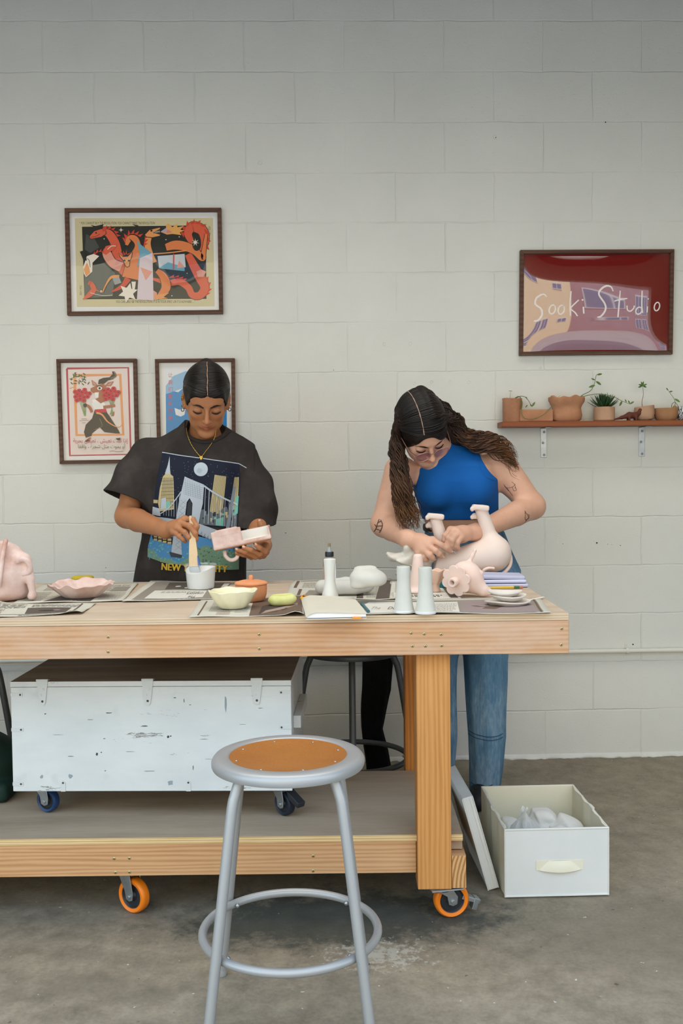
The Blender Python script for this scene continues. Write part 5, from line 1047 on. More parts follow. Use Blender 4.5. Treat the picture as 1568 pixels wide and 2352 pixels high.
def sp_(px, dy=0.0): p = pt(px, 967, SY + dy); return Vector((p.x, SY + dy, SZ + .0003))
def leaf(mb, base, d, L, w, up=(0, 0, 1), m=None, bend=.15):
    base = Vector(base); d = Vector(d).normalized(); sd = d.cross(Vector(up)); sd = sd.normalized() if sd.length > .01 else Vector((1, 0, 0)); nn = sd.cross(d); vs = []; n = 7
    for i in range(n + 1):
        t_ = i / n; ww = w * math.sin(PI * min(1, t_ * .96 + .04)) ** .8 * .5; c = base + d * (L * t_) - nn * (bend * L * t_ * t_); vs += [c - sd * ww, c - nn * (.12 * w * math.sin(PI * t_)), c + sd * ww]
    mb.add(vs, [q for i in range(n) for q in ((3 * i, 3 * i + 1, 3 * i + 4, 3 * i + 3), (3 * i + 1, 3 * i + 2, 3 * i + 5, 3 * i + 4))], m, True)
def rel(o, pts): return [pt(x, y, SY + dy) - o.location for x, y, dy in pts]
def vine(par, pts, r, leaves, seed, m=M_STEM, name='vine'):
    q = rel(par, pts); sp = spline([tuple(p) for p in q], 8); MB().tube(sp, [r * (1 - .5 * i / len(sp)) for i in range(len(sp))], 7).build(name, m, par); rr = np.random.RandomState(seed)
    for x, y, ang, L in leaves:
        b_ = rel(par, [(x, y, pts[0][2])])[0]; mb = MB(); leaf(mb, b_, (math.cos(ang), rr.uniform(-.5, .1), math.sin(ang)), L * sS, L * .36 * sS, (0, -1, .3)); mb.build('leaf', M_LEAF, par, solid=.0006)
# L-shaped planter
P = sp_(1210); pl = thing('planter', 'L-shaped terracotta planter with a trailing vine at the left end of the shelf', 'planter', P); s = sS
MB().lathe([(0, 0), (21 * s, 0), (22 * s, 2 * s), (22 * s, 50 * s), (23 * s, 53 * s), (21 * s, 54 * s), (19 * s, 50 * s), (19 * s, 44 * s), (0, 44 * s)], 40, T1, Matrix.Translation((-34 * s, 0, 0)), lambda th, i, r, z: (r * (1 + .02 * math.sin(3 * th)), z + (.0015 * math.sin(2 * th + 1) if i > 2 else 0))).build('tall_pot', None, pl)
v = Vol(); v.box((18 * s, 0, 13.5 * s), (38 * s, 20 * s, 14 * s), None, .004).box((20 * s, 0, 24 * s), (32 * s, 15 * s, 8 * s), None, .003, k=.003, mode='sub'); sdf('trough', v, T1, pl, .0025, 1)
vine(pl, [(1180, 916, 0), (1192, 911, -.02), (1199, 925, -.03), (1197, 948, -.045), (1206, 961, -.05), (1225, 962, -.05), (1247, 953, -.045), (1262, 938, -.04), (1272, 930, -.03)], .0022, [(1268, 932, .5, 9), (1224, 963, -1.6, 9)], 1)
vine(pl, [(1182, 915, 0), (1198, 910, -.01), (1210, 916, -.01), (1221, 934, -.01)], .0018, [(1221, 934, 1.0, 13), (1221, 934, 2.2, 8), (1210, 917, 2.0, 7), (1211, 930, -2.3, 8)], 2)
vine(pl, [(1171, 914, .03), (1171.5, 905, .03), (1172, 898, .03)], .0007, [(1172, 898, .1, 4), (1172, 898, 3.0, 4)], 3, M_STEMB)
# pinched pot
P = sp_(1301); po = thing('clay_pot', 'wide pinched terracotta pot with ragged rim and long trailing stems', 'planter', P); ph = RNG.rand(6) * 6
MB().lathe([(0, 0), (28 * s, 0), (33 * s, 4 * s), (35 * s, 14 * s), (33 * s, 24 * s), (32 * s, 30 * s), (36 * s, 38 * s), (41 * s, 47 * s), (42 * s, 54 * s), (40 * s, 56 * s), (36 * s, 50 * s), (32 * s, 46 * s), (0, 46 * s)], 64, T1, Matrix.Diagonal((1, .72, 1, 1)), lambda th, i, r, z: (r * (1 + .03 * math.sin(3 * th + ph[0]) + .018 * math.sin(7 * th + ph[1] + i)), z + (1.8 * s * math.sin(9 * th + ph[2]) + 1.5 * s * math.sin(4 * th)) * (1 if 7 <= i <= 10 else 0))).build('pot', None, po)
vine(po, [(1322, 918, -.01), (1338, 907, -.01), (1356, 897, -.01), (1365, 880, -.01), (1369, 862, -.01), (1378, 859, -.01)], .0018, [(1371, 861, .25, 13), (1366, 873, 2.7, 10), (1368, 876, -.5, 16), (1366, 885, 3.4, 15)], 4)
vine(po, [(1324, 917, -.015), (1345, 909, -.03), (1375, 905, -.045), (1405, 910, -.045), (1428, 921, -.045), (1446, 928, -.045)], .0018, [(1446, 928, .6, 11), (1428, 921, -2.0, 13), (1446, 927, 2.1, 9), (1438, 924, 1.9, 8)], 5)
mb = MB(); 
for k in range(4): leaf(mb, rel(po, [(1272 + 3 * k, 913, -.02)])[0], (math.cos(k * 1.6 + .4), -.2, .6), 7 * s, 4 * s, m=M_LEAF)
mb.build('leaf', None, po)
# cylinder pot with aloe
P = sp_(1387); ap = thing('potted_aloe', 'spiky green aloe in a plain cylindrical terracotta pot', 'plant', P)
MB().lathe([(0, 0), (22 * s, 0), (24 * s, 2 * s), (24 * s, 30 * s), (23.5 * s, 32 * s), (21 * s, 32 * s), (20 * s, 27 * s), (0, 27 * s)], 40, T2).build('pot', None, ap)
rr = np.random.RandomState(3)
for k in range(46):
    th = k * 2.4; f = k / 45; el = 1.45 - 1.15 * f; L = (26 + 12 * f + 6 * rr.rand()) * s; mb = MB(); leaf(mb, (3 * s * math.cos(th), 3 * s * math.sin(th), 27 * s + 6 * s * (1 - f)), (math.cos(th) * math.cos(el), math.sin(th) * math.cos(el), math.sin(el)), L, 6.2 * s, m=M_LEAFD, bend=-.12); mb.build('leaf', None, ap, solid=.0012)
# little lizard
P = sp_(1445, -.028); v = Vol(); v.chain([(-34 * s, 0, 3 * s), (-18 * s, 0, 7 * s), (0, 0, 12 * s), (14 * s, 0, 12 * s), (21 * s, 0, 16 * s), (24 * s, 0, 22 * s)], [1.5 * s, 3.5 * s, 7 * s, 6.5 * s, 4.5 * s, 3.8 * s], k=.006).ell((26 * s, 0, 24.5 * s), (5 * s, 3.6 * s, 3.4 * s), k=.004)
for x, y in ((-2, -5), (-2, 5), (14, -5), (14, 5)): v.cone((x * s, y * s, 8 * s), (x * s, y * 1.3 * s, 1.5 * s), 3 * s, 2.6 * s, k=.004)
o = sdf('clay_dinosaur', v, flat(0x5f2f20, .7), None, .0014, 1, loc=P); tag(o, 'small dark brown long-necked clay dinosaur on the shelf', 'figurine')
# round pot with sprout, bowl, edge pot
P = sp_(1479); ro = thing('clay_pot', 'small round terracotta pot with a single tall sprout', 'planter', P)
MB().lathe([(0, 0), (14 * s, 0), (20 * s, 4 * s), (23 * s, 14 * s), (22.5 * s, 28 * s), (22 * s, 33 * s), (20 * s, 33 * s), (19 * s, 26 * s), (0, 26 * s)], 40, T2, None, lambda th, i, r, z: (r, z + (2.5 * s * math.cos(th) if 3 <= i <= 6 else 0))).build('pot', None, ro)
vine(ro, [(1475, 938, 0), (1474, 922, 0), (1477, 905, 0), (1475, 886, 0)], .0014, [(1475, 886, a_, 11) for a_ in (-.3, .4, 1.3, 2.0, 2.8, 3.5)], 6, M_STEMB)
P = sp_(1529); bo = thing('clay_bowl', 'low brown terracotta bowl with a small sprouting bulb', 'planter', P)
MB().lathe([(0, 0), (20 * s, 0), (24 * s, 4 * s), (27 * s, 14 * s), (27 * s, 26 * s), (25.5 * s, 28 * s), (24 * s, 22 * s), (0, 20 * s)], 40, T3, Matrix.Diagonal((1, .8, 1, 1))).build('pot', None, bo)
vine(bo, [(1545, 942, -.01), (1550, 928, -.01), (1548, 917, -.01), (1540, 905, -.01), (1534, 897, -.01)], .0014, [(1549, 916, -.6, 14), (1536, 900, .2, 9), (1534, 897, 2.2, 8)], 7)
vine(bo, [(1543, 944, -.02), (1542, 930, -.02), (1549, 924, -.02), (1556, 932, -.02), (1555, 944, -.02)], .0016, [], 8)
mb = MB(); mb.ball(rel(bo, [(1549, 938, -.02)])[0], (5 * s, 5 * s, 7 * s), T3, 14); mb.build('bulb', None, bo)
P = sp_(1578, .0); t = NT('white_patterned'); _w = t.n('TexWave'); _w.inputs['Scale'].default_value = 60; _w.inputs['Distortion'].default_value = 8; t.l(t.coord(), _w.inputs['Vector']); t.set(t.ramp(_w.outputs['Fac'], [(.5, srgb(0xe6e6e4)), (.6, srgb(0x5c6168))]), .4)
o = MB().lathe([(0, 0), (18 * s, 0), (23 * s, 6 * s), (24 * s, 20 * s), (22 * s, 32 * s), (20 * s, 32 * s), (20 * s, 20 * s), (0, 10 * s)], 32, t.m).build('patterned_pot', None, loc=P); tag(o, 'white pot with dark wavy pattern cut off at the right end of the shelf', 'pot')
# ---------------------------------------------------------------- people
def skin(name, c, sub=.12):
    t = NT(name); at = t.n('Attribute', attribute_name='tint'); v = t.coord(); f = t.ramp(t.noise(v, 30, 4, .6), [(.3, (.94, .92, .91)), (.7, (1.03, 1.02, 1.02))])
    col = t.mix(1.0, t.mix(1.0, srgb(c), at.outputs['Color'], 'MULTIPLY'), f, 'MULTIPLY'); t.set(col, .48, spec=.35)
    t.b.inputs['Subsurface Weight'].default_value = sub; t.b.inputs['Subsurface Radius'].default_value = (.012, .005, .003); t.b.inputs['Subsurface Scale'].default_value = .6; t.bump(t.noise(v, 500, 2), .06, .0005); return t.m
class HeadFrame:
    def __init__(s, c, pitch, yaw, roll, sc=1.0):
        p, y, r = map(math.radians, (pitch, yaw, roll)); s.c = Vector(c); s.sc = sc
        s.f = Vector((math.sin(y) * math.cos(p), -math.cos(y) * math.cos(p), -math.sin(p))); u0 = Vector((math.sin(y) * math.sin(p), -math.cos(y) * math.sin(p), math.cos(p))); r0 = Vector((math.cos(y), math.sin(y), 0))
        s.r = r0 * math.cos(r) + u0 * math.sin(r); s.u = -r0 * math.sin(r) + u0 * math.cos(r)
        s.M = Matrix(((s.r.x * sc, s.f.x * sc, s.u.x * sc, s.c.x), (s.r.y * sc, s.f.y * sc, s.u.y * sc, s.c.y), (s.r.z * sc, s.f.z * sc, s.u.z * sc, s.c.z), (0, 0, 0, 1)))
        s.Mi = s.M.inverted()
    def w(s, x, y, z): return s.M @ Vector((x, y, z))
    def loc(s, V):
        A = np.array(s.Mi); return V @ A[:3, :3].T + A[:3, 3]
SK_C, SK_R = (0, -.018, .034), (.0745, .096, .086)
def head_ops(fem=1.0):
    v = Vol()
    v.ell(SK_C, SK_R, k=.01).ell((0, .022, -.028), (.0555, .062, .074), k=.03)
    for s in (-1, 1):
        v.cone((s * .0535, -.004, -.036), (s * .017, .060, -.101), .016, .013, k=.025).ell((s * .038, .058, -.024), (.021, .020, .020), k=.02).cone((s * .048, .066, .022), (s * .012, .083, .021), .0075, .009, k=.014)
    v.ell((0, .063, -.106), (.018, .016, .014), k=.016).ell((0, .070, -.062), (.026, .014, .020), k=.015).ell((0, .060, .045), (.055, .028, .038), k=.02)
    for s in (-1, 1): v.ell((s * .034, .038, -.060), (.021, .026, .028), k=.02)
    for s in (-1, 1): v.ell((s * .031, .094, -.001), (.020, .020, .0145), k=.012, mode='sub')
    for s in (-1, 1): v.ell((s * .031, .0715, -.003), (.0165, .0128, .0128), k=.003)
    v.cone((0, .083, .016), (0, .106, -.028), .0068, .0086, k=.010).ell((0, .110, -.033), (.0095, .0095, .0085), k=.006)
    for s in (-1, 1): v.ell((s * .0118, .098, -.0355), (.0064, .0085, .0062), k=.008)
    # lips
    for s in (-1, 1):
        v.cone((0, .0885, -.0605), (s * .026, .0765, -.0640), .0044, .0022, k=.004).cone((0, .0880, -.0695), (s * .023, .0770, -.0665), .0058, .0026, k=.004)
    v.cone((-.026, .0815, -.0648), (0, .0925, -.0643), .0012, k=.002, mode='sub').cone((0, .0925, -.0643), (.026, .0815, -.0648), .0012, k=.002, mode='sub')
    for s in (-1, 1):
        v.ell((s * .078, -.012, -.006), (.007, .019, .031), (0, 0, s * .35), k=.006).ell((s * .083, -.010, -.004), (.006, .011, .018), (0, 0, s * .35), k=.005, mode='sub').ell((s * .076, -.004, -.030), (.006, .009, .010), k=.006)
    return v.ops
def hair_shell(off):
    v = Vol(); v.ell(SK_C, SK_R, k=.01).ell((0, .022, -.028), (.0555, .062, .074), k=.03).ell((0, .060, .045), (.055, .028, .038), k=.02).ell((0, -.055, -.02), (.060, .050, .050), k=.03)
    def fn(P):
        d = None
        for o in v.ops: e = o[1](P); d = e if d is None else smin(d, e, o[4])
        return d - off
    return fn
def face_tint(hf, extra=None, lip=(.74, .50, .50)):
    def fn(V):
        q = hf.loc(V); T = np.ones((len(V), 4))
        lipm = np.exp(-((q[:, 0] / .025) ** 4) - (((q[:, 2] + .0650) / .0085) ** 4)) * (q[:, 1] > .072)
        chk = np.exp(-(((np.abs(q[:, 0]) - .040) / .020) ** 2) - ((q[:, 2] + .028) / .02) ** 2) * (q[:, 1] > .03)
        nos = np.exp(-(q[:, 0] / .014) ** 2 - ((q[:, 2] + .033) / .016) ** 2) * (q[:, 1] > .08)
        for i, (a, b) in enumerate(zip(lip, (1.0, .93, .92))): T[:, i] = (1 + (a - 1) * lipm) * (1 + (b - 1) * np.maximum(chk, nos))
        if extra is not None: T = extra(V, T)
        return T
    return fn
def headface(hf, parent, brow_m, lash_m, body=None):
    """brows and lowered lash lines"""
    for s in (-1, 1):
        pts = spline([hf.w(s * .0115, .0905, .0155), hf.w(s * .022, .0895, .0195), hf.w(s * .036, .0835, .0205), hf.w(s * .0495, .071, .0145)], 6); n = len(pts)
        MB().tube(pts, [(.0030 + .0024 * math.sin(PI * min(1, .25 + .75 * i / n)) - .0030 * (i / n) ** 2, .0016) for i in range(n)], 8, brow_m, flatz=tuple(hf.u)).build('eyebrow', None, parent)
        pts = spline([hf.w(s * .0165, .0835, -.0075), hf.w(s * .024, .0857, -.0102), hf.w(s * .033, .0862, -.0112), hf.w(s * .042, .0825, -.0092), hf.w(s * .0485, .077, -.006)], 5); n = len(pts)
        MB().tube(pts, [.0010 + .0016 * math.sin(PI * i / (n - 1)) for i in range(n)], 6, lash_m).build('eyelash', None, parent)
class Torso:
    """stack of elliptical sections (z, cx, cy, ax, ay) -> implicit function"""
    def __init__(s, secs, wr=0.0, seed=0, pw=2.3):
        s.S = np.array(sorted(secs), float); s.S[:, 2] += YOFF; s.wr = wr; s.ph = np.random.RandomState(seed).rand(12) * 6; s.pw = pw
    def __call__(s, P):
        z = P[..., 2]; S = s.S; g = [np.interp(z, S[:, 0], S[:, i]) for i in range(1, 5)]
        x = np.abs(P[..., 0] - g[0]) / g[2]; y = np.abs(P[..., 1] - g[1]) / g[3]
        r = (x ** s.pw + y ** s.pw) ** (1 / s.pw); d = (r - 1) * np.minimum(g[2], g[3])
        d = np.maximum(d, np.maximum(z - S[-1, 0], S[0, 0] - z))
        if s.wr:
            p = s.ph; X = P[..., 0]; th = np.arctan2(P[..., 1] - g[1], P[..., 0] - g[0])
            d = d + s.wr * (np.sin(26 * X + 9 * z + p[0]) * np.sin(7 * z + p[1]) + .7 * np.sin(14 * z - 17 * X + p[2] + 2 * np.sin(5 * X + p[5])) + .5 * np.sin(9 * th + 6 * z + p[3]))
        return d
    def bb(s): S = s.S; return (S[:, 1] - S[:, 3]).min(), (S[:, 2] - S[:, 4]).min(), S[0, 0], (S[:, 1] + S[:, 3]).max(), (S[:, 2] + S[:, 4]).max(), S[-1, 0]
    def add(s, v, k=.02, mode='add'): b = s.bb(); return v.func(s, b[:3], b[3:], k, mode)
YOFF = -0.09   # how far in front of the first estimate the two people stand
def Q(px, py, Y): return pt(px, py, Y + YOFF)
def finger(v, pts, r=.0085, k=.006):
    n = len(pts); R = [r * (1.0, .93, .86, .74, .7)[min(i, 4)] for i in range(n)]
    v.chain([Q(*p) for p in pts], R, k=k)
    return pts[-1]
def nails(parent, tips, m):
    for (a, b, r) in tips:
        a = Q(*a); b = Q(*b); d = (b - a).normalized(); c = b + d * (r * .25); up = Vector((0, -.75, .65)); up = (up - d * up.dot(d)).normalized(); sd = d.cross(up)
        M = Matrix((( sd.x, d.x, up.x, 0), (sd.y, d.y, up.y, 0), (sd.z, d.z, up.z, 0), (0, 0, 0, 1))); M.translation = c + up * (r * .62)
        MB().ball((0, 0, 0), (r * .58, r * .85, r * .26), m, 10, M).build('fingernail', None, parent)
def body_mesh(name, v, regions, m, parent, tint, hc=.005):
    """one continuous skin: fine grid inside the given boxes, coarser elsewhere"""
    lo, hi = v.bounds(); lo = lo - .02; hi = hi + .02; V, Qd = v.mesh(hc, lo, hi); allV = []; allQ = []; off = 0
    C = V[Qd].mean(1); keep = np.ones(len(Qd), bool)
    for a, b, h in regions: a = np.array(a); b = np.array(b); keep &= ~((C > a + .004).all(1) & (C < b - .004).all(1))
    allV.append(V); allQ.append(Qd[keep]); off = len(V)
    for a, b, h in regions:
        a = np.maximum(np.array(a), lo); b = np.minimum(np.array(b), hi); V2, Q2 = v.mesh(h, a, b); allV.append(V2); allQ.append(Q2 + off); off += len(V2)
    return npmesh(name, np.concatenate(allV), np.concatenate(allQ), m, parent, 1, tint)
def bvh_of(o):
    me = o.data; M = o.matrix_world
    return BVHTree.FromPolygons([M @ v.co for v in me.vertices], [list(p.vertices) for p in me.polygons])

# ================================================================= the person in the black t-shirt
p1o = Q(440, 1700, -.34); p1 = thing('person', 'person with slicked-back dark hair in a black graphic t-shirt holding a brush over a tub', 'person', (0, 0, 0))
H1 = HeadFrame(Q(474, 918, -.43), 31, 7, -1.5, 1.015)
SK1 = skin('tan_skin', 0xad7650)
b = Vol(); b.xf(H1.M, head_ops())
nb = Q(468, 1012, -.335); b.cone(H1.w(0, -.030, -.045), nb, .050, .056, k=.03).cone(Q(400, 1030, -.335), Q(535, 1035, -.34), .045, k=.05)
tz = [(.80, -.485, -.35, .150, .105), (1.0, -.475, -.35, .14, .10), (1.15, -.46, -.34, .15, .10), (1.24, -.45, -.33, .155, .09), (1.31, -.45, -.33, .10, .06)]
c1 = Q(455, 1090, -.34).x
T1b = Torso([(z, Q(452, 1100, -.34).x + (x + .46) * .8, y, a, bb) for z, x, y, a, bb in tz]); T1b.add(b, .03)
shR, elR, wrR = Q(330, 1052, -.335), Q(291, 1186, -.42), Q(381, 1218, -.655)
shL, elL, wrL = Q(558, 1066, -.345), Q(601, 1190, -.365), Q(586, 1228, -.555)
b.chain([shR, (shR + elR) / 2, elR], [.052, .046, .040], k=.03).chain([elR, elR + (wrR - elR) * .3, elR + (wrR - elR) * .75, wrR], [.040, .041, .031, .0255], k=.02)
b.chain([shL, (shL + elL) / 2, elL], [.052, .046, .040], k=.03).chain([elL, elL + (wrL - elL) * .35, wrL], [.040, .039, .026], k=.02)
# right hand, pinching the brush
hR = Vol()
hc = Q(402, 1212, -.69); hR.cone(wrR, hc, .024, .024, k=.02)
mcp = [(424, 1192, -.712), (414, 1200, -.725), (406, 1211, -.73), (398, 1221, -.725)]
for q, r in zip(mcp, (.0125, .0125, .012, .011)): hR.cone(hc, Q(*q), .019, r, k=.014)
f1 = [[mcp[0], (443, 1194, -.735), (452, 1209, -.745), (450, 1221, -.74)], [mcp[1], (436, 1209, -.755), (448, 1225, -.757), (451, 1239, -.75)], [mcp[2], (424, 1223, -.757), (433, 1234, -.757), (438, 1242, -.748)], [mcp[3], (412, 1232, -.75), (420, 1239, -.75), (426, 1244, -.742)]]
for f, r in zip(f1, (.0098, .0098, .0092, .0082)): finger(hR, f, r, .006)
hR.chain([Q(396, 1208, -.672), Q(418, 1204, -.668), Q(434, 1216, -.68), Q(441, 1230, -.70)], [.016, .0125, .011, .009], k=.010)
b.ops += hR.ops
# left hand, under the clay box
hL = Vol(); pc_ = Q(606, 1252, -.60); hL.cone(wrL, pc_, .024, .026, k=.02).cone(pc_, Q(606, 1264, -.655), .022, .018, k=.015)
f2 = [[(612, 1256, -.655), (609, 1266, -.685), (596, 1258, -.71), (587, 1252, -.718)], [(609, 1268, -.64), (595, 1273, -.685), (576, 1263, -.715), (560, 1258, -.722)], [(604, 1275, -.62), (586, 1279, -.675), (563, 1268, -.71), (544, 1263, -.718)], [(597, 1277, -.60), (577, 1280, -.655), (558, 1274, -.69), (543, 1271, -.70)]]
for f, r in zip(f2, (.0100, .0100, .0095, .0085)): finger(hL, f, r, .007); hL.cone(pc_, Q(*f[0]), .018, r * 1.15, k=.012)
hL.chain([Q(608, 1240, -.60), Q(606, 1218, -.595), Q(599, 1206, -.597), Q(596, 1198, -.60)], [.014, .0125, .0108, .0092], k=.010)
b.ops += hL.ops
def boxof(pts, pad): A = np.array([list(Q(*p)) for p in pts]); return A.min(0) - pad, A.max(0) + pad
rH = boxof([(0, 0, 0)], 0); hb1 = boxof([p for f in f1 for p in f] + [(385, 1215, -.66)], .022); hb2 = boxof([p for f in f2 for p in f] + [(597, 1198, -.60), (600, 1240, -.59)], .018)
hd = (np.array(H1.c) - .150, np.array(H1.c) + .150)
p1b = body_mesh('body', b, [(hd[0], hd[1], .0024), (hb1[0], hb1[1], .002), (hb2[0], hb2[1], .002)], SK1, p1, face_tint(H1))
def strandmat(name, c1, c2, c3, su=60, sv=5, rough=.5, bump=.6):
    t = NT(name); at = t.n('Attribute', attribute_name='tint'); mp = t.n('Mapping'); mp.inputs['Scale'].default_value = (su, sv, sv); t.l(at.outputs['Vector'], mp.inputs['Vector'])
    n1 = t.noise(mp.outputs[0], 1.0, 4, .65); n2 = t.noise(mp.outputs[0], .3, 2, .5); f = t.math('ADD', t.math('MULTIPLY', n1, .65), t.math('MULTIPLY', n2, .35))
    t.set(t.ramp(f, [(.35, srgb(c1)), (.55, srgb(c2)), (.72, srgb(c3))]), rough, spec=.22); t.bump(f, bump, .006); return t.m
HAIRD = strandmat('dark_hair', 0x0c0908, 0x1a1310, 0x35281f)
def hair_coord(hf):
    def fn(V):
        q = hf.loc(V); T = np.ones((len(V), 4)); T[:, 0] = np.arctan2(q[:, 2] - .034, q[:, 1] + .03) + .35 * np.abs(q[:, 0]) / .08; T[:, 1] = q[:, 0] * 10; T[:, 2] = np.sqrt((q ** 2).sum(1)) * 3; return T
    return fn
BROWM = flat(0x2a1c14, .7, name='brow_hair'); LASH = flat(0x1a120e, .6, name='lash')
headface(H1, p1, BROWM, LASH)
NAILM = flat(0xd9a990, .35, name='nail')
nails(p1, [(f2[0][2], f2[0][3], .0085), (f2[1][2], f2[1][3], .0085), (f2[2][2], f2[2][3], .008), (f2[3][2], f2[3][3], .007), ((599, 1206, -.597), (596, 1198, -.60), .009)], NAILM)
# hair: slicked back to a small knot, centre parting
hv = Vol(); hl = Vol(); hl.ell(SK_C, (.0805, .103, .0925), k=.005).ell((0, -.055, -.02), (.066, .055, .055), k=.03).func(hair_shell(.0055), (-.09, -.12, -.12), (.09, .11, .14), .01)
def cutface(P):
    x, y, z = P[..., 0], P[..., 1], P[..., 2]; return -(.707 * y - .707 * z - .0255 + 1.2 * x * x + .003 * np.exp(-(x / .010) ** 2) + .0016 * np.sin(140 * x + 1))
hl.func(lambda P: np.where(True, cutface(P), 0), (-.2, -.2, -.3), (.2, .3, .3), .003, 'sub'); hl.ell((0, -.082, .098), (.027, .025, .022), k=.012)
for s in (-1, 1): hl.ell((s * .085, -.010, -.010), (.02, .024, .035), k=.006, mode='sub')
hv.xf(H1.M, hl.ops)
hair1 = sdf('hair', hv, HAIRD, p1, .0026, 1, tint=hair_coord(H1))
def on_cap(bv, C, p, off=.0006):
    d = (Vector(p) - C).normalized(); h = bv.ray_cast(C + d * .3, -d); return (h[0] + d * off) if h[0] is not None else Vector(p)
PARTM = flat(0xb58d72, .6, name='scalp'); bvh1 = bvh_of(hair1); C1 = H1.w(0, -.02, .036); pp = []
for i in range(20): a = math.radians(12 + 92 * i / 19); pp.append(on_cap(bvh1, C1, H1.w(.0007 * math.sin(i * 1.1), -.018 + .1 * math.cos(a), .034 + .09 * math.sin(a))))
MB().tube(pp, [(.0013 + .0004 * math.sin(i * 2.2), .0007) for i in range(20)], 6, PARTM, flatz=tuple(H1.r)).build('hair_parting', None, p1)
HS = [flat(c, .36, 0, .4, n) for c, n in ((0x0c0807, 'strand_black'), (0x17100c, 'strand_dark'), (0x261a13, 'strand_brown'))]
rr = np.random.RandomState(8); mb = MB()
for sd in (-1, 1):
    for k in range(150):
        a = .0 + .98 * (k + rr.rand()) / 150; pts = []; j = rr.randn() * .02; t1 = rr.uniform(.75, 1.0)
        for i in range(9):
            t_ = t1 * i / 8; aa = a + .28 * t_ ** 1.4 + j * t_; th = math.radians(9 + 107 * min(aa, 1.25)); ph = sd * (.02 + 1.36 * t_)
            pts.append(tuple(on_cap(bvh1, C1, H1.w(math.sin(ph) * .085, -.02 + .105 * math.cos(th) * math.cos(ph), .036 + .095 * math.sin(th) * math.cos(ph)), .0002 + .0006 * math.sin(i * .8 + k))))
        mb.tube(spline(pts, 3), [(.0017 * (1 - .5 * abs(i / 12 - 1) ** 3), .0010) for i in range(25)], 5, HS[rr.choice(3, p=[.45, .38, .17])])
mb.build('hair_strands', None, p1, sharp=0)
# t-shirt
sv = Vol(); cx = Q(452, 1100, -.34).x
zb = Q(430, 1345, -.40).z
secs = [(zb - .25, Q(433, 1345, -.36).x, -.355, .218, .145), (zb, Q(433, 1338, -.36).x, -.355, .212, .145), (Q(0, 1240, -.36).z, Q(441, 1240, -.36).x, -.355, .188, .14), (Q(0, 1150, -.36).z, Q(447, 1150, -.36).x, -.352, .182, .135), (Q(0, 1080, -.36).z, Q(453, 1080, -.36).x, -.347, .192, .125), (Q(0, 1035, -.36).z, Q(457, 1035, -.36).x, -.343, .185, .105), (Q(0, 1008, -.36).z, Q(459, 1008, -.36).x, -.340, .145, .085), (Q(0, 985, -.36).z, Q(462, 985, -.36).x, -.337, .085, .065), (Q(0, 968, -.36).z, Q(462, 968, -.36).x, -.33, .062, .05)]
TS = Torso(secs, .0036, 4, 2.25); TS.add(sv, .01)
def sleeve(v, pts, rad, hc_, hn, depth=.055, th=.0075, k=.045, wr=.0034):
    A_ = [np.array(p) for p in pts]; hc_ = np.array(hc_); hn = np.array(hn); ph = len(v.ops)
    def fn(P):
        d = None
        for a, b_, r0, r1 in zip(A_, A_[1:], rad, rad[1:]):
            ab = b_ - a; t = np.clip(((P - a) @ ab) / (ab @ ab), 0, 1); q = P - a - t[..., None] * ab; e = np.sqrt((q * q).sum(-1)) - (r0 + (r1 - r0) * t); d = e if d is None else smin(d, e, .02)
        d = d + wr * (np.sin(38 * P[..., 0] + 30 * P[..., 2] + ph) + .8 * np.sin(55 * P[..., 2] - 33 * P[..., 1]))
        pl = (P - hc_) @ hn
        return smax(smax(d, pl, .003), -np.maximum(d + th, -(pl + depth)), .002)
    m = max(rad) + .02; return v.func(fn, np.min(A_, 0) - m, np.max(A_, 0) + m, k)
nR = Vector((-.34, -.22, -.91)).normalized(); nL = Vector((.03, .10, -1)).normalized()
sleeve(sv, [Q(342, 1052, -.335), Q(310, 1098, -.36), Q(284, 1160, -.405), Q(268, 1200, -.44)], [.074, .074, .085, .094], Q(290, 1146, -.40), nR)
sleeve(sv, [Q(556, 1054, -.34), Q(585, 1110, -.355), Q(592, 1165, -.395), Q(589, 1240, -.455)], [.064, .062, .067, .070], Q(590, 1209, -.45), nL)
nk = Q(468, 990, -.36); sv.ell(Q(473, 982, -.375), (.069, .085, .047), (.25, 0, .05), k=.008, mode='sub').cone(Q(466, 960, -.34), Q(468, 1000, -.345), .054, .050, k=.006, mode='sub')
TEE = NT('washed_black_cotton'); _f = TEE.noise(TEE.coord(), 7, 5, .65); TEE.set(TEE.ramp(_f, [(.3, srgb(0x2a2624)), (.55, srgb(0x37322f)), (.8, srgb(0x4a4441))]), .92, spec=.15); TEE.bump(TEE.math('ADD', TEE.noise(TEE.coord((1, 1, .5)), 9, 3, .55, .6), TEE.math('MULTIPLY', TEE.noise(TEE.coord(), 420, 2), .04)), .55, .02); TEE = TEE.m
tee = sdf('t_shirt', sv, TEE, p1, .0031, 2)
# collar rib and hems
bv1 = bvh_of(tee)
def onto(p, d, back=.4):
    h = bv1.ray_cast(Vector(p) - Vector(d).normalized() * back, Vector(d).normalized()); return h[0], h[1]
col_pts = []
for px, py in ((419, 964), (423, 984), (433, 1000), (450, 1010), (471, 1014), (495, 1010), (514, 999), (526, 986)):
    p = Q(px, py + 4, -.42); h = onto(p, (0, 1, 0)); 
    if h[0] is not None: col_pts.append(h[0] + Vector((0, -.001, 0)))
if len(col_pts) > 3: MB().tube(spline([tuple(p) for p in col_pts], 5), (.0085, .0035), 8, TEE, flatz=(0, -.3, 1)).build('collar_rib', None, tee)
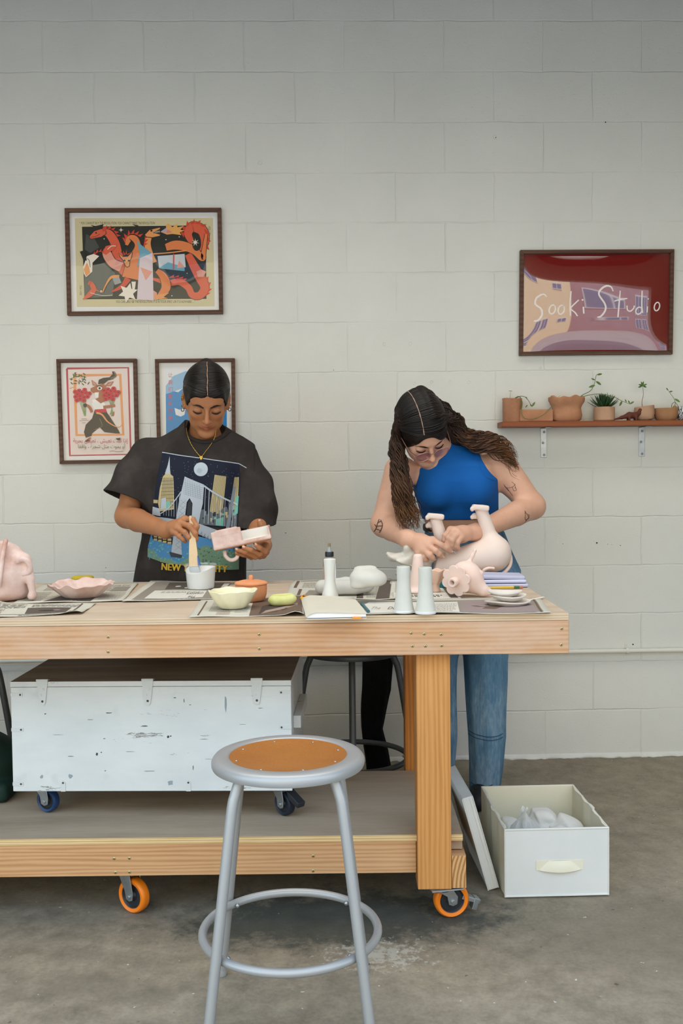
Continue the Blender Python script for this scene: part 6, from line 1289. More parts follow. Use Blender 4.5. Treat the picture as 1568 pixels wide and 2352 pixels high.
# printed picture on the chest, laid on the cloth in the shirt's own front plane
def shirtmap(x, y):
    p = Q(240 + x / 3.733, 800 - y / 3.733, -.485); h = bv1.ray_cast(Vector((p.x, -.9, p.z)), Vector((0, 1, 0)))
    if h[0] is None or h[0].y > -.39: return None
    return h[0], h[1] if h[1].y < 0 else -h[1]
A = Art(); NV = ink(0x1c2130, .85); SIL = ink(0xa9b2bb, .85); SILD = ink(0x7d878f, .85); GLD = ink(0xb5a67c, .85); GLDD = ink(0x6d6450, .85); WTR = ink(0x4f87b5, .85); GRS = ink(0x6f8f78, .85); GRSD = ink(0x566a52, .85); SEA = ink(0x6fae9c, .85); DKG = ink(0x33363a, .85); BLD = ink(0x5e6468, .85)
A.poly(P_(480, 895, 700, 925, 940, 965, 1145, 990, 1150, 1200, 1140, 1560, 930, 1530, 600, 1480, 400, 1430, 440, 1100), NV)
A.stroke(P_(475, 890, 640, 918, 840, 945, 1140, 988, 1205, 1025), 7, SIL, 0)
A.disc(822, -1038, 59, ink(0xb0bcc4, .85), 32); A.disc(810, -1050, 22, ink(0xa2aeb8, .85), 14); A.dz = 1
rr = np.random.RandomState(11)
A.dz = 0
for k in range(120):
    x = rr.uniform(470, 1140); y = rr.uniform(930 + (x - 470) * .12, 1300); A.rect(x, -y, x + 3.4, -y + 3.4, ink(0x8a93a0, .85))
A.z = math.ceil(A.z); A.dz = 1
# tall spire building
A.poly(P_(548, 925, 552, 1000, 562, 1080, 585, 1100, 590, 1150, 598, 1380, 470, 1400, 455, 1330, 470, 1200, 495, 1100, 515, 1080, 535, 1000), GLD); A.poly(P_(548, 925, 553, 1000, 560, 1078, 512, 1078, 536, 1000), SIL)
A.dz = .03
for k in range(9): A.stroke(P_(500 + 10 * k, 1110, 478 + 13 * k, 1370), 4.5, GLDD, 0)
A.dz = 1; A.z = math.ceil(A.z + .001)
A.dz = .03
for k in range(8): A.stroke(P_(482, 1140 + 30 * k, 596, 1135 + 30 * k), 2.5, DKG, 0)
A.dz = 1; A.z = math.ceil(A.z + .001)
A.poly(P_(485, 1290, 525, 1280, 530, 1370, 478, 1385), SIL); A.poly(P_(412, 1300, 455, 1302, 452, 1330, 412, 1330), GLD); A.poly(P_(530, 1315, 562, 1310, 560, 1370, 528, 1372), SEA); A.poly(P_(405, 1360, 470, 1375, 480, 1440, 400, 1430), SIL)
# twin towers
A.poly(P_(940, 1085, 1035, 1100, 1005, 1420, 895, 1420), GLD); A.poly(P_(1100, 1108, 1138, 1105, 1130, 1380, 1060, 1400), GLD)
A.dz = .03
for k in range(8): A.stroke(P_(950 + 11 * k, 1092, 905 + 13 * k, 1415), 3.5, GLDD, 0)
A.dz = 1; A.z = math.ceil(A.z + .001)
A.dz = .03
for k in range(3): A.stroke(P_(1106 + 11 * k, 1112, 1070 + 20 * k, 1390), 3.5, GLDD, 0)
A.dz = 1; A.z = math.ceil(A.z + .001)
A.poly(P_(815, 1390, 850, 1380, 870, 1430, 900, 1400, 960, 1430, 1010, 1370, 1040, 1360, 1060, 1420, 1130, 1380, 1135, 1540, 815, 1510), BLD)
A.dz = .03
for k in range(22): x = rr.uniform(820, 1110); y = rr.uniform(1410, 1500); A.rect(x, -y, x + rr.uniform(8, 22), -y + rr.uniform(10, 34), (DKG, GLD, SILD, DKG, SEA)[rr.randint(5)])
A.dz = 1; A.z = math.ceil(A.z + .001)
A.poly(P_(955, 1465, 1015, 1450, 1010, 1525, 950, 1520), SEA); A.poly(P_(1110, 1280, 1140, 1270, 1138, 1420, 1100, 1440), SEA)
# water, meadow
A.poly(P_(395, 1590, 560, 1610, 750, 1600, 930, 1640, 1135, 1700, 1135, 1905, 800, 1870, 370, 1800, 365, 1700), WTR)
A.poly(P_(362, 1720, 430, 1740, 480, 1800, 560, 1800, 640, 1840, 720, 1790, 780, 1730, 860, 1690, 960, 1720, 1135, 1760, 1135, 1908, 1000, 1900, 760, 1870, 500, 1835, 362, 1795), GRS)
A.dz = .03
for k in range(150): x = rr.uniform(740, 1120); y = rr.uniform(1710, 1880); A.disc(x, -y, rr.uniform(4, 9), (GRSD, SEA, GRS, GRSD)[rr.randint(4)], 6)
A.dz = 1; A.z = math.ceil(A.z + .001)
A.dz = .03
for k in range(90): x = rr.uniform(370, 720); y = rr.uniform(1660, 1830); A.disc(x, -y, rr.uniform(4, 9), (SEA, WTR, ink(0x5b9bc4, .85), SEA)[rr.randint(4)], 6)
A.dz = 1; A.z = math.ceil(A.z + .001)
A.poly(P_(400, 1600, 590, 1620, 585, 1680, 410, 1640), ink(0x2a2622, .85))
A.dz = .03
for k in range(4): A.rect(420 + 42 * k, -1625 - 8 * k, 452 + 42 * k, -1606 - 8 * k, GLD); A.rect(420 + 42 * k, -1652 - 8 * k, 452 + 42 * k, -1634 - 8 * k, GLD)
A.dz = 1; A.z = math.ceil(A.z + .001)
# suspension bridge
A.poly(P_(395, 1440, 540, 1455, 800, 1500, 960, 1560, 960, 1665, 800, 1590, 560, 1490, 400, 1465), SIL)
A.poly(P_(685, 1100, 850, 1170, 840, 1330, 820, 1420, 800, 1560, 745, 1540, 755, 1330, 730, 1285, 705, 1320, 690, 1450, 660, 1640, 670, 1790, 575, 1775, 600, 1560, 640, 1300), SIL)
A.dz = .03
for k in range(7): A.stroke(P_(690 + 20 * k, 1120 + 8 * k, 700 + 20 * k, 1260 + 5 * k), 2.5, SILD, 0); A.stroke(P_(672, 1150 + 16 * k, 842, 1200 + 16 * k), 2.2, SILD, 0)
A.dz = 1; A.z = math.ceil(A.z + .001)
A.dz = .03
for k in range(9): A.stroke(P_(650 - 5 * k, 1300 + 48 * k, 700 - 4 * k, 1340 + 48 * k), 2.5, SILD, 0); A.stroke(P_(700 - 4 * k, 1300 + 48 * k, 650 - 5 * k, 1345 + 48 * k), 2.5, SILD, 0)
A.dz = 1; A.z = math.ceil(A.z + .001)
A.poly(P_(712, 1330, 735, 1295, 752, 1340, 745, 1440, 705, 1440), DKG); A.poly(P_(560, 1740, 670, 1770, 665, 1795, 575, 1785), ink(0x3c434c, .85))
A.stroke(P_(655, 1230, 600, 1310, 540, 1380, 480, 1420), 8, SIL); A.stroke(P_(850, 1180, 920, 1230, 1020, 1290, 1100, 1330, 1135, 1350), 14, SIL)
A.dz = .03
for k in range(7): t_ = k / 7; A.stroke(P_(640 - 150 * t_, 1255 + 150 * t_, 640 - 150 * t_, 1450 - 20 * t_), 2.5, SIL, 0)
A.dz = 1; A.z = math.ceil(A.z + .001)
A.dz = .03
for k in range(9): t_ = k / 8; A.stroke(P_(862 + 260 * t_, 1190 + 150 * t_, 850 + 270 * t_, 1500 + 40 * t_), (4, 6, 3)[k % 3], SIL, 0)
A.dz = 1; A.z = math.ceil(A.z + .001)
A.poly(P_(1085, 1190, 1110, 1190, 1060, 1560, 1030, 1560), SILD)
A.dz = .03
for k in range(6): A.stroke(P_(800 + 27 * k, 1565 + 16 * k, 815 + 27 * k, 1600 + 16 * k, 835 + 27 * k, 1575 + 16 * k), 5, SILD, 0)
A.dz = 1; A.z = math.ceil(A.z + .001)
YEL = ink(0xc9a63c, .85); A.dz = .05
for dx in (-3, 0, 3): A.text('NEW YORK CITY', 497 + dx, -1898, 84, YEL, 'L', .85, 0, -.045)
A.build('chest_print', shirtmap, tee, eps=.00009, maxlen=15, base=.0013)
# trousers and shoes (hidden behind table and crate)
tv = Vol(); hx = p1o.x
for s in (-1, 1): tv.chain([(hx + s * .09, -.44, .86), (hx + s * .095, -.45, .48), (hx + s * .10, -.42, .07)], [.095, .07, .062], k=.03)
tv.ell((hx, -.44, .88), (.17, .11, .12), k=.03); sdf('trousers', tv, flat(0x1c1b1d, .9), p1, .008, 1)
for s in (-1, 1):
    v = Vol(); v.chain([(hx + s * .10, -.39, .05), (hx + s * .105, -.52, .035)], [.045, .04], k=.02).box((hx + s * .1, -.46, -.03), (.1, .2, .03), k=.004, mode='sub'); sdf('shoe', v, flat(0x242426, .6), p1, .006, 1)
# jewellery
bvh1b = bvh_of(p1b)
GOLD = flat(0xd8ab4e, .25, 1.0, .5, 'gold')
ch = []
for px, py in ((425, 983), (429, 1000), (438, 1020), (450, 1037), (462, 1048), (472, 1036), (482, 1022), (491, 1005), (494, 988)):
    p = Q(px, py, -.46); h = bv1.ray_cast(Vector((p.x, -.9, p.z)), Vector((0, 1, 0))); hb_ = bvh1b.ray_cast(Vector((p.x, -.9, p.z)), Vector((0, 1, 0))) if 'bvh1b' in globals() else (None,)
    y = min([q[0].y for q in (h, hb_) if q[0] is not None] or [-.45]); ch.append((p.x, max(y, -.66) - .002, p.z))
for idx in ((5, 6, 7, 8), (3, 2, 1, 0)):
    for i in idx:
        j = i - 1 if i > 4 else i + 1; ch[i] = (ch[i][0], min(ch[i][1], ch[j][1] + .010), ch[i][2])
mb = MB(); sp = spline(ch, 9); mb.tube(sp, .0009, 6, GOLD)
for i in range(0, len(sp), 3): mb.ball(sp[i], .0017, GOLD, 8)
nk_ = mb.build('necklace', None, p1)
pe = Vector(ch[4]) + Vector((0, -.003, -.006)); mb = MB(); mb.ball(pe + Vector((-.003, 0, .002)), (.0042, .0025, .0045), GOLD, 12); mb.ball(pe + Vector((.0032, 0, .0025)), (.0042, .0025, .0045), GOLD, 12); mb.ball(pe + Vector((0, 0, -.0025)), (.0045, .0022, .0062), GOLD, 12); mb.build('pendant', None, nk_)
SILVER = flat(0xb9b9b6, .25, 1.0, .5, 'silver')
for s, hoops in ((-1, ((-.020, .002, .0075, GOLD), (-.018, -.004, .0075, GOLD), (-.012, -.028, .0065, GOLD), (-.004, -.040, .0085, SILVER))), (1, ((-.012, -.020, .006, GOLD), (-.006, -.036, .0085, SILVER)))):
    for dy, dz, r, m in hoops:
        c = Vector((s * .083, dy + .008, dz)); MB().tube([H1.w(c.x + r * .6 * math.cos(q), c.y + r * math.sin(q) * .5, c.z + r * math.sin(q)) for q in np.linspace(0, 2 * PI, 17)[:-1]], .0016, 7, m, closed=True).build('earring', None, p1)
MB().tube([Q(429 + 2.2 * math.cos(q), 1225 + 6.0 * math.sin(q), -.757 - .010 * abs(math.cos(q)) + .004) for q in np.linspace(0, 2 * PI, 17)[:-1]], .0011, 7, SILVER, closed=True).build('ring', None, p1)
# brush in hand, bristles down in the tub
br = thing('paint_brush', 'wide flat wooden paint brush held upright over the white tub', 'brush', Q(443, 1300, -.785))
o0 = br.location.copy(); WD = mottled('brush_wood', 0xc9ad86, 0xd8c09c, 10, .6, .1)
def ribbon(pts, name, m, th):
    mb = MB(); P = [(Q(x0, y, Y) - o0, Q(x1, y2, Y) - o0) for x0, y, x1, y2, Y in pts]; vs = []
    for a, b_ in P: vs += [a + Vector((0, -th, 0)), b_ + Vector((0, -th, 0)), b_ + Vector((0, th, 0)), a + Vector((0, th, 0))]
    n = len(P); fs = [(0, 1, 2, 3), (4 * n - 1, 4 * n - 2, 4 * n - 3, 4 * n - 4)] + [(4 * i + j, 4 * i + (j + 1) % 4, 4 * i + 4 + (j + 1) % 4, 4 * i + 4 + j) for i in range(n - 1) for j in range(4)]
    mb.add(vs, fs, m); return mb.build(name, None, br, bevel=.0015)
ribbon([(434, 1185, 440, 1184, -.735), (436, 1212, 446, 1211, -.745), (435, 1235, 449, 1235, -.755), (434, 1265, 453, 1264, -.772), (434, 1302, 457, 1301, -.788)], 'handle', WD, .005)
ribbon([(434, 1302, 457, 1301, -.788), (433, 1316, 460, 1315, -.793)], 'ferrule', flat(0x9aa0a0, .4, .6), .006); ribbon([(434, 1316, 460, 1315, -.793), (437, 1330, 464, 1321, -.797)], 'bristles', flat(0xb3ada2, .9), .0055)
ribbon([(453, 1276, 455, 1276, -.780), (455, 1301, 461, 1300, -.791)], 'blue_label', flat(0x3a5f9c, .5), .0056)
br['label'] = 'wide flat wooden paint brush held upright over the white tub'
# clay box in the other hand
def cb(x, y): return 470 + x / 8.711, 1180 + y / 8.711
bx = thing('clay_box', 'pink slab-built clay box with a cut-out white inside, held up in the left hand', 'box', Q(555, 1240, -.70)); o0b = bx.location.copy()
U = (Q(*cb(1330, 500), -.725) - Q(*cb(190, 745), -.725)); ux = U.normalized(); uy = Vector((0, 1, 0)); uy = (uy - ux * uy.dot(ux)).normalized(); uz = ux.cross(uy); uz = uz if uz.z > 0 else -uz
org = Q(*cb(190, 735), -.725); Lb = U.length; s_ = depth_of(org) / F_PX / 8.711
def bl3(a, d, z): return org + ux * a + uy * d + uz * z
def rotl(): return np.array([[ux.x, uy.x, uz.x], [ux.y, uy.y, uz.y], [ux.z, uy.z, uz.z]])
v = Vol(); D_ = .075; t_ = .007
def slab(a0, a1, d0, d1, z0, z1, k=.004, mode='add', rnd=.003): v.box(bl3((a0 + a1) / 2, (d0 + d1) / 2, (z0 + z1) / 2), ((a1 - a0) / 2, (d1 - d0) / 2, (z1 - z0) / 2), rotl(), rnd, k, mode)
hw = 360 * s_; hs = 300 * s_; hr = 250 * s_
slab(0, Lb, 0, D_, 0, t_); slab(0, .52 * Lb, 0, t_, 0, hw); slab(0, Lb, 0, t_, 0, 70 * s_); slab(0, Lb, D_ - t_, D_, 0, hr * 1.02); slab(0, t_, 0, D_, 0, hw * .95); slab(Lb - t_, Lb, 0, D_, 0, hr); slab(.08 * Lb, .46 * Lb, 0, t_ * 1.2, hw * .7, hw * 1.06)
bo_ = sdf('body', v, M_PINK, bx, .002, 2); bo_.location = -o0b
v = Vol(); slab(t_ * 1.05, Lb - t_ * 1.05, D_ - t_ * 1.35, D_ - t_ * 1.0, t_, hr * .98, rnd=.0005); slab(t_, Lb - t_, t_ * 1.05, D_ - t_, t_ * .95, t_ * 1.25, rnd=.0005)
sdf('white_lining', v, flat(0xe4e0d8, .6), bx, .0012, 0).location = -o0b
v = Vol(); slab(.004, Lb - .002, .002, D_ - .002, -.0045, .001, rnd=.001); sdf('base_slab', v, M_BROWNC, bx, .0016, 1).location = -o0b
MB().tube([tuple(Q(*cb(x, y), Y) - o0b) for x, y, Y in spline([(400, 740, -.69), (410, 830, -.692), (470, 905, -.694), (550, 925, -.694), (630, 890, -.692), (660, 820, -.69), (640, 750, -.688)], 6)], 40 * s_, 12, M_PINKP).build('handle', None, bx)
# ================================================================= the person in the blue top
p2 = thing('person', 'person with long wavy brown hair and glasses in a blue sleeveless top bending over', 'person', (0, 0, 0))
H2 = HeadFrame(Q(969, 986, -.60), 50, 25, 21, 1.015)
SK2 = skin('fair_skin', 0xd3a58b)
b = Vol(); b.xf(H2.M, head_ops())
nb2 = Q(1040, 1062, -.46); b.cone(H2.w(0, -.035, -.045), nb2, .047, .056, k=.03)
def sec(y, x, Y, ax, ay): p = Q(x, y, Y); return (p.z, p.x, Y, ax, ay)
T2s = [sec(1300, 1086, -.33, .172, .125), sec(1240, 1070, -.34, .138, .108), sec(1200, 1058, -.37, .132, .108), sec(1150, 1050, -.41, .142, .118), sec(1105, 1044, -.44, .150, .115), sec(1070, 1034, -.455, .150, .095), sec(1045, 1036, -.455, .105, .07), sec(1030, 1040, -.45, .07, .055)]
T2 = Torso(T2s)
def torso2(P, g=0.0):
    d = T2(P)
    for px, py in ((1000, 1128), (1088, 1122)):
        c = np.array(Q(px, py, -.515)); r = np.array((.062, .055, .058)); q = P - c; k0 = np.sqrt(((q / r) ** 2).sum(-1)); k1 = np.sqrt(((q / (r * r)) ** 2).sum(-1)); d = smin(d, k0 * (k0 - 1) / np.maximum(k1, 1e-9), .035)
    return d - g
_bb = T2.bb(); tlo = np.array(_bb[:3]) - (.02, .08, 0); thi = np.array(_bb[3:]) + .02
b.func(torso2, tlo, thi, .03)
shL2, elL2, wrL2 = Q(1143, 1062, -.43), Q(1222, 1163, -.46), Q(1092, 1222, -.665)
shR2, elR2, wrR2 = Q(918, 1082, -.50), Q(882, 1203, -.52), Q(936, 1238, -.70)
b.chain([shL2, shL2 + (elL2 - shL2) * .5, elL2], [.060, .052, .045], k=.035).chain([elL2, elL2 + (wrL2 - elL2) * .3, elL2 + (wrL2 - elL2) * .75, wrL2], [.0445, .044, .033, .027], k=.02)
b.chain([shR2, shR2 + (elR2 - shR2) * .5, elR2], [.056, .050, .045], k=.035).chain([elR2, elR2 + (wrR2 - elR2) * .35, wrR2], [.045, .042, .029], k=.02)
hh = Vol()
hc2 = Q(1062, 1226, -.70); hh.cone(wrL2, hc2, .026, .027, k=.02)
fl = [[(1034, 1217, -.715), (1022, 1230, -.735), (1020, 1241, -.735), (1024, 1250, -.725)], [(1043, 1219, -.728), (1029, 1235, -.755), (1027, 1247, -.752), (1031, 1255, -.74)], [(1052, 1224, -.735), (1039, 1241, -.763), (1037, 1251, -.757), (1042, 1259, -.745)], [(1060, 1233, -.735), (1050, 1246, -.757), (1049, 1254, -.752), (1053, 1260, -.742)]]
for f, r in zip(fl, (.0098, .0102, .0100, .0092)): hh.cone(hc2, Q(*f[0]), .021, r * 1.3, k=.014); finger(hh, f, r, .0055)
hh.chain([Q(1060, 1236, -.69), Q(1040, 1246, -.70), Q(1027, 1252, -.715)], [.016, .0125, .0095], k=.01)
hcr = Q(965, 1246, -.725); hh.cone(wrR2, hcr, .026, .027, k=.02)
fr = [[(993, 1240, -.745), (1013, 1252, -.762), (1024, 1259, -.762), (1034, 1266, -.755)], [(983, 1253, -.757), (1000, 1265, -.775), (1008, 1272, -.772), (1014, 1278, -.765)], [(971, 1263, -.757), (986, 1275, -.772), (992, 1280, -.768), (996, 1284, -.76)], [(960, 1270, -.748), (971, 1280, -.76), (976, 1284, -.757), (981, 1287, -.75)]]
for f, r in zip(fr, (.0102, .0105, .0100, .0090)): hh.cone(hcr, Q(*f[0]), .022, r * 1.25, k=.016); finger(hh, f, r, .006)
hh.chain([Q(960, 1240, -.70), Q(985, 1250, -.70), Q(1006, 1262, -.71), Q(1018, 1270, -.725)], [.017, .0135, .0115, .009], k=.01)
b.ops += hh.ops
bx1 = boxof([p for f in fl for p in f] + [(1068, 1214, -.69)], .022); bx2 = boxof([p for f in fr for p in f] + [(945, 1232, -.70)], .022)
hd2 = (np.array(H2.c) - .150, np.array(H2.c) + .150)
p2b = body_mesh('body', b, [(hd2[0], hd2[1], .0024), (bx1[0], bx1[1], .002), (bx2[0], bx2[1], .002)], SK2, p2, face_tint(H2, None, (.86, .60, .60)))
headface(H2, p2, BROWM, LASH)
nails(p2, [(fr[0][2], fr[0][3], .0080), (fr[1][2], fr[1][3], .008), (fr[2][2], fr[2][3], .0075)], flat(0xe3bfae, .35, name='pale_nail'))
bv2 = bvh_of(p2b)
# tattoos: fine lines on the arms
def skinmap(x, y):
    p = Q(x, -y, -.55); h = bv2.ray_cast(Vector((p.x, -1.0, p.z)), Vector((0, 1, 0)))
    return None if h[0] is None else (h[0], h[1] if h[1].y < 0 else -h[1])
TAT = ink(0x54433c, .7); A = Art(); A.dz = .1
for pts in (P_(1165, 1113, 1172, 1121, 1184, 1119, 1190, 1112), P_(1172, 1121, 1180, 1132, 1186, 1140), P_(1184, 1119, 1187, 1128, 1193, 1126, 1189, 1120), P_(1182, 1107, 1188, 1113, 1191, 1122), P_(1167, 1117, 1176, 1128)): A.stroke(pts, .9, TAT, 4)
for pts in (P_(1203, 1173, 1208, 1180, 1216, 1184, 1212, 1192, 1205, 1200), P_(1205, 1180, 1204, 1190, 1209, 1196), P_(1210, 1183, 1216, 1190, 1208, 1194), P_(1205, 1174, 1203, 1180)): A.stroke(pts, 1.2, TAT, 4)
for pts in (P_(870, 1192, 866, 1202, 862, 1216, 859, 1221), P_(866, 1200, 874, 1196), P_(864, 1208, 875, 1206), P_(862, 1214, 873, 1217), P_(873, 1193, 876, 1205, 870, 1222), P_(860, 1204, 865, 1211)): A.stroke(pts, 1.8, TAT, 4)
A.build('tattoo', skinmap, p2, eps=.0001, maxlen=4, base=.0006)
# top
tv = Vol(); g = .0048
HEMZ = Q(0, 1207, -.45).z
tv.func(lambda P: smax(torso2(P, g), HEMZ + .06 * (P[..., 0] - .45) * 0 - P[..., 2], .003), tlo - g, thi + g, .02)
tv.cone(H2.w(0, -.045, -.055), Q(1042, 1066, -.46), .050, .066, k=.025)
for sh, el, r0 in ((shL2, elL2, .062), (shR2, elR2, .062)):
    d = (el - sh).normalized(); inn = Vector((Q(1040, 1070, -.45).x - sh.x, 0, 0)).normalized(); tv.cone(sh + d * .02 + inn * .004 + Vector((0, 0, .03)), sh + d * .17, r0 + .004, .066, k=.006, mode='sub')
tv.ell(Q(1148, 1049, -.47), (.076, .13, .078), k=.006, mode='sub').ell(Q(906, 1066, -.52), (.070, .13, .072), k=.006, mode='sub')
nf = (H2.w(0, -.04, -.05) - nb2).normalized(); tv.cone(nb2 + nf * .125, nb2 + nf * .25, .075, k=.003, mode='sub')
BLUE = NT('blue_rib_knit'); BLUE.set(srgb(0x1059a2), .8, spec=.2); _w = BLUE.n('TexWave', wave_type='BANDS', bands_direction='X'); _w.inputs['Scale'].default_value = 190; BLUE.l(BLUE.coord(), _w.inputs['Vector']); BLUE.bump(BLUE.math('ADD', BLUE.math('MULTIPLY', _w.outputs['Fac'], .12), BLUE.noise(BLUE.coord((1, 1, 2)), 10, 4)), .25, .01); BLUE = BLUE.m
top2 = sdf('sleeveless_top', tv, BLUE, p2, .0034, 2)
bvt = bvh_of(top2)
def seam(name, par, bv, pts, r, m, off=.0004):
    q = []
    for px, py in spline(pts, 8):
        p = Q(px, py, -.5); h = bv.ray_cast(Vector((p.x, -1.2, p.z)), Vector((0, 1, 0)))
        if h[0] is not None: q.append(h[0] + Vector((0, -off, 0)))
    if len(q) > 2: MB().tube(q, r, 6, m).build(name, None, par)
seam('armhole_binding', top2, bvt, [(1097, 1042), (1095, 1056), (1098, 1076), (1108, 1093), (1122, 1101), (1138, 1104)], .0013, BLUE)
seam('hem', top2, bvt, [(975, 1203), (1010, 1208), (1060, 1208), (1110, 1200), (1140, 1190)], .0016, BLUE)
# jeans
jv = Vol(); JS = [sec(1218, 1066, -.345, .146, .116), sec(1260, 1075, -.335, .160, .124), sec(1310, 1088, -.33, .178, .132), sec(1400, 1064, -.34, .190, .14)]
Torso(JS, .002, 3).add(jv, .02)
for xs, sd in (((1116, 1114, 1116, 1118, 1115, 1110), 5), ((1008, 1003, 1003, 1004, 1004, 1002), 6)):
    LG = Torso([sec(y, x, Y, a, a * 1.12) for y, x, Y, a in ((1380, xs[0], -.345, .098), (1515, xs[1], -.35, .080), (1610, xs[2], -.37, .0745), (1690, xs[3], -.38, .0705), (1752, xs[4], -.385, .063), (1846, xs[5], -.39, .049))], .0028, sd, 2.0); LG.add(jv, .03)
t = NT('faded_denim'); v_ = t.coord(); f = t.noise(t.coord((1, 1, .45)), 6.5, 4, .6); fine = t.noise(t.coord((1, 1, .2)), 130, 3, .7)
cl_ = t.ramp(t.math('ADD', t.math('MULTIPLY', f, .75), t.math('MULTIPLY', fine, .3)), [(.34, srgb(0x41647f)), (.52, srgb(0x5f84a0)), (.70, srgb(0x9db4c4))]); t.set(cl_, .9, spec=.15); t.bump(t.math('ADD', fine, t.noise(v_, 14, 4)), .3, .006); DENIM = t.m
jeans = sdf('jeans', jv, DENIM, p2, .0048, 1); bvj = bvh_of(jeans); STI = flat(0x2f4b66, .9, name='denim_seam')
for y0 in (1692, 1700): seam('knee_seam', jeans, bvj, [(1074, y0), (1095, y0 + 5), (1120, y0 + 8), (1145, y0 + 8), (1162, y0 + 4)], .0016, STI)
seam('side_seam', jeans, bvj, [(1069, 1515), (1075, 1600), (1079, 1690), (1080, 1760), (1081, 1815)], .0015, STI)
seam('hem', jeans, bvj, [(1079, 1810), (1095, 1816), (1115, 1817), (1136, 1813)], .0022, STI)
BELT = flat(0x2a2a2e, .6, name='dark_belt'); MB().tube([(Q(1066, 1222, -.345).x + .151 * math.cos(q), -.345 + YOFF + .121 * math.sin(q), Q(0, 1224, -.345).z) for q in np.linspace(0, 2 * PI, 41)[:-1]], (.013, .004), 8, BELT, closed=True, flatz=(0, 0, 1)).build('belt', None, p2)
MB().tube(spline([tuple(Q(1144, 1226, -.46)), tuple(Q(1150, 1232, -.47)), tuple(Q(1156, 1236, -.47)), tuple(Q(1157, 1246, -.46))], 5), .0014, 6, BELT).build('key_loop', None, p2)
for x in (1106, 1003):
    a_, c_ = Q(x, 1836, -.43), Q(x - 3, 1850, -.58); v = Vol(); v.chain([(a_.x, -.49, .038), (c_.x, -.62, .030)], [.034, .032], k=.02).box((a_.x, -.54, -.03), (.1, .25, .03), k=.004, mode='sub'); so = sdf('shoe', v, flat(0x1f1f22, .6), p2, .005, 1)
    MB().tube(spline([(c_.x + .012, -.575, .076), (c_.x - .004, -.60, .088), (c_.x - .014, -.615, .080), (c_.x - .004, -.61, .072)], 5), .0022, 6, flat(0x111113, .7)).build('lace', None, so)
# glasses
FR = flat(0xb98a7a, .3, .5, .5, 'rose_metal'); LENS = glassmat('lilac_lens', .05, 1.5, 1.0, (.80, .70, .88, 1))
gl = None; mbs = MB()
for s in (-1, 1):
    c = Vector((s * .0325, .1065, -.011)); MB_pts = [H2.w(c.x + .0255 * math.cos(q), c.y - .006 * abs(math.cos(q)) ** 2 * (1 if s * math.cos(q) > 0 else .2), c.z + .0225 * math.sin(q)) for q in np.linspace(0, 2 * PI, 33)[:-1]]
    mbs.tube(MB_pts, .0014, 8, FR, closed=True)
    mbs.tube([H2.w(s * .058, .101, -.006), H2.w(s * .073, .080, -.002), H2.w(s * .082, .0, .004)], .0012, 8, FR)
mbs.tube(spline([H2.w(-.008, .107, -.006), H2.w(0, .110, -.002), H2.w(.008, .107, -.006)], 4), .0013, 8, FR); gl = mbs.build('glasses', None, p2)
for s in (-1, 1): MB().add([H2.w(s * .0325, .1045, -.011)] + [H2.w(s * .0325 + .0248 * math.cos(q), .1045, -.011 + .0218 * math.sin(q)) for q in np.linspace(0, 2 * PI, 33)[:-1]], [(0, i + 1, (i + 1) % 32 + 1) for i in range(32)], LENS, True).build('lens', None, gl, sharp=0)
# hair: cap plus long wavy locks
HB1 = strandmat('brown_hair_cap', 0x0e0a08, 0x1f1610, 0x3d2c20, 55, 4, .36, .6)
hv = Vol(); hl = Vol(); hl.ell((0, -.020, .036), (.083, .106, .094), k=.005).ell((0, -.060, -.03), (.070, .058, .07), k=.03).func(hair_shell(.007), (-.09, -.12, -.12), (.09, .11, .14), .01)
def cut2(P):
    x, y, z = P[..., 0], P[..., 1], P[..., 2]; return -(.78 * y - .62 * z - .050 + .020 * np.exp(-((x + .012) / .034) ** 2) + .0012 * np.sin(150 * x))
hl.func(cut2, (-.2, -.2, -.3), (.2, .3, .3), .003, 'sub'); hv.xf(H2.M, hl.ops); cap2 = sdf('hair', hv, HB1, p2, .0028, 1, tint=hair_coord(H2))
HM = [flat(c, .5, 0, .3, n) for c, n in ((0x140e0a, 'hair_root'), (0x21160f, 'hair_upper'), (0x352216, 'hair_mid'), (0x4e321f, 'hair_lower'), (0x684528, 'hair_tip'))]
HM2 = [flat(c, .5, 0, .3, n) for c, n in ((0x120c09, 'hair_root_dark'), (0x1d130d, 'hair_upper_dark'), (0x2c1c12, 'hair_mid_dark'), (0x442b1a, 'hair_lower_dark'), (0x5a3a22, 'hair_tip_dark'))]
PX = -.026; bvc2 = bvh_of(cap2); C2 = H2.w(0, -.02, .036)
def skull(a, t_, r=1.0):
    """point on the hair cap: a runs front to back along the parting, t_ down the side (sign = side)"""
    th = math.radians(22 + 111 * a); ph = t_ * 1.5; R = (.0845 * r, .1075 * r, .0955 * r)
    x = math.sin(ph) * R[0] + PX * math.cos(ph) ; cy, cz = math.cos(th) * math.cos(ph), math.sin(th) * math.cos(ph)
    return on_cap(bvc2, C2, H2.w(x, -.020 + R[1] * cy, .036 + R[2] * cz), .0012 + (r - 1) * .1)
rr = np.random.RandomState(21)
GL = [(922, 960, -.575), (909, 1020, -.60), (914, 1080, -.645), (920, 1130, -.665), (930, 1175, -.675), (938, 1212, -.68)]
GR = [(1044, 968, -.555), (1062, 998, -.545), (1092, 1012, -.525), (1130, 1018, -.51), (1160, 1032, -.495), (1186, 1062, -.48)]
mb = MB()
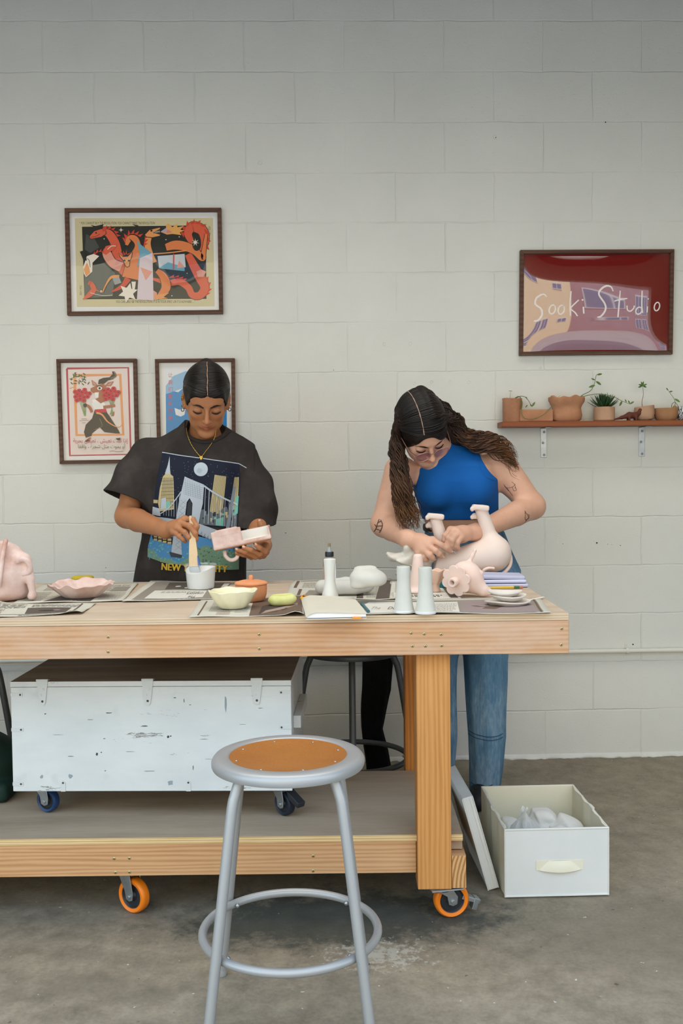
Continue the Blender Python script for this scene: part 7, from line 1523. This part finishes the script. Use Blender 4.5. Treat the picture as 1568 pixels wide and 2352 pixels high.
def lock(mb, side, k, n):
    a = rr.rand() ** .8; G = GL if side < 0 else GR; sp = rr.randn(3); u0 = rr.uniform(-1, 1); u1 = rr.uniform(-1, 1)
    e0 = .02 * rr.rand(); pts = [skull(a, side * t_, r_ + e0) for t_, r_ in ((.012, .965), (.2, .99), (.45, 1.0), (.68, 1.01))[:(4 if side < 0 or a < .25 else 3)]]
    if side < 0: pts.append(skull(min(a, .7), side * .86, 1.03))
    cut = rr.choice([.55, .75, .9, 1.0, 1.0]) if side < 0 else rr.choice([.45, .6, .8, 1.0, 1.0]); m = len(G)
    for i, (px, py, Y) in enumerate(G[1 if side < 0 else 0:]):
        f = (i + 1) / m
        if f > cut + .05: break
        w = 9 + 15 * min(1, f * 1.3) if side < 0 else 13 + 10 * f
        if side < 0: pts.append(Q(px + u0 * w + (10 * f * (u1 + .4)), py + 5 * sp[1], Y + .022 * u1 + .0))
        else: pts.append(Q(px + 4 * sp[0], py + u0 * w - 4 * (1 - f) + (22 * f * (u1 > .75)), Y - .012 * abs(u1) + .03 * (u0 < -.2) * (1 - f)))
    P = spline([tuple(p) for p in pts], 11); N = len(P); amp = rr.uniform(.005, .0095); fq = rr.uniform(33, 40); ph = 1.7 * round(u0 * 3) + .8 * rr.rand(); out = []; rad = []; base_r = rr.uniform(.0022, .0042)
    L = 0; prev = Vector(P[0])
    for i, p in enumerate(P):
        p = Vector(p); L += (p - prev).length; prev = p; e = max(0, min(1, (i / N - .28) / .35)); t1 = Vector(P[min(i + 1, N - 1)]) - Vector(P[max(i - 1, 0)]); t1.normalize(); s1 = t1.cross(Vector((0, 1, 0))); s1 = s1.normalized() if s1.length > .1 else Vector((1, 0, 0)); s2 = t1.cross(s1)
        out.append(p + s1 * (amp * e * math.sin(fq * L * 2 + ph)) + s2 * (amp * .8 * e * math.cos(fq * L * 2 + ph))); q = i / (N - 1)
        rad.append((base_r * (1.15 if q < .75 else 1.15 * max(.12, (1 - q) / .25)), base_r * .6 * (1 if q < .75 else max(.15, (1 - q) / .25))))
    ms = HM if rr.rand() < .5 else HM2; cuts = [0, .34, .52, .70, .86, 1.0]
    for c in range(5):
        i0, i1 = int(cuts[c] * (N - 1)), int(cuts[c + 1] * (N - 1)) + 1
        if i1 - i0 >= 2: mb.tube(out[i0:i1], rad[i0:i1], 6, ms[c], caps=(c == 4))
for k in range(270): lock(mb, -1, k, 150)
for k in range(290): lock(mb, 1, k, 150)
mb.build('hair_locks', None, p2, sharp=0)['label'] = 'long wavy brown locks, lighter at the ends'
v = Vol(); v.chain([Q(928, 975, -.57), Q(914, 1040, -.595), Q(920, 1110, -.63), Q(930, 1165, -.65)], [.022, .022, .024, .012], k=.02).chain([Q(1008, 952, -.53), Q(1048, 1002, -.515), Q(1094, 1019, -.49), Q(1140, 1027, -.475)], [.040, .032, .021, .010], k=.02)
sdf('hair_underlayer', v, flat(0x1c130d, .6, name='hair_deep'), p2, .004, 1)
pp = [skull(.02 + i / 18, -.0, 1.012) for i in range(19)]; MB().tube(pp, [(.0014 + .0005 * math.sin(i * 2.3), .0010) for i in range(19)], 6, flat(0xa88a78, .6, name='pale_scalp'), flatz=tuple(H2.r)).build('hair_parting', None, p2)
# ---------------------------------------------------------------- the clay animal she works on, rag and tool
an = Q(1075, 1322, -.68); s = depth_of(an) / F_PX; an_l = thing('clay_animal', 'pale pink legs-up clay animal with a curled tail held by the person in blue', 'sculpture', an)
def L3(px, py, dY=0.0): return Q(px, py, -.68 + dY) - an
v = Vol(); v.cone(L3(1030, 1294), L3(1130, 1272), .042, .058, k=.01).ell(L3(1134, 1270), (.055, .056, .058), k=.02).cone(L3(1034, 1290), L3(1002, 1299), .040, .036, k=.01)
v.box(L3(978, 1300), (.028, .1, .07), (0, .22, 0), k=.006, mode='sub')
v.cone(L3(1021, 1262), L3(1001, 1196), .024, .0195, k=.02).cone(L3(1127, 1238), L3(1106, 1176), .025, .021, k=.02)
for fx, fy in ((1000, 1186), (1103, 1166)):
    v.box(L3(fx, fy, -.008), (.028, .019, .0095), (0, .10, 0), .006, .008)
    for k in (-1, 0, 1): v.ell(L3(fx - 19, fy + 3, -.008 + k * .011), (.0075, .0065, .009), k=.003)
    v.cone(L3(fx + 4, fy + 14, .03), L3(fx + 16, fy + 60, .03), .016, .018, k=.01).box(L3(fx - 8, fy + 20, .028), (.016, .017, .010), (0, .1, 0), .007, .006)
    for k in (-1, 0, 1): v.ell(L3(fx - 19, fy + 22, .028 + k * .010), (.007, .006, .0085), k=.003)
M_ANI = mottled('smooth_pink_clay', 0xdfcabc, 0xe7d5c9, 4, .75, .05); sdf('body', v, M_ANI, an_l, .0026, 1)
MB().tube(spline([tuple(L3(x, y, Y)) for x, y, Y in ((1163, 1262, .0), (1172, 1278, -.005), (1171, 1298, -.01), (1160, 1313, -.015), (1148, 1322, -.02))], 6), .0062, 10, M_PINKP).build('tail', None, an_l)
MB().tube(spline([tuple(L3(x, y, Y)) for x, y, Y in ((1108, 1316, -.055), (1112, 1309, -.06), (1122, 1305, -.06), (1134, 1306, -.055))], 5), .0052, 10, M_PINKP).build('ear', None, an_l)
P = Q(945, 1300, -.70); v = Vol(); ph = 2.0
def rag(P_):
    return .007 * np.abs(np.sin(55 * P_[..., 0] + 60 * P_[..., 2] + 2 * np.sin(45 * P_[..., 2]))) - .006 * np.abs(np.sin(80 * P_[..., 2] - 45 * P_[..., 0] + 40 * P_[..., 1])) + .002
def ragell(c, r, rot):
    c = np.array(c); r = np.array(r); M = np.array(Euler(rot).to_matrix())
    def fn(P_):
        q = (P_ - c) @ M; k0 = np.sqrt(((q / r) ** 2).sum(-1)); k1 = np.sqrt(((q / (r * r)) ** 2).sum(-1)); return k0 * (k0 - 1) / np.maximum(k1, 1e-9) + rag(P_)
    m = r.max() + .012; v.func(fn, c - m, c + m, .012)
ragell(Q(922, 1285, -.70) - P, (.055, .04, .019), (0, .30, 0)); ragell(Q(950, 1268, -.69) - P, (.05, .04, .022), (0, -.5, 0)); ragell(Q(975, 1290, -.68) - P, (.03, .04, .03), (0, .3, 0)); ragell(Q(1020, 1268, -.725) - P, (.026, .012, .011), (0, .55, 0))
ragell(Q(905, 1278, -.69) - P, (.028, .03, .016), (0, -.4, 0)); ragell(Q(938, 1262, -.71) - P, (.034, .02, .014), (0, .9, 0)); ragell(Q(962, 1282, -.71) - P, (.03, .02, .018), (0, -.9, 0)); ragell(Q(948, 1320, -.66) - P, (.058, .05, .036), (0, 0, 0))
o = sdf('rag', v, mottled('unbleached_cotton', 0xcdc5b8, 0xd9d3c8, 8, .95, .25), None, .0028, 1, loc=P); tag(o, 'crumpled off-white cotton rag under the right hand of the person in blue', 'cloth')
to = thing('clay_tool', 'small red-handled clay tool held in the fist of the person in blue', 'tool', Q(1033, 1258, -.735)); q0 = to.location
MB().tube([Q(1028, 1250, -.735) - q0, Q(1040, 1264, -.74) - q0], .0052, 10, flat(0xb5452f, .4)).build('handle', None, to); MB().tube([Q(1040, 1264, -.74) - q0, Q(1046, 1272, -.742) - q0], .0016, 8, M_ZINC).build('tip', None, to)
# ---------------------------------------------------------------- behind the table, at floor level
v = Vol()
cl2 = Torso([(Q(0, y, -.21).z, Q(x, y, -.21).x, -.21, a * 1.07, .03) for y, x, a in ((1500, 862, .056), (1600, 864, .052), (1650, 858, .044), (1690, 854, .037), (1730, 860, .043), (1790, 868, .045), (1840, 868, .043))], .003, 2); cl2.add(v, .01)
o = sdf('fleece_cloth', v, mottled('black_fleece', 0x070707, 0x101010, 30, 1, .6, 220, .004), None, .004, 1); tag(o, 'black fleecy garment hanging behind the dark stool under the table', 'garment')
bgp = Q(8, 1790, -.95); v = Vol(); v.ell((-.10, 0, .10), (.155, .12, .105), k=.02).box((-.10, 0, .03), (.145, .11, .03), None, .02, .02); v.box((-.1, 0, -.03), (.3, .3, .03), k=.003, mode='sub'); 
o = sdf('green_bag', v, mottled('dark_green_nylon', 0x12261f, 0x1a3329, 9, .7, .3), None, .005, 1, loc=Vector((bgp.x, bgp.y, SH + .001))); tag(o, 'dark green bag at the left end of the lower shelf beside the white crate', 'bag')
MB().box((-.03, -.1225, .106), (.006, -.118, .113), flat(0xdfe3e6, .6)).build('white_tag', None, o)
# contents of the fabric box
bp = fbox.location; Rz = Matrix.Rotation(BRZ, 4, 'Z')
def inbox(x, y, z): return bp + Rz @ Vector((x, y, z))
WAD = mottled('white_tissue', 0xd2cfc6, 0xdedbd3, 14, .9, .3, 60, .004)
for i, (x, y, z, rx, ry, rz, lb) in enumerate(((.16, .24, .115, .055, .05, .060, 'crumpled white paper wad at the back of the storage box'), (.225, .21, .105, .055, .055, .055, 'crumpled white paper wad at the right inside the storage box'), (.185, .12, .10, .065, .05, .06, 'crumpled white paper wad at the front of the storage box'), (.062, .26, .09, .04, .05, .05, 'crumpled off-white paper wad behind the plastic bag'))):
    v = Vol(); c = np.zeros(3)
    def fn(P_, r=np.array((rx, ry, rz)), i=i):
        k0 = np.sqrt(((P_ / r) ** 2).sum(-1)); k1 = np.sqrt(((P_ / (r * r)) ** 2).sum(-1)); return k0 * (k0 - 1) / np.maximum(k1, 1e-9) + .006 * np.abs(np.sin(60 * P_[..., 0] + i * 2 + 30 * P_[..., 2])) - .005 * np.abs(np.sin(48 * P_[..., 1] - 52 * P_[..., 2] + i)) + .004 * np.sin(90 * P_[..., 2] + 50 * P_[..., 0])
    v.func(fn, (-rx - .01, -ry - .01, -rz - .01), (rx + .01, ry + .01, rz + .01), .01); o = sdf('paper_wad', v, WAD, None, .003, 1, loc=inbox(x, y, z)); tag(o, lb, 'paper', 'crumpled paper in the storage box')
mb = MB(); n = 18; prof = [(.05, 0), (.055, .05), (.052, .10), (.040, .135), (.020, .165), (.006, .185), (.012, .198)]; ph = RNG.rand(8) * 6
mb.lathe(prof, 26, clearmat('clear_bag', 0xe2e4e4, .30), None, lambda th, i, r, z: (r * (1 + .16 * math.sin(3 * th + ph[0] + i * .4) + .10 * math.sin(7 * th + ph[1] - i)), z + .004 * math.sin(5 * th + i)))
o = mb.build('plastic_bag', None, loc=inbox(.085, .14, .012), sharp=25); tag(o, 'clear plastic bag standing twisted shut inside the storage box', 'bag')
